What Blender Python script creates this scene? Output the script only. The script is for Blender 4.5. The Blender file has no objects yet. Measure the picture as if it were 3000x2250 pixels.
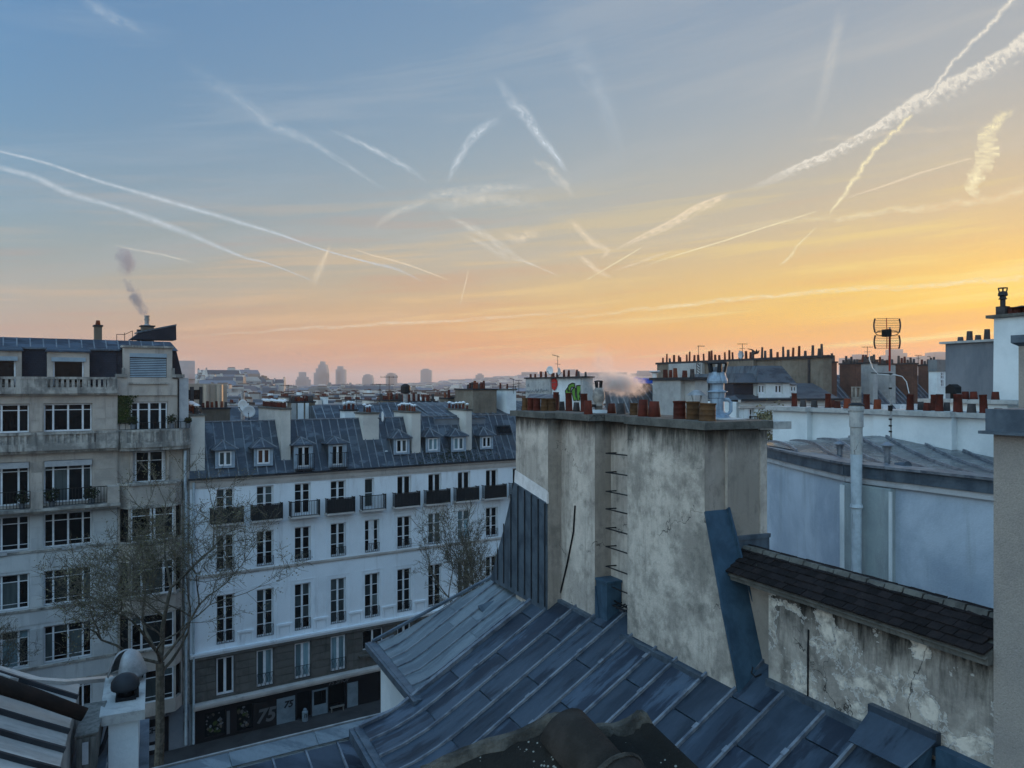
import bpy, math, random
from mathutils import Vector, Matrix
random.seed(7)
R=math.radians
SC=bpy.context.scene
COL=SC.collection
# ------------------------------------------------------------------ camera
F=2253.0; CZ=23.0; HY=1130.0; CX=1500.0      # focal length in pixels of the 3000 px photograph, eye height, horizon row
cd=bpy.data.cameras.new('camera'); cam=bpy.data.objects.new('camera',cd); COL.objects.link(cam)
cam.location=(0,0,CZ); cam.rotation_euler=(R(90),0,0)
cd.sensor_width=36; cd.lens=F/3000*36; cd.shift_y=(HY-1125)/3000; cd.clip_start=.2; cd.clip_end=150000
SC.camera=cam
# ------------------------------------------------------------------ sky
SUN_AZ,SUN_EL=39.0,3.6
def lin(c): return tuple(((v/255)/12.92 if v<=10 else (((v/255)+.055)/1.055)**2.4) for v in c)+(1.0,)
world=bpy.data.worlds.new('World'); SC.world=world; world.use_nodes=True
nt=world.node_tree; nt.nodes.clear()
class NB:
    """small node helper"""
    def __init__(s,tree): s.t=tree
    def n(s,ty,**kw):
        o=s.t.nodes.new(ty)
        for k,v in kw.items(): setattr(o,k,v)
        return o
    def put(s,sock,v):
        if isinstance(v,bpy.types.NodeSocket): s.t.links.new(v,sock)
        else: sock.default_value=v
    def m(s,op,a,b=0.0,c=None,clamp=False):
        o=s.n('ShaderNodeMath',operation=op); o.use_clamp=clamp
        s.put(o.inputs[0],a); s.put(o.inputs[1],b)
        if c is not None: s.put(o.inputs[2],c)
        return o.outputs[0]
    def mix(s,f,a,b,mode='MIX'):
        o=s.n('ShaderNodeMix',data_type='RGBA',blend_type=mode); o.clamp_factor=True
        s.put(o.inputs[0],f); s.put(o.inputs[6],a); s.put(o.inputs[7],b); return o.outputs[2]
    def rng(s,v,a,b,c=0.0,d=1.0,smooth=False):
        o=s.n('ShaderNodeMapRange'); o.clamp=True
        if smooth: o.interpolation_type='SMOOTHSTEP'
        for i,x in enumerate((v,a,b,c,d)): s.put(o.inputs[i],x)
        return o.outputs[0]
    def noise(s,vec,scale,detail=4,rough=.55,dist=0.0):
        o=s.n('ShaderNodeTexNoise'); s.put(o.inputs['Vector'],vec)
        o.inputs['Scale'].default_value=scale; o.inputs['Detail'].default_value=detail
        o.inputs['Roughness'].default_value=rough; o.inputs['Distortion'].default_value=dist
        return o.outputs['Fac']
    def vmul(s,vec,xyz):
        o=s.n('ShaderNodeVectorMath',operation='MULTIPLY'); s.put(o.inputs[0],vec); o.inputs[1].default_value=xyz; return o.outputs[0]
    def vadd(s,a,b):
        o=s.n('ShaderNodeVectorMath',operation='ADD'); s.put(o.inputs[0],a); s.put(o.inputs[1],b); return o.outputs[0]
W_=NB(nt)
gen=W_.n('ShaderNodeTexCoord').outputs['Generated']
sep=W_.n('ShaderNodeSeparateXYZ'); nt.links.new(gen,sep.inputs[0])
el=W_.m('MULTIPLY',W_.m('ARCSINE',sep.outputs[2]),180/math.pi)
az=W_.m('MULTIPLY',W_.m('ARCTAN2',sep.outputs[0],sep.outputs[1]),180/math.pi)
dd=W_.m('SUBTRACT',az,SUN_AZ)
dd=W_.m('ABSOLUTE',dd)
dd=W_.m('MINIMUM',dd,W_.m('SUBTRACT',360.0,dd))
def skyramp(stops):
    r=W_.n('ShaderNodeValToRGB'); r.color_ramp.interpolation='B_SPLINE'
    e=r.color_ramp.elements
    while len(e)<len(stops): e.new(.5)
    for q,(p,c) in zip(e,stops): q.position=p/60.0; q.color=lin(c)
    # slight wave of the bands with azimuth
    nt.links.new(W_.m('DIVIDE',W_.m('MAXIMUM',el,0.0),60.0),r.inputs[0]); return r.outputs[0]
near=skyramp([(0,(250,146,58)),(2,(254,160,46)),(3.5,(255,186,44)),(5.5,(255,216,66)),(7.5,(250,204,98)),(10,(224,196,142)),(14,(200,190,168)),(19,(174,182,186)),(25,(160,172,184)),(42,(128,154,182)),(60,(114,146,182))])
cent=skyramp([(0,(236,144,88)),(2,(240,156,84)),(4,(238,174,100)),(6,(222,184,132)),(8,(202,184,154)),(11,(180,182,174)),(15,(156,174,184)),(20,(134,162,186)),(26,(118,152,184)),(60,(104,142,184))])
left=skyramp([(0,(200,148,126)),(2.5,(198,160,136)),(5,(180,172,158)),(8,(152,168,170)),(12,(124,158,180)),(17,(106,148,184)),(23,(94,140,184)),(30,(88,134,182)),(60,(92,136,184))])
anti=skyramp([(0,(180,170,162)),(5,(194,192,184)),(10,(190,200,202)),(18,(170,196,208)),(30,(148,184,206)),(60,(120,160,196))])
c=W_.mix(W_.rng(dd,7,42),near,cent)
c=W_.mix(W_.rng(dd,42,74),c,left)
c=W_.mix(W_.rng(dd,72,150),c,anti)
# thin cirrus veils, long level streaks strongest low over the horizon
cmb=W_.n('ShaderNodeCombineXYZ'); W_.put(cmb.inputs[0],W_.m('MULTIPLY',az,.035)); W_.put(cmb.inputs[1],W_.m('SUBTRACT',W_.m('MULTIPLY',el,.62),W_.m('MULTIPLY',az,.045)))
cir=W_.noise(cmb.outputs[0],1.1,6,.62,.25)
cmb2=W_.n('ShaderNodeCombineXYZ'); W_.put(cmb2.inputs[0],W_.m('MULTIPLY',az,.02)); W_.put(cmb2.inputs[1],W_.m('SUBTRACT',W_.m('MULTIPLY',el,.2),W_.m('MULTIPLY',az,.03)))
cir2=W_.noise(cmb2.outputs[0],1.6,5,.6,.5)
lowm=W_.rng(el,16,3); upm=W_.rng(el,0.5,3)
f1=W_.m('MULTIPLY',W_.m('MULTIPLY',W_.rng(cir,.48,.64,smooth=True),lowm),W_.m('MULTIPLY',upm,W_.rng(dd,85,35,.15,1)))
c=W_.mix(W_.m('MULTIPLY',f1,.8),c,W_.mix(W_.rng(dd,0,60),lin((255,236,130)),lin((240,196,150))))
f1d=W_.m('MULTIPLY',W_.m('MULTIPLY',W_.rng(cir,.47,.3,smooth=True),lowm),upm)
c=W_.mix(W_.m('MULTIPLY',f1d,.5),c,W_.mix(W_.rng(dd,0,60),lin((236,164,88)),lin((200,150,128))))
f2=W_.m('MULTIPLY',W_.rng(cir2,.46,.72,smooth=True),W_.rng(el,2,9))
c=W_.mix(W_.m('MULTIPLY',f2,.24),c,W_.mix(W_.rng(dd,0,80),lin((214,208,194)),lin((172,190,208))))
nish=W_.n('ShaderNodeTexSky'); nish.sky_type='NISHITA'; nish.sun_disc=False
nish.sun_elevation=R(SUN_EL); nish.sun_rotation=R(SUN_AZ); nish.air_density=1.4; nish.dust_density=2.5
nm=W_.n('ShaderNodeVectorMath',operation='SCALE'); nt.links.new(nish.outputs[0],nm.inputs[0]); nm.inputs['Scale'].default_value=.10
c=W_.mix(.06,c,nm.outputs[0])
# extra sky gain behind the viewer and overhead, added to brighten the walls
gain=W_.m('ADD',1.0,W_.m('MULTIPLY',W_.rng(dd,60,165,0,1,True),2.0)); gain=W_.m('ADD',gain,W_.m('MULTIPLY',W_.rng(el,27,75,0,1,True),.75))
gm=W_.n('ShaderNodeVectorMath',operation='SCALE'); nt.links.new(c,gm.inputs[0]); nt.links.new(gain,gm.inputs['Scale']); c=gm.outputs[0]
c=W_.mix(W_.rng(el,-.2,-3),c,lin((120,110,108)))
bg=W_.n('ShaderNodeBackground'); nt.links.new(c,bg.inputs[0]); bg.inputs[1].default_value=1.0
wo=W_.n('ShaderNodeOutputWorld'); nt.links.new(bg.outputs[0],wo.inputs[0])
world.cycles.sampling_method='MANUAL'; world.cycles.sample_map_resolution=512
# ------------------------------------------------------------------ sun, just risen beyond the right edge
sd=bpy.data.lights.new('sun','SUN'); sd.energy=3.5; sd.angle=R(.6); sd.color=(1.0,.62,.34)
so=bpy.data.objects.new('sun',sd); COL.objects.link(so)
sv=Vector((math.sin(R(SUN_AZ))*math.cos(R(SUN_EL)),math.cos(R(SUN_AZ))*math.cos(R(SUN_EL)),math.sin(R(SUN_EL))))
so.rotation_euler=(-sv).to_track_quat('-Z','Y').to_euler(); so.location=sv*300
SC.view_settings.view_transform='Standard'; SC.view_settings.look='None'; SC.view_settings.exposure=0.0; SC.view_settings.gamma=1.0
SC.view_settings.use_curve_mapping=False
SC.render.engine='CYCLES'
SC.cycles.max_bounces=5; SC.cycles.diffuse_bounces=3; SC.cycles.glossy_bounces=2; SC.cycles.transparent_max_bounces=24; SC.cycles.volume_bounces=2
SC.cycles.use_denoising=True; SC.cycles.use_adaptive_sampling=True; SC.cycles.adaptive_threshold=.02
SC.cycles.volume_step_rate=2.0; SC.cycles.volume_max_steps=64
SC.cycles.sample_clamp_indirect=4.0
# ------------------------------------------------------------------ frames: a pixel becomes a point on a plane of the place
class Fr:
    def __init__(s,ox,oy,ang):
        s.o=(ox,oy);s.a=math.radians(ang);s.c=math.cos(s.a);s.s=math.sin(s.a)
    def w2l(s,x,y): dx,dy=x-s.o[0],y-s.o[1]; return (s.c*dx+s.s*dy,-s.s*dx+s.c*dy)
    def l2w(s,x,y,z=0): return Vector((s.o[0]+s.c*x-s.s*y,s.o[1]+s.s*x+s.c*y,z))
    def ray(s,px,py):
        o=s.w2l(0,0); d=((px-CX)/F,1.0,-(py-HY)/F)
        return (o[0],o[1],CZ),(s.c*d[0]+s.s*d[1],-s.s*d[0]+s.c*d[1],d[2])
    def hit(s,px,py,n,d):
        o,r=s.ray(px,py); t=(d-sum(a*b for a,b in zip(n,o)))/sum(a*b for a,b in zip(n,r))
        return tuple(o[i]+t*r[i] for i in range(3))
    def onx(s,px,py,x=0): return s.hit(px,py,(1,0,0),x)
    def ony(s,px,py,y=0): return s.hit(px,py,(0,1,0),y)
    def onz(s,px,py,z): return s.hit(px,py,(0,0,1),z)
    def at(s,px,py,Y):
        l=s.w2l((px-CX)/F*Y,Y); return (l[0],l[1],CZ-(py-HY)/F*Y)
WF=Fr(-20.5,48.9,33.53)      # the boulevard: x along the facades, y into the houses
PF=Fr(0,0,25.0)              # our roofs and the party walls
WO=Fr(0,0,0)
# ------------------------------------------------------------------ mesh building
class MB:
    def __init__(s): s.v=[]; s.f=[]; s.m=[]; s.uv=None
    def add(s,vs,fs,m=0):
        b=len(s.v); s.v+= [tuple(v) for v in vs]
        for f in fs: s.f.append(tuple(i+b for i in f)); s.m.append(m)
        return s
    def box(s,x0,x1,y0,y1,z0,z1,m=0):
        vs=[(x,y,z) for z in (z0,z1) for y in (y0,y1) for x in (x0,x1)]
        return s.add(vs,[(0,2,3,1),(4,5,7,6),(0,1,5,4),(1,3,7,5),(3,2,6,7),(2,0,4,6)],m)
    def hexa(s,b,t,m=0):
        """eight corners: four below, four above, both counter-clockwise"""
        n=len(b); vs=list(b)+list(t)
        return s.add(vs,[tuple(range(n-1,-1,-1)),tuple(range(n,2*n))]+[(i,(i+1)%n,n+(i+1)%n,n+i) for i in range(n)],m)
    def prism(s,poly,z0,z1,m=0): return s.hexa([(x,y,z0) for x,y in poly],[(x,y,z1) for x,y in poly],m)
    def extr(s,pts,d,m=0):
        d=Vector(d); return s.hexa([tuple(p) for p in pts],[tuple(Vector(p)+d) for p in pts],m)
    def quad(s,a,b,c,d,m=0): return s.add([a,b,c,d],[(0,1,2,3)],m)
    def lathe(s,prof,c=(0,0,0),n=14,m=0,axis=None,closed=True):
        vs=[];fs=[]
        for r,z in prof:
            for k in range(n):
                a=2*math.pi*k/n; vs.append((c[0]+r*math.cos(a),c[1]+r*math.sin(a),c[2]+z))
        for i in range(len(prof)-1):
            for k in range(n):
                fs.append((i*n+k,i*n+(k+1)%n,(i+1)*n+(k+1)%n,(i+1)*n+k))
        if closed: fs.append(tuple(range(n-1,-1,-1))); fs.append(tuple(range((len(prof)-1)*n,len(prof)*n)))
        return s.add(vs,fs,m)
    def tube(s,pts,r,n=6,m=0):
        pts=[Vector(p) for p in pts]; rs=r if isinstance(r,(list,tuple)) else [r]*len(pts)
        vs=[];fs=[]; ref=None
        for i,p in enumerate(pts):
            t=(pts[min(i+1,len(pts)-1)]-pts[max(i-1,0)])
            t=t.normalized() if t.length>1e-9 else Vector((0,0,1))
            if ref is None: ref=Vector((0,0,1)) if abs(t.z)<.9 else Vector((1,0,0))
            a=t.cross(ref); a=a.normalized() if a.length>1e-6 else Vector((1,0,0)); b=t.cross(a); ref=-b if i else -b
            for k in range(n):
                q=2*math.pi*k/n; vs.append(p+a*(rs[i]*math.cos(q))+b*(rs[i]*math.sin(q)))
        for i in range(len(pts)-1):
            for k in range(n): fs.append((i*n+k,i*n+(k+1)%n,(i+1)*n+(k+1)%n,(i+1)*n+k))
        fs.append(tuple(range(n-1,-1,-1))); fs.append(tuple(range((len(pts)-1)*n,len(pts)*n)))
        return s.add(vs,fs,m)
    def wall(s,x0,x1,z0,z1,holes,y,dep,m=0,mr=None,thick=0):
        """wall in the plane y with rectangular openings (xa,xb,za,zb) and their reveals"""
        mr=m if mr is None else mr
        xs=sorted({x0,x1,*[h[0] for h in holes],*[h[1] for h in holes]}); zs=sorted({z0,z1,*[h[2] for h in holes],*[h[3] for h in holes]})
        xs=[x for x in xs if x0<=x<=x1]; zs=[z for z in zs if z0<=z<=z1]
        for i in range(len(xs)-1):
            for j in range(len(zs)-1):
                cx=(xs[i]+xs[i+1])/2; cz=(zs[j]+zs[j+1])/2
                if any(h[0]<cx<h[1] and h[2]<cz<h[3] for h in holes): continue
                s.quad((xs[i],y,zs[j]),(xs[i+1],y,zs[j]),(xs[i+1],y,zs[j+1]),(xs[i],y,zs[j+1]),m)
        for a,b,c_,d in holes:
            e=y+dep
            s.quad((a,y,c_),(a,y,d),(a,e,d),(a,e,c_),mr); s.quad((b,y,d),(b,y,c_),(b,e,c_),(b,e,d),mr)
            s.quad((a,y,d),(b,y,d),(b,e,d),(a,e,d),mr); s.quad((b,y,c_),(a,y,c_),(a,e,c_),(b,e,c_),mr)
        return s
    def mesh(s,name,mats,off=(0,0,0),smooth=False):
        me=bpy.data.meshes.new(name)
        vs=[(v[0]-off[0],v[1]-off[1],v[2]-off[2]) for v in s.v] if any(off) else s.v
        me.from_pydata(vs,[],s.f)
        for m in (mats if isinstance(mats,(list,tuple)) else [mats]): me.materials.append(m)
        if any(s.m): me.polygons.foreach_set('material_index',s.m)
        if smooth: me.polygons.foreach_set('use_smooth',[True]*len(s.f)) 
        me.update(); return me
    def build(s,name,mats,parent=None,smooth=False,kind=None,label=None,off=None,cull=True):
        o=link(name,s.mesh(name,mats,off if off is not None else offof(parent),smooth),parent)
        if smooth:
            o.data.shade_smooth() if hasattr(o.data,'shade_smooth') else None
        if kind: o['kind']=kind
        if label: o['label']=label
        return o
OFF={}
def offof(o):
    while o is not None:
        if o.name in OFF: return OFF[o.name]
        o=o.parent
    return (0,0,0)
def link(name,data,parent=None,loc=None,rot=None,scale=None):
    o=bpy.data.objects.new(name,data); COL.objects.link(o)
    if parent is not None: o.parent=parent
    if loc is not None:
        f=offof(parent); o.location=(loc[0]-f[0],loc[1]-f[1],loc[2]-f[2])
    if rot is not None: o.rotation_euler=rot
    if scale is not None: o.scale=scale
    return o
def thing(name,label,cat,fr=None,base=(0,0,0),group=None,kind='thing'):
    o=bpy.data.objects.new(name,None); COL.objects.link(o); fr=fr or WO
    o.location=fr.l2w(*base); o.rotation_euler=(0,0,fr.a); OFF[o.name]=tuple(base); o.empty_display_size=.3
    o['label']=label; o['category']=cat; o['kind']=kind
    if group: o['group']=group
    return o
def tag(o,label=None,cat=None,kind=None,group=None):
    if label: o['label']=label
    if cat: o['category']=cat
    if kind: o['kind']=kind
    if group: o['group']=group
    return o
# ------------------------------------------------------------------ materials
def mat(name,base,c2=None,scale=1.0,lo=.4,hi=.65,rough=.8,metal=0.0,bump=0.0,bscale=30,streak=None,slo=.5,shi=.75,sscale=2.2,
        objvar=0.0,island=0.0,spots=None,spec=.2,fine=.12,stretch=(1,1,1)):
    m=bpy.data.materials.new(name); m.use_nodes=True; t=m.node_tree; N=NB(t)
    b=t.nodes['Principled BSDF']; b.inputs['Roughness'].default_value=rough; b.inputs['Metallic'].default_value=metal
    b.inputs['Specular IOR Level'].default_value=spec
    geo=N.n('ShaderNodeNewGeometry'); pos=geo.outputs['Position']
    if stretch!=(1,1,1): pos=N.vmul(pos,stretch)
    if objvar:
        oi=N.n('ShaderNodeObjectInfo'); sh=N.n('ShaderNodeCombineXYZ'); N.put(sh.inputs[0],N.m('MULTIPLY',oi.outputs['Random'],37.0)); N.put(sh.inputs[2],N.m('MULTIPLY',oi.outputs['Random'],11.0))
        pos2=N.vadd(pos,sh.outputs[0])
    else: pos2=pos
    col=(*base,1)
    if c2 is not None: col=N.mix(N.rng(N.noise(pos2,scale,6,.62,.3),lo,hi,smooth=True),(*base,1),(*c2,1))
    if streak is not None:
        sv_=N.vmul(pos,(1,1,.13)); col=N.mix(N.rng(N.noise(sv_,sscale,7,.68,.2),slo,shi),col,(*streak,1))
    if fine: col=N.mix(fine,col,N.mix(N.noise(pos,bscale*.8,3,.7),(0,0,0,1),(1,1,1,1)),'OVERLAY')
    if objvar:
        col=N.mix(1.0,col,N.mix(oi.outputs['Random'],(1-objvar,)*3+(1,),(1+objvar,)*3+(1,)),'MULTIPLY')
    if island:
        col=N.mix(1.0,col,N.mix(geo.outputs['Random Per Island'],(1-island,)*3+(1,),(1+island,)*3+(1,)),'MULTIPLY')
    if spots is not None:
        sc,th,cc=spots
        vo=N.n('ShaderNodeTexVoronoi'); N.put(vo.inputs['Vector'],N.vadd(pos,N.vmul(pos,(0,0,0)))); vo.inputs['Scale'].default_value=sc
        big=N.noise(pos,sc*.12,2,.5)
        thr=N.m('MULTIPLY',N.rng(big,.48,.64),th); col=N.mix(N.m('LESS_THAN',N.m('ADD',vo.outputs['Distance'],N.m('MULTIPLY',N.noise(pos,sc*3,2),.12)),thr),col,(*cc,1))
    N.put(b.inputs['Base Color'],col)
    if bump:
        bp=N.n('ShaderNodeBump'); bp.inputs['Strength'].default_value=bump; bp.inputs['Distance'].default_value=.02
        N.put(bp.inputs['Height'],N.noise(pos,bscale,5,.65)); t.links.new(bp.outputs[0],b.inputs['Normal'])
    return m
def zincmat(name,base,c2,c3,rough=.42,metal=.55,scale=.9,objvar=.12,fall=(.35,1.5,.35)):
    """weathered zinc: patchy oxide, runs down the slope, soft buckling"""
    m=bpy.data.materials.new(name); m.use_nodes=True; t=m.node_tree; N=NB(t); b=t.nodes['Principled BSDF']
    geo=N.n('ShaderNodeNewGeometry'); pos=geo.outputs['Position']; oi=N.n('ShaderNodeObjectInfo')
    sh=N.n('ShaderNodeCombineXYZ'); N.put(sh.inputs[0],N.m('MULTIPLY',oi.outputs['Random'],23.0)); N.put(sh.inputs[1],N.m('MULTIPLY',oi.outputs['Random'],57.0))
    tc=N.n('ShaderNodeTexCoord'); p2=N.vadd(N.vmul(tc.outputs['Object'],fall),sh.outputs[0])
    n1=N.noise(p2,scale*1.3,7,.62,.3); n2=N.noise(p2,scale*2.6,8,.66,.1); n3=N.noise(N.vmul(pos,(1,1,1)),scale*14,4,.7)
    col=N.mix(N.rng(n1,.42,.6,smooth=True),(*base,1),(*c2,1))
    col=N.mix(N.rng(N.m('ADD',n2,N.m('MULTIPLY',N.m('SUBTRACT',oi.outputs['Random'],.5),.24)),.50,.60,0,.85,True),col,(*c3,1))
    col=N.mix(.22,col,N.mix(n3,(0,0,0,1),(1,1,1,1)),'OVERLAY')
    col=N.mix(1.0,col,N.mix(oi.outputs['Random'],(1-objvar,)*3+(1,),(1+objvar,)*3+(1,)),'MULTIPLY')
    N.put(b.inputs['Base Color'],col); b.inputs['Metallic'].default_value=metal
    N.put(b.inputs['Roughness'],N.rng(n2,.3,.7,rough-.08,rough+.14))
    bp=N.n('ShaderNodeBump'); bp.inputs['Strength'].default_value=.6; bp.inputs['Distance'].default_value=.03
    N.put(bp.inputs['Height'],N.m('ADD',N.noise(pos,1.7,3,.5),N.m('MULTIPLY',n3,.12))); t.links.new(bp.outputs[0],b.inputs['Normal'])
    return m
def plaster(name,base,pale,dark,peel=None,crack=True,scale=1.0,streaks=.7,topdark=None):
    """old lime render: mottling, dark runs, hairline cracks, optional bare patches"""
    m=bpy.data.materials.new(name); m.use_nodes=True; t=m.node_tree; N=NB(t); b=t.nodes['Principled BSDF']
    geo=N.n('ShaderNodeNewGeometry'); pos=geo.outputs['Position']
    n1=N.noise(pos,1.0*scale,9,.68,.15); n2=N.noise(pos,3.4*scale,8,.7,.1); n4=N.noise(pos,26,5,.7)
    st=N.noise(N.vmul(pos,(1,1,.1)),3.0*scale,8,.72,.25); st2=N.noise(N.vmul(pos,(1,1,.16)),7.0*scale,7,.72,.3)
    col=N.mix(N.rng(n1,.4,.64,smooth=True),(*base,1),(*pale,1))
    col=N.mix(N.m('MULTIPLY',N.rng(n2,.5,.68),.55),col,(*dark,1))
    col=N.mix(N.m('MULTIPLY',N.rng(st,.5,.74),streaks),col,(*dark,1))
    col=N.mix(N.m('MULTIPLY',N.rng(st2,.6,.72),streaks*.7),col,(dark[0]*.5,dark[1]*.5,dark[2]*.5,1))
    h=N.m('ADD',n4,N.m('MULTIPLY',n2,.8))
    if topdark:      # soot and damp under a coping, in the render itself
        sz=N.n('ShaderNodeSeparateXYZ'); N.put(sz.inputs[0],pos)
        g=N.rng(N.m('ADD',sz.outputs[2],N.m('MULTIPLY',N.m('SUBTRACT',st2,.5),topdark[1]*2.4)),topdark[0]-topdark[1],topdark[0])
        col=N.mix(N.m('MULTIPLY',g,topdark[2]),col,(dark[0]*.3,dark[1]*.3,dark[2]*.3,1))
    if peel is not None:
        pn=N.noise(N.vmul(pos,(1,1,1.2)),1.7*scale,9,.62,.25); mk=N.rng(pn,.535,.55)
        col=N.mix(mk,col,N.mix(N.rng(n2,.42,.6),(*peel,1),(peel[0]*.35,peel[1]*.35,peel[2]*.36,1)))
        rim=N.m('MULTIPLY',N.rng(pn,.52,.535),N.rng(pn,.55,.54)); col=N.mix(N.m('MULTIPLY',rim,.8),col,(.62,.6,.56,1))
        h=N.m('SUBTRACT',h,N.m('MULTIPLY',mk,1.6))
    if crack:
        vo=N.n('ShaderNodeTexVoronoi'); vo.feature='DISTANCE_TO_EDGE'; dv=N.n('ShaderNodeVectorMath',operation='ADD'); N.put(dv.inputs[0],N.vmul(pos,(1,1,.7)))
        nz=N.n('ShaderNodeTexNoise'); nz.inputs['Scale'].default_value=3; nz.inputs['Detail'].default_value=6; N.put(nz.inputs['Vector'],pos)
        N.put(dv.inputs[1],N.vmul(nz.outputs['Color'],(.7,.7,.7))); N.put(vo.inputs['Vector'],dv.outputs[0]); vo.inputs['Scale'].default_value=.8
        ck=N.m('MULTIPLY',N.rng(vo.outputs['Distance'],.007,.0),N.rng(N.noise(pos,.8,2),.5,.56)); col=N.mix(ck,col,(.02,.02,.02,1)); h=N.m('SUBTRACT',h,ck)
    N.put(b.inputs['Base Color'],col); b.inputs['Roughness'].default_value=.92; b.inputs['Specular IOR Level'].default_value=.15
    bp=N.n('ShaderNodeBump'); bp.inputs['Strength'].default_value=.7; bp.inputs['Distance'].default_value=.018
    N.put(bp.inputs['Height'],h); t.links.new(bp.outputs[0],b.inputs['Normal'])
    return m
def brickmat(name,c1,c2,mortar,w=.22,h=.07,fr=PF):
    m=bpy.data.materials.new(name); m.use_nodes=True; t=m.node_tree; N=NB(t); b=t.nodes['Principled BSDF']
    tc=N.n('ShaderNodeTexCoord'); s=N.n('ShaderNodeSeparateXYZ'); N.put(s.inputs[0],tc.outputs['Object'])
    cb=N.n('ShaderNodeCombineXYZ'); N.put(cb.inputs[0],N.m('ADD',s.outputs[0],s.outputs[1])); N.put(cb.inputs[1],s.outputs[2])
    br=N.n('ShaderNodeTexBrick'); N.put(br.inputs['Vector'],cb.outputs[0]); br.inputs['Scale'].default_value=1
    br.inputs['Brick Width'].default_value=w; br.inputs['Row Height'].default_value=h; br.inputs['Mortar Size'].default_value=h*.12
    br.inputs['Color1'].default_value=(*c1,1); br.inputs['Color2'].default_value=(*c2,1); br.inputs['Mortar'].default_value=(*mortar,1)
    col=N.mix(N.rng(N.noise(tc.outputs['Object'],.7,6,.65),.45,.65),br.outputs['Color'],(c1[0]*.35,c1[1]*.4,c1[2]*.5,1))
    N.put(b.inputs['Base Color'],col); b.inputs['Roughness'].default_value=.9; return m
M={}
M['white']=mat('painted_render',(.70,.765,.82),(.62,.68,.73),.35,.4,.7,rough=.9,bump=.25,bscale=25,streak=(.42,.45,.48),slo=.56,shi=.85,sscale=1.6)
M['cornice']=mat('cornice_stone',(.46,.44,.42),(.36,.35,.34),.8,rough=.9,bump=.3,streak=(.2,.2,.2),slo=.6,shi=.8)
M['stone']=mat('limestone',(.43,.395,.355),(.30,.28,.255),.5,.4,.65,rough=.92,bump=.5,bscale=18,streak=(.12,.12,.115),slo=.54,shi=.78,sscale=1.3,objvar=.08)
M['stone_dirty']=mat('stained_limestone',(.40,.39,.36),(.2,.2,.19),1.1,.4,.6,rough=.93,bump=.6,bscale=16,streak=(.06,.06,.06),slo=.5,shi=.72,sscale=2.6)
M['pale_stone']=mat('pale_stone_cladding',(.50,.53,.54),(.42,.45,.47),.6,rough=.9,bump=.3,streak=(.28,.3,.31),slo=.55,shi=.8,objvar=.07)
M['dark_stone']=mat('brown_rusticated_stone',(.105,.102,.094),(.075,.073,.068),1.2,rough=.9,bump=.4,streak=(.03,.03,.028),objvar=.1)
M['slate']=brickmat('slate_shingle',(.012,.016,.03),(.018,.022,.038),(.005,.007,.012),.22,.11)
M['zinc_blue']=zincmat('weathered_blue_zinc',(.050,.072,.100),(.024,.038,.057),(.008,.013,.024),.36,.35,.8,.34)
M['zinc_seam']=mat('zinc_seam',(.20,.225,.255),(.09,.11,.14),3,rough=.4,metal=.4,objvar=.12,fine=.2)
M['zinc_lit']=zincmat('smooth_zinc',(.09,.115,.14),(.07,.09,.11),(.045,.06,.078),.25,.6,.6,.06)
M['seam_light']=mat('light_zinc_seam',(.17,.195,.22),(.11,.13,.15),3,rough=.5,metal=.2,fine=0)
M['zinc_pale']=zincmat('pale_zinc',(.165,.20,.22),(.125,.155,.175),(.085,.11,.13),.4,.35,.9,.08)
M['zinc_dark']=zincmat('dark_zinc',(.072,.090,.108),(.048,.062,.078),(.024,.033,.046),.45,.35,.7,.34)
M['zinc_grey']=zincmat('grey_zinc',(.46,.46,.44),(.38,.38,.365),(.26,.26,.25),.38,.3,.8,.06)
M['zinc_lead']=mat('lead_flashing',(.042,.085,.128),(.026,.056,.088),3.0,rough=.55,metal=.15,bump=.3,bscale=8,streak=(.010,.022,.045),fine=.15)
M['flash']=mat('zinc_flashing',(.10,.135,.17),(.055,.078,.105),2.5,rough=.45,metal=.4,streak=(.03,.04,.055),bump=.3,bscale=9)
M['gutter']=mat('dark_gutter',(.03,.034,.04),(.018,.02,.024),3,rough=.6,metal=.3)
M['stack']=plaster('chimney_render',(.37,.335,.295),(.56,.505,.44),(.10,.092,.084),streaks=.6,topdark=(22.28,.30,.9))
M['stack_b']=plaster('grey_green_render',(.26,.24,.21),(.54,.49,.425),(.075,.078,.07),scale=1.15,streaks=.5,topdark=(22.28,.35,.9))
M['stack_side']=plaster('shaded_side_render',(.27,.24,.205),(.35,.31,.27),(.12,.11,.10),scale=.8,topdark=(22.28,.3,.9))  # darker copy of the stack render, the returns' shade put into its colour
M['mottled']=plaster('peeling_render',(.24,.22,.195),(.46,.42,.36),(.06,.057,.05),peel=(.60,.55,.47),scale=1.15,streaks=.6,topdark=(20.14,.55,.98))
M['roughcast']=mat('roughcast_render',(.33,.30,.265),(.27,.25,.23),1.2,rough=.95,bump=1.0,bscale=60,fine=.35,streak=(.15,.14,.135),slo=.6,shi=.85)
M['whitewash']=mat('whitewashed_wall',(.62,.68,.70),(.5,.56,.585),.5,rough=.92,bump=.3,bscale=22,streak=(.35,.4,.43),slo=.58,shi=.82,sscale=1.4)
M['bluewall']=mat('blue_grey_render',(.42,.50,.58),(.29,.36,.44),.5,.38,.62,rough=.9,bump=.4,streak=(.25,.30,.34),slo=.52,shi=.80,sscale=1.6)
M['greenwall']=mat('greenish_render',(.30,.36,.37),(.23,.28,.30),.6,rough=.9,bump=.25,streak=(.17,.2,.22))
M['patch']=mat('fresh_mortar_patch',(.62,.6,.59),(.5,.48,.47),4,rough=.95,bump=.6)
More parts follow.
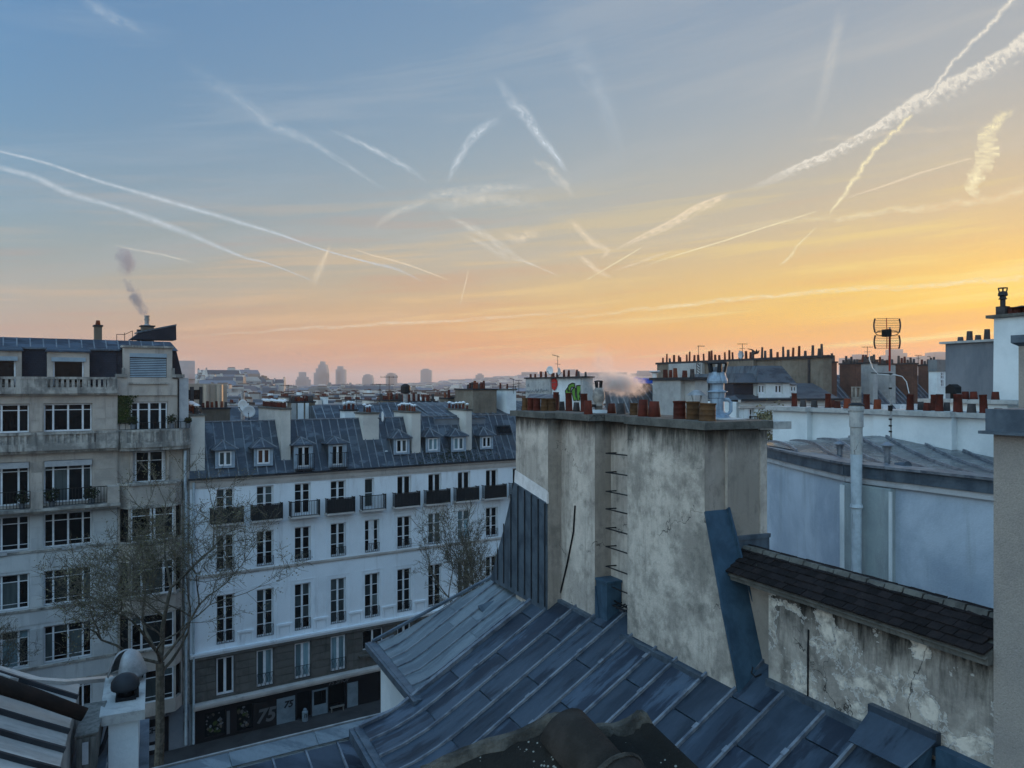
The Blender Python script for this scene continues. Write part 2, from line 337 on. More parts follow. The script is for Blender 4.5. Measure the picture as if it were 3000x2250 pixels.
M['concrete']=plaster('old_concrete_cap',(.085,.085,.078),(.13,.13,.118),(.035,.036,.034),crack=True,scale=2.2,streaks=.5)
M['concrete_l']=plaster('pale_concrete_cap',(.34,.36,.36),(.42,.43,.42),(.16,.17,.17),crack=True,scale=2.2,streaks=.4)
M['terracotta']=mat('terracotta_pot',(.082,.016,.009),(.045,.011,.007),5,rough=.85,bump=.2,streak=(.05,.018,.012),objvar=.25,sscale=5)
M['terracotta_o']=mat('orange_terracotta',(.14,.032,.013),(.09,.022,.010),5,rough=.85,objvar=.15,streak=(.1,.04,.02),sscale=5)
M['pot_tan']=mat('ribbed_tan_pot',(.085,.045,.02),(.05,.028,.015),6,rough=.9,objvar=.2,bump=.3)
M['pot_grey']=mat('sooty_grey_pot',(.055,.05,.05),(.03,.028,.028),6,rough=.9,objvar=.2)
M['brick']=brickmat('soot_brown_brick',(.125,.044,.024),(.085,.032,.020),(.06,.045,.035))
M['brownwall']=plaster('brown_gable_render',(.14,.12,.095),(.19,.17,.14),(.07,.062,.05),crack=False,scale=.45)
M['greywall']=plaster('grey_gable_render',(.30,.31,.31),(.38,.39,.385),(.17,.18,.18),crack=False,scale=.5,streaks=.5)
M['slategrey']=mat('slate_grey_render',(.17,.19,.215),(.13,.15,.175),.8,rough=.9,bump=.2,streak=(.1,.115,.135))
M['frame']=mat('white_joinery',(.66,.70,.74),(.55,.59,.63),3,rough=.55,fine=.05)
M['frame_b']=mat('blue_grey_joinery',(.26,.33,.40),(.2,.26,.32),3,rough=.6,fine=.05)
M['iron']=mat('black_iron',(.012,.013,.015),rough=.55,metal=.3,fine=0)
M['panel']=mat('dark_balcony_screen',(.036,.038,.042),(.02,.021,.023),6,rough=.8,fine=.1,stretch=(6,6,.6))
M['galv']=mat('galvanised_steel',(.32,.33,.335),(.20,.21,.215),4,rough=.55,metal=.4,fine=.1)
M['bluecowl']=mat('blue_grey_enamel',(.27,.36,.45),(.16,.22,.29),3,rough=.6,metal=.15,bump=.2,streak=(.09,.11,.13),slo=.5,shi=.7,sscale=5)
M['cowlbeige']=mat('weathered_cowl',(.30,.28,.25),(.16,.15,.14),6,rough=.75,metal=.1)
M['rust']=mat('dark_rusty_pipe',(.022,.014,.011),(.012,.009,.008),5,rough=.9,bump=.3)
M['whitepipe']=mat('painted_pipe',(.42,.50,.55),(.33,.4,.45),5,rough=.6,streak=(.2,.22,.22),slo=.55,shi=.75,sscale=6)
M['tile']=mat('old_clay_tile',(.013,.010,.010),(.007,.006,.007),7,rough=.93,bump=.6,bscale=40,objvar=.45,spots=(26,.16,(.16,.17,.14)))
M['ridge']=mat('blackened_ridge_tile',(.010,.010,.009),(.016,.015,.013),6,rough=.93,bump=.6,bscale=50,spots=(60,.30,(.20,.21,.19)))
M['ridge_clay']=mat('old_ridge_clay',(.022,.019,.016),(.035,.03,.026),9,rough=.9,bump=.5,bscale=50)
M['mortar']=mat('lichened_mortar',(.10,.095,.082),(.03,.029,.026),9,rough=.95,bump=1.0,bscale=45,fine=.3)
M['asphalt']=mat('asphalt',(.022,.023,.026),(.016,.017,.02),.6,rough=.85,bump=.2,bscale=60)
M['paving']=mat('pavement_stone',(.045,.045,.047),(.03,.03,.032),.9,rough=.9,bump=.2)
M['earth']=mat('city_ground',(.09,.09,.09),(.06,.065,.055),.01,rough=.95,fine=0)
M['bark']=mat('plane_tree_bark',(.07,.062,.047),(.14,.125,.10),4,rough=.95,bump=.4,fine=.1)
M['leaf']=mat('young_olive_leaves',(.11,.105,.055),(.16,.145,.08),2,rough=.8,island=.5,fine=0)
M['ivy']=mat('ivy_leaves',(.022,.040,.010),(.045,.065,.014),3,rough=.75,island=.5,fine=0)
M['plant']=mat('balcony_plant_leaves',(.015,.024,.010),(.03,.04,.015),3,rough=.8,island=.5,fine=0)
M['shop']=mat('black_shopfront',(.008,.008,.010),rough=.5,fine=0)
M['shop_dim']=mat('dull_blue_shopfront_panel',(.15,.20,.235),(.11,.15,.18),1.5,rough=.7)
M['shop_panel']=mat('pale_blue_shutter_panel',(.28,.36,.42),(.22,.29,.35),1.5,rough=.7)
M['ink']=mat('black_lettering',(.01,.01,.012),rough=.6,fine=0)
M['letter']=mat('white_lettering',(.5,.52,.54),rough=.6,fine=0)
M['dim_letter']=mat('grey_lettering',(.10,.105,.11),rough=.6,fine=0)
M['green_paint']=mat('green_spray_paint',(.10,.26,.03),(.08,.2,.03),4,rough=.7,fine=0)
M['red_paint']=mat('red_spray_paint',(.38,.02,.015),rough=.7,fine=0)
M['tarp']=mat('blue_tarpaulin',(.004,.075,.42),(.003,.05,.3),6,rough=.5,bump=.5,bscale=12,fine=0)
M['dish']=mat('white_dish',(.6,.62,.63),rough=.5,fine=0)
M['beige_metal']=mat('beige_metal_cladding',(.36,.32,.27),(.31,.28,.24),1,rough=.35,metal=.35,fine=.05)
M['pink_panel']=mat('pale_rose_panel',(.62,.5,.46),(.55,.45,.42),.8,rough=.35,fine=.03)
M['cream']=mat('cream_chimney_render',(.52,.51,.475),(.43,.425,.40),.8,rough=.92,bump=.3,streak=(.28,.28,.26),slo=.6,shi=.82)
M['wood']=mat('weathered_timber',(.15,.15,.14),(.09,.09,.085),5,rough=.85,stretch=(3,3,.5),streak=(.05,.05,.05))
M['smallgrey']=mat('grey_render',(.38,.40,.42),(.3,.32,.34),2,rough=.9,bump=.2)
M['redwood']=mat('red_painted_metal',(.3,.03,.015),rough=.6,fine=0)
M['curtain_red']=mat('terracotta_curtain',(.13,.045,.02),rough=.9,fine=.1)
def glass(name,c=(.004,.005,.006),rough=.1,spec=.13):
    m=bpy.data.materials.new(name); m.use_nodes=True; b=m.node_tree.nodes['Principled BSDF']; N=NB(m.node_tree)
    geo=N.n('ShaderNodeNewGeometry'); oi=N.n('ShaderNodeObjectInfo')
    col=N.mix(N.noise(N.vmul(geo.outputs['Position'],(5,5,.6)),1.2,4,.6),(c[0]*.3,c[1]*.3,c[2]*.3,1),(c[0]*2,c[1]*2,c[2]*2,1))
    col=N.mix(1.0,col,N.mix(oi.outputs['Random'],(.3,.3,.3,1),(1.8,1.8,1.8,1)),'MULTIPLY')
    N.put(b.inputs['Base Color'],col); b.inputs['Roughness'].default_value=rough; b.inputs['Specular IOR Level'].default_value=spec
    return m
M['glass']=glass('dark_window_glass'); M['glass_c']=glass('curtained_glass',(.035,.047,.05),.3,.15); M['glass_b']=glass('blue_curtained_glass',(.10,.17,.20),.3,.4)
M['glass_r']=glass('red_curtained_glass',(.10,.04,.022),.3,.4)
HAZE=0.00029
# ------------------------------------------------------------------ shared pieces
_cache={}
def cached(key,fn):
    if key not in _cache: _cache[key]=fn()
    return _cache[key]
def q3(v): return round(v*50)/50
def frame_mesh(w,h,rows,fw,cols,split,m):
    def f():
        b=MB(); d=.06
        b.box(-w/2,-w/2+fw,0,d,0,h); b.box(w/2-fw,w/2,0,d,0,h); b.box(-w/2+fw,w/2-fw,0,d,0,fw*1.3); b.box(-w/2+fw,w/2-fw,0,d,h-fw,h)
        for c in cols[1:-1]: b.box(c-split/2,c+split/2,-.012,d-.004,fw*1.3,h-fw)
        for r in rows[1:-1]:
            for i in range(len(cols)-1):
                a=cols[i]+(split/2 if i else fw); e=cols[i+1]-(split/2 if i<len(cols)-2 else fw)
                b.box(a,e,.008,d-.008,r-fw*.32,r+fw*.32)
        return b.mesh('window_frame',m)
    return cached(('fr',w,h,tuple(rows),fw,tuple(cols),split,m.name),f)
def pane_mesh(w,h,m):
    w,h=q3(w),q3(h)
    return cached(('pane',w,h,m.name),lambda:MB().box(-w/2,w/2,0,.012,-h/2,h/2).mesh('pane',m))
def window(parent,x,z,w,h,y,ncol=2,rows=None,frame='frame',glz='glass',fw=.06,split=.13,cols=None,name='window',panes=True,rot=0):
    """joined frame as the window, its panes as children; x,y,z = bottom middle of the frame"""
    w,h=q3(w),q3(h)
    cols=cols or [-w/2+w*i/ncol for i in range(ncol+1)]
    rows=[0]+[r*h for r in (rows or [])]+[h]
    o=link(name,frame_mesh(w,h,rows,fw,cols,split,M[frame]),parent,(x,y,z),(0,0,rot))
    if panes:
        for i in range(len(cols)-1):
            for j in range(len(rows)-1):
                g=glz[(i+j)%len(glz)] if isinstance(glz,(list,tuple)) else glz
                pw,ph=cols[i+1]-cols[i],rows[j+1]-rows[j]
                p=bpy.data.objects.new('pane',pane_mesh(pw-.004,ph-.004,M[g])); COL.objects.link(p); p.parent=o
                p.location=((cols[i]+cols[i+1])/2,.035,(rows[j]+rows[j+1])/2)
    return o
def clip(poly,u0,u1,v0,v1):
    def cut(pl,ax,val,keep):
        out=[]
        for i in range(len(pl)):
            a,b=pl[i],pl[(i+1)%len(pl)]; ia=(a[ax]-val)*keep>=-1e-9; ib=(b[ax]-val)*keep>=-1e-9
            if ia: out.append(a)
            if ia!=ib:
                t=(val-a[ax])/(b[ax]-a[ax]); out.append((a[0]+t*(b[0]-a[0]),a[1]+t*(b[1]-a[1])))
        return out
    for ax,val,k in ((0,u0,1),(0,u1,-1),(1,v0,1),(1,v1,-1)):
        if not poly: return []
        poly=cut(poly,ax,val,k)
    p=[]
    for q in poly:
        if not p or (abs(q[0]-p[-1][0])+abs(q[1]-p[-1][1]))>1e-5: p.append(q)
    if len(p)>1 and abs(p[0][0]-p[-1][0])+abs(p[0][1]-p[-1][1])<1e-5: p.pop()
    ar=sum(p[i][0]*p[(i+1)%len(p)][1]-p[(i+1)%len(p)][0]*p[i][1] for i in range(len(p)))
    if len(p)<3 or abs(ar)<.004: return []
    return p if ar>0 else p[::-1]
def sheets(parent,poly,surf,us,joints,m,seam_m,name='zinc_sheet',vstep=None,seam=(.022,.045),joined=None,gap=.008,lift=.008,seams=True,seam_name='standing_seam',up=1):
    """zinc roof: one object per sheet between seams `us` and cross joints; surf(u,v)->point, normals by difference"""
    def nrm(u,v):
        a=Vector(surf(u+.01,v))-Vector(surf(u-.01,v)); b=Vector(surf(u,v+.01))-Vector(surf(u,v-.01)); n=a.cross(b).normalized(); return n if n.z>=0 else -n
    vs_=[p[1] for p in poly]; vlo,vhi=min(vs_),max(vs_)
    sm=MB()
    for i in range(len(us)-1):
        js=sorted([vlo]+[j for j in joints(i) if vlo<j<vhi]+[vhi])
        for k in range(len(js)-1):
            b=MB(); a,c=js[k],js[k+1]
            st=[a+gap/2,c-gap/2]
            if vstep: n=max(1,int((c-a)/vstep)); st=[st[0]+(st[1]-st[0])*q/n for q in range(n+1)]
            dl=(k%2)*.006
            for q in range(len(st)-1):
                pl=clip(poly,us[i]+gap/2,us[i+1]-gap/2,st[q],st[q+1])
                if not pl: continue
                lo=[Vector(surf(u,v)) for u,v in pl]; hi=[p+nrm(u,v)*(lift+dl) for p,(u,v) in zip(lo,pl)]
                # orientation
                n0=(hi[1]-hi[0]).cross(hi[2]-hi[0])
                if n0.dot(nrm(*pl[0]))<0: lo.reverse(); hi.reverse()
                b.hexa(lo,hi)
            if b.v: b.build(name,m,parent)
    if seams:
        for i,u in enumerate(us):
            if i in (0,len(us)-1) and not seams=='all': continue
            pl=clip(poly,u-.02,u+.02,vlo-1,vhi+1)
            if not pl: continue
            v0=min(p[1] for p in pl); v1=max(p[1] for p in pl)
            n=max(1,int((v1-v0)/(vstep or 50))); b=sm if joined else MB()
            pts=[]
            for q in range(n+1):
                v=v0+(v1-v0)*q/n; p=Vector(surf(u,v)); nn=nrm(u,v); du=(Vector(surf(u+.01,v))-Vector(surf(u-.01,v))).normalized()
                w,h=seam; pts.append([p-du*w,p+du*w,p+du*w*.7+nn*h,p-du*w*.7+nn*h])
            fs=[];vv=[x for s_ in pts for x in s_]
            for q in range(n):
                for e in range(4):
                    fs.append((q*4+e,q*4+(e+1)%4,(q+1)*4+(e+1)%4,(q+1)*4+e))
            fs+=[(3,2,1,0),(n*4,n*4+1,n*4+2,n*4+3)]; b.add(vv,fs)
            if not joined: b.build(seam_name,seam_m,parent)
        if joined and sm.v: sm.build(joined,seam_m,parent,kind='stuff')
def pot_mesh(kind):
    def f():
        b=MB()
        if kind=='tall': b.lathe([(.5,0),(.5,.06),(.46,.07),(.40,.9),(.43,.92),(.43,1),(.33,1),(.33,.85)],n=16)
        elif kind=='taper': b.lathe([(.5,0),(.48,.1),(.40,1),(.33,1),(.33,.8)],n=16)
        elif kind=='wide': b.lathe([(.5,0),(.5,.08),(.47,.1),(.47,.34),(.485,.36),(.465,.38),(.465,.62),(.48,.64),(.455,.66),(.45,.9),(.5,.93),(.5,1),(.38,1),(.38,.8)],n=18)
        elif kind=='cone': b.lathe([(.42,0),(.5,.06),(.36,1),(.29,1),(.29,.85)],n=16)
        return b
    return f
def pot(parent,x,y,z,w,h,m='terracotta',kind='taper',name='chimney_pot'):
    me=cached(('pot',kind,m),lambda:pot_mesh(kind)().mesh('chimney_pot',M[m],smooth=False))
    for p in me.polygons: p.use_smooth=True
    o=link(name,me,parent,(x,y,z),(random.uniform(-.035,.035),random.uniform(-.035,.035),random.uniform(0,6)),(w,w,h)); return o
def mushroom(parent,x,y,z,s=.12,name='rain_cap'):
    me=cached('mush',lambda:MB().lathe([(1.2,0),(1.0,.25),(.35,.6),(.05,.72)],n=10).tube([(.5,0,-.7),(.5,0,.1)],.07,4).tube([(-.5,0,-.7),(-.5,0,.1)],.07,4).mesh('rain_cap',M['dish']))
    return link(name,me,parent,(x,y,z),None,(s,s,s))
def aerial(label,px,ytop,ybot,Y,kind=0,group='television aerials on the roofs',th=1.0,side=1):
    """mast with dipole rods; kind picks the head"""
    p=WO.at(px,ybot,Y); h=(ybot-ytop)/F*Y
    t=thing('television_aerial',label,'aerial',Fr(p[0],p[1],random.uniform(-12,12)),(0,0,p[2]),group)
    r=.018*Y/50*th
    MB().tube([(0,0,p[2]-.3),(0,0,p[2]+h)],r,5).build('mast',M['iron'],t)
    b=MB(); z=p[2]+h*.96; L=h*.35
    if kind==0:
        b.tube([(-L*side,0,z),(L*.15*side,0,z)],r*.8,4)
        for k in range(6): x=-L*side+L*1.1*side*k/5; b.tube([(x,-.12*L,z),(x,.12*L,z)],r*.6,4); b.tube([(x,0,z-.1*L),(x,0,z+.1*L)],r*.5,4)
    elif kind==1:
        b.tube([(-L,0,z),(L,0,z)],r*.8,4); b.tube([(-L*.6,0,z-h*.3),(L*.6,0,z-h*.3)],r*.7,4)
        for x in (-L,-L*.5,.5*L,L): b.tube([(x,0,z-.1*L),(x,0,z+.14*L)],r*.5,4)
    else:
        b.tube([(-L*.9,0,z+L*.25),(L*.3,0,z-L*.1)],r*.9,4); b.tube([(-L*.5,0,z-h*.45),(L*.5,0,z-h*.5)],r*.7,4)
        for k in range(4): x=-L*.9+L*.3*k; b.tube([(x,0,z+L*.25-k*.03*L-.18*L),(x,0,z+L*.25-k*.08*L+.18*L)],r*.5,4)
    b.build('aerial_rods',M['iron'],t); return t
def dish(label,px,py,Y,rad,yaw,group=None,name='satellite_dish'):
    p=WO.at(px,py,Y); t=thing(name,label,'satellite dish',Fr(p[0],p[1],yaw),(0,0,p[2]),group)
    b=MB(); n=18; z=p[2]
    vs=[];fs=[]
    for i in range(5):
        r=rad*i/4
        for k in range(n):
            a=2*math.pi*k/n; vs.append((r*math.cos(a),.25*rad*(r/rad)**2*-1+.25*rad,z+r*math.sin(a)))
    for i in range(4):
        for k in range(n): fs.append((i*n+k,i*n+(k+1)%n,(i+1)*n+(k+1)%n,(i+1)*n+k))
    off=len(vs); vs2=[(x,y+.02,zz) for x,y,zz in vs]; fs2=[tuple(reversed([q+off for q in f])) for f in fs]
    rim=[(4*n+k,4*n+(k+1)%n,off+4*n+(k+1)%n,off+4*n+k) for k in range(n)]
    b.add(vs+vs2,fs+fs2+rim); b.build('reflector',M['dish'],t,smooth=True)
    MB().tube([(0,.25*rad,z),(0,.5*rad,z-.2*rad),(0,.5*rad,z-1.6*rad)],rad*.07,6).build('bracket',M['iron'],t)
    MB().tube([(0,0,z-rad),(0,-rad*.75,z-.25*rad)],rad*.04,5).box(-.08*rad,.08*rad,-rad*.85,-rad*.65,z-.32*rad,z-.16*rad).build('feed_arm',M['iron'],t)
    return t
def chimney(parent,x0,x1,y0,y1,z0,z1,m,pots=(),cap=.12,over=.07,capm='concrete',name='chimney',mush=False,rows=1):
    """rendered stack with a projecting slab; pots = list of (x fraction, height, width, material)"""
    b=MB().box(x0,x1,y0,y1,z0,z1); c=b.build(name,M[m],parent)
    MB().box(x0-over,x1+over,y0-over,y1+over,z1,z1+cap).build('coping_slab',M[capm],c)
    al=(y1-y0)>(x1-x0)
    for i,(f,h,w,pm) in enumerate(pots):
        x=x0+(x1-x0)*(.5 if al else f); y=y0+(y1-y0)*(f if al else .5)
        pot(c,x,y,z1+cap,w,h,pm,'taper')
        if mush: mushroom(c,x,y,z1+cap+h+.1,w*.8)
    return c
def rpots(n,hmin=.3,hmax=.55,w=.22,mats=('terracotta','terracotta','terracotta_o','pot_grey')):
    return [((i+.5)/n+random.uniform(-.1,.1)/n,random.uniform(hmin,hmax),w*random.uniform(.85,1.1),random.choice(mats)) for i in range(n)]
def railing(b,x0,x1,y,z0,z1,step=.12,r=.012,rr=.02):
    b.box(x0,x1,y-rr,y+rr,z1-rr,z1+rr); b.box(x0,x1,y-rr*.7,y+rr*.7,z0,z0+rr*1.4)
    n=max(1,int(round((x1-x0)/step)))
    for i in range(n+1):
        x=x0+(x1-x0)*i/n; b.box(x-r,x+r,y-r,y+r,z0,z1)
# ================================================================== the white apartment building
wb=thing('white_apartment_building','long white rendered apartment building with blue zinc mansard roof, dormers and a black 75 shopfront','building',WF)
cx=[1.63+2.56*k for k in range(12)]; WD=1.13
XR=31.0
holes=[]
for k,x in enumerate(cx):
    holes.append((x,x+(WD if k!=4 else .72),14.17,16.3))
    holes.append((x,x+WD,10.95,13.3)); holes.append((x,x+WD,6.2,9.4))
MB().wall(0,XR,5.9,16.55,holes,0,.32,0).build('wall',M['white'],wb)
MB().box(0,XR,.34,11,0,16.98).box(0,.0+.02,0,.34,0,16.98).build('wall',M['whitewash'],wb)
# cornice under the gutter, string course, panelled band
MB().box(-.02,XR,-.10,.33,16.55,16.86).box(-.02,XR,-.22,.33,16.86,16.99).box(-.02,XR,-.06,-.002,16.42,16.55).build('cornice',M['cornice'],wb)
MB().box(-.1,XR,-.38,-.18,16.995,17.10).box(-.1,XR,-.18,.30,16.995,17.05).build('gutter',M['gutter'],wb)
MB().box(0,XR,-.10,-.002,10.72,10.84).box(0,XR,-.05,-.002,10.62,10.72).build('string_course',M['cornice'],wb)
b=MB(); b.box(0,XR,-.16,-.002,5.62,5.78).box(0,XR,-.28,-.002,5.78,5.92)
for k in range(11):
    xa,xb=cx[k]+WD+.18,cx[k+1]-.18; b.box(xa,xb,-.10,-.002,6.72,6.86); b.box(xa,xa+.16,-.07,-.002,5.925,6.72); b.box(xb-.16,xb,-.07,-.002,5.925,6.72); b.box(xa+.22,xb-.22,-.035,-.002,6.12,6.6)
b.build('panelled_band',M['white'],wb)
# thin raised surrounds round each window of the two middle storeys
b=MB()
for x in cx[:10]:
    for z0,z1 in ((10.95,13.3),(6.9,9.4)):
        b.box(x-.30,x-.24,-.025,-.002,z0,z1+.30); b.box(x+WD+.24,x+WD+.30,-.025,-.002,z0,z1+.30); b.box(x-.24,x+WD+.24,-.025,-.002,z1+.24,z1+.30)
b.build('window_surrounds',M['white'],wb,kind='stuff')
# brown rusticated entresol: one object per stone
dh=[(x,x+WD,2.85,5.33) for x in cx]
dh[4]=(11.7,13.3,3.87,5.33)
MB().wall(0,XR,2.72,5.62,dh,.0,.3).build('entresol_wall',M['dark_stone'],wb)
for i in range(11):
    xa=0 if i==0 else dh[i-1][1]+.05; xb=dh[i][0]-.05
    for j in range(5):
        z0=2.9+.5*j+.02
        if z0+.44>5.4: continue
        MB().box(xa+.02,xb-.02,-.045,.002-.004,z0,z0+.45).build('rusticated_stone',M['dark_stone'],wb)
MB().box(-.02,XR,-.16,-.002,5.44,5.62).build('entresol_cornice',M['dark_stone'],wb)
MB().box(.2,12.9,-.55,-.002,2.52,2.70).box(.2,12.9,-.42,-.002,2.36,2.515).build('shop_ledge',M['cornice'],wb)
# windows
for k,x in enumerate(cx[:10]):
    wA=WD if k!=4 else .72
    window(wb,x+wA/2,14.17,wA-.02,2.1,.2,ncol=2 if k!=4 else 1,rows=[.45,.74] if k<4 else ([.5] if k==4 else None),glz='glass_c' if k in (1,4) else ('glass' if k!=0 else ('glass_c','glass')),fw=.07,frame='frame',split=.15)
    window(wb,x+WD/2,10.97,WD-.02,2.3,.2,rows=[.36,.68],glz=['glass','glass','glass',('glass','glass_c'),'glass','glass','glass_c','glass_b','glass',('glass_c','glass')][k],split=.42 if k==4 else .15,fw=.07)
    window(wb,x+WD/2,6.22,WD-.02,3.14,.2,rows=[.25,.5,.74],glz=['glass',('glass','glass_c'),('glass_c','glass'),'glass_c',('glass_c','glass'),'glass','glass','glass_c','glass','glass'][k],fw=.07,split=.14)
    if k!=4: window(wb,x+WD/2,2.87,WD-.02,2.44,.18,glz='glass_b' if 0<k<5 else 'glass',fw=.11,split=.17)
window(wb,12.5,3.89,1.58,1.42,.18,glz='glass',fw=.07)
# balconies of the top storey, small guards below
for k,x in enumerate(cx[:10]):
    w0,w1=x-.42,x+(1.13 if k!=4 else .95)+.42; zt=15.12
    bal=MB().box(w0-.04,w1+.04,-.62,-.004,13.98,14.10).build('balcony',M['cornice'],wb)
    b=MB(); railing(b,w0,w1,-.58,14.13,zt,.115,.013,.022)
    for xx in (w0,w1):
        b.box(xx-.02,xx+.02,-.56,-.01,zt-.02,zt+.02); b.box(xx-.03,xx+.03,-.61,-.55,14.10,zt+.06)
        for q in range(1,5): b.box(xx-.012,xx+.012,-.56+.11*q,-.535+.11*q,14.13,zt)
    b.build('railing',M['iron'],bal)
    if k not in (2,4):
        MB().box(w0+.03,w1-.03,-.555,-.54,14.15,zt-.05).build('screen',M['panel'],bal)
    for z,h,st in ((10.97,.62,.1),(6.25,.72,.08),(2.9,.85,.1)):
        if z<5 and k in (4,0): continue
        b=MB(); railing(b,x+.02,x+WD-.02,-.03,z,z+h,.16 if z>5 else .3,.009,.014)
        n=4
        for q in range(n):
            xa=x+.03+(WD-.06)*q/n; xb=xa+(WD-.06)/n
            b.tube([(xa,-.03,z+.04),(xb,-.03,z+h-.04)],.009,4); b.tube([(xb,-.03,z+.04),(xa,-.03,z+h-.04)],.009,4)
        b.build('window_guard',M['iron'],wb)
# roof
EV,RD,RH=17.06,1.92,3.5
sl=math.hypot(RD,RH)
def wsurf(u,v): return (u,.02+RD*v/sl,EV+RH*v/sl)
roof=MB().extr([(-.05,-.02,EV-.01),(XR,-.02,EV-.01),(XR,RD-.02,EV+RH-.01),(-.05,RD-.02,EV+RH-.01)],(0,.3,-.12)).build('roof',M['zinc_dark'],wb)
us=[-.05+.62*i for i in range(51)]
random.seed(3)
jo=[random.choice([[1.35,2.75],[1.15,2.6],[1.35,2.75]]) for _ in us]
sheets(roof,[(-.05,0),(XR,0),(XR,sl),(-.05,sl)],wsurf,us,lambda i:jo[i],M['zinc_dark'],M['seam_light'],joined='standing_seams',seam=(.045,.07),gap=.05,lift=.03)
MB().box(-.05,XR,RD-.06,RD+.14,EV+RH,EV+RH+.07).build('ridge_capping',M['zinc_seam'],roof)
# upper roof: falls back behind the break, rises to a second ridge at the right-hand end
MB().extr([(-.05,RD+.1,EV+RH-.02),(16.2,RD+.1,EV+RH-.02),(16.2,9.8,EV+RH-1.6),(-.05,9.8,EV+RH-1.6)],(0,0,-.2)).build('rear_roof',M['zinc_dark'],wb)
def rsurf(u,v): return (u,RD+.1+v,EV+RH+.02+v*.24)
ur=MB().extr([(16.2,RD+.1,EV+RH),(XR,RD+.1,EV+RH),(XR,6.3,EV+RH+1.0),(18.6,6.3,EV+RH+1.0)],(0,0,-.3)).build('upper_roof',M['zinc_dark'],wb)
sheets(ur,[(16.2,0),(XR,0),(XR,4.2),(18.6,4.2)],rsurf,[16.2+.62*i for i in range(25)],lambda i:[2.0+.5*(i%2)],M['zinc_dark'],M['seam_light'],joined='standing_seams',seam=(.045,.07))
# dormers
def dormer(xl,xr,zb,zt,apz,deep,glz,french=False,rows=None,curt=None):
    y0=.5*(zb-EV)/RH*RD*2-.12; y0=max(.12,y0)
    w=xr-xl; root=MB()
    yt=RD*(zt-EV)/RH+.15; ye=RD*(apz-EV)/RH+.1
    root.hexa([(xl,y0,zb),(xr,y0,zb),(xr,yt+.3,zb),(xl,yt+.3,zb)],[(xl,y0,zt),(xr,y0,zt),(xr,yt+.3,zt),(xl,yt+.3,zt)])
    d=root.build('dormer',M['zinc_dark'],wb)
    # blue joinery face set proud of the cheeks
    MB().wall(xl-.02,xr+.02,zb-.04,zt,[(xl+.2,xr-.2,zb+.10,zt-.12)],y0-.06,.05).box(xl-.02,xl+.14,y0-.09,y0-.062,zb-.04,zt).box(xr-.14,xr+.02,y0-.09,y0-.062,zb-.04,zt).box(xl+.14,xr-.14,y0-.09,y0-.062,zt-.11,zt).build('dormer_face',M['frame_b'],d)
    o=window(d,(xl+xr)/2,zb+.10,w-.40,zt-zb-.22,y0-.075,rows=rows,glz=glz,fw=.075,split=.14)
    # hipped little roof
    e=.2; cxm=(xl+xr)/2; fa=(cxm,y0+.42,apz); bk=(cxm,ye+.6,apz)
    A,B=(xl-e,y0-.28,zt),(xr+e,y0-.28,zt); C,D=(xr+e,yt+.5,zt),(xl-e,yt+.5,zt)
    r=MB().add([A,B,C,D,fa,bk,(A[0],A[1],zt-.05),(B[0],B[1],zt-.05),(C[0],C[1],zt-.05),(D[0],D[1],zt-.05)],[(0,1,4),(1,2,5,4),(3,0,4,5),(6,7,1,0),(7,8,2,1),(9,6,0,3),(9,8,7,6)]).build('dormer_roof',M['zinc_dark'],d)
    b=MB(); up=Vector((0,0,.02))
    for a_,c_ in ((A,fa),(B,fa),((cxm,y0-.28,zt),fa),(fa,bk)): b.tube([Vector(a_)+up,Vector(c_)+up],.045,5)
    for q in (.33,.66):
        b.tube([Vector((xl-e,y0-.28+(yt+.7-y0)*q,zt))+up,Vector((cxm,y0+.42+(ye+.2-y0)*q,apz))+up],.02,4)
    b.build('hip_rolls',M['seam_light'],d)
    if french:
        b=MB(); railing(b,xl+.1,xr-.02,y0-.5,zb-.05,zb+1.0,.13,.012,.018)
        for xx in (xl+.1,xr-.02): b.box(xx-.015,xx+.015,y0-.48,y0-.08,zb+.97,zb+1.01)
        b.build('railing',M['iron'],d)
        MB().box(xl+.05,xr,y0-.55,y0,zb-.12,zb-.06).build('balcony_ledge',M['gutter'],d)
        for s_,sx in ((xl-.02,-.02),(xr-.28,.0)): MB().box(s_,s_+.3,y0-.13,y0-.095,zb+.05,zt-.05).build('shutter',M['frame_b'],d)
    return d
def dpx(x0,x1,yt,yb,ya,**k):
    a=WF.ony(x0,yb,.45); c_=WF.ony(x1,yt,.45); ap=WF.ony((x0+x1)/2,ya,.9)
    return dormer(a[0],c_[0],WF.ony((x0+x1)/2,yb,.45)[2],WF.ony((x0+x1)/2,yt,.45)[2],ap[2],1,**k)
dpx(628,684,1316,1368,1290,glz='glass_c')
dpx(741,795,1310,1362,1284,glz='glass_r')
dpx(856,910,1302,1370,1280,glz='glass',french=True)
dpx(957,1008,1298,1365,1279,glz='glass',french=True)
dpx(1151,1196,1283,1329,1259,glz=('glass','glass_c'))
dpx(1245,1286,1279,1323,1255,glz='glass_b')
dpx(1319,1361,1277,1321,1256,glz='glass_b')
dpx(1404,1441,1275,1314,1252,glz='glass')
a=WF.ony(1457,1274,1.0); c_=WF.ony(1492,1253,1.5)
sk=MB()
for (u0,u1,v0,v1,l) in ((a[0],c_[0],2.15,3.0,.07),):
    n=Vector((0,-RH,RD)).normalized(); p=[Vector(wsurf(u,v))+n*.03 for u,v in ((u0,v0),(u1,v0),(u1,v1),(u0,v1))]; sk.extr(p,n*l,0)
    skl=sk.build('skylight',M['gutter'],wb); p=[Vector(wsurf(u,v))+n*.105 for u,v in ((u0+.12,v0+.12),(u1-.12,v0+.12),(u1-.12,v1-.12),(u0+.12,v1-.12))]; MB().extr(p,n*.01).build('pane',M['glass'],skl)
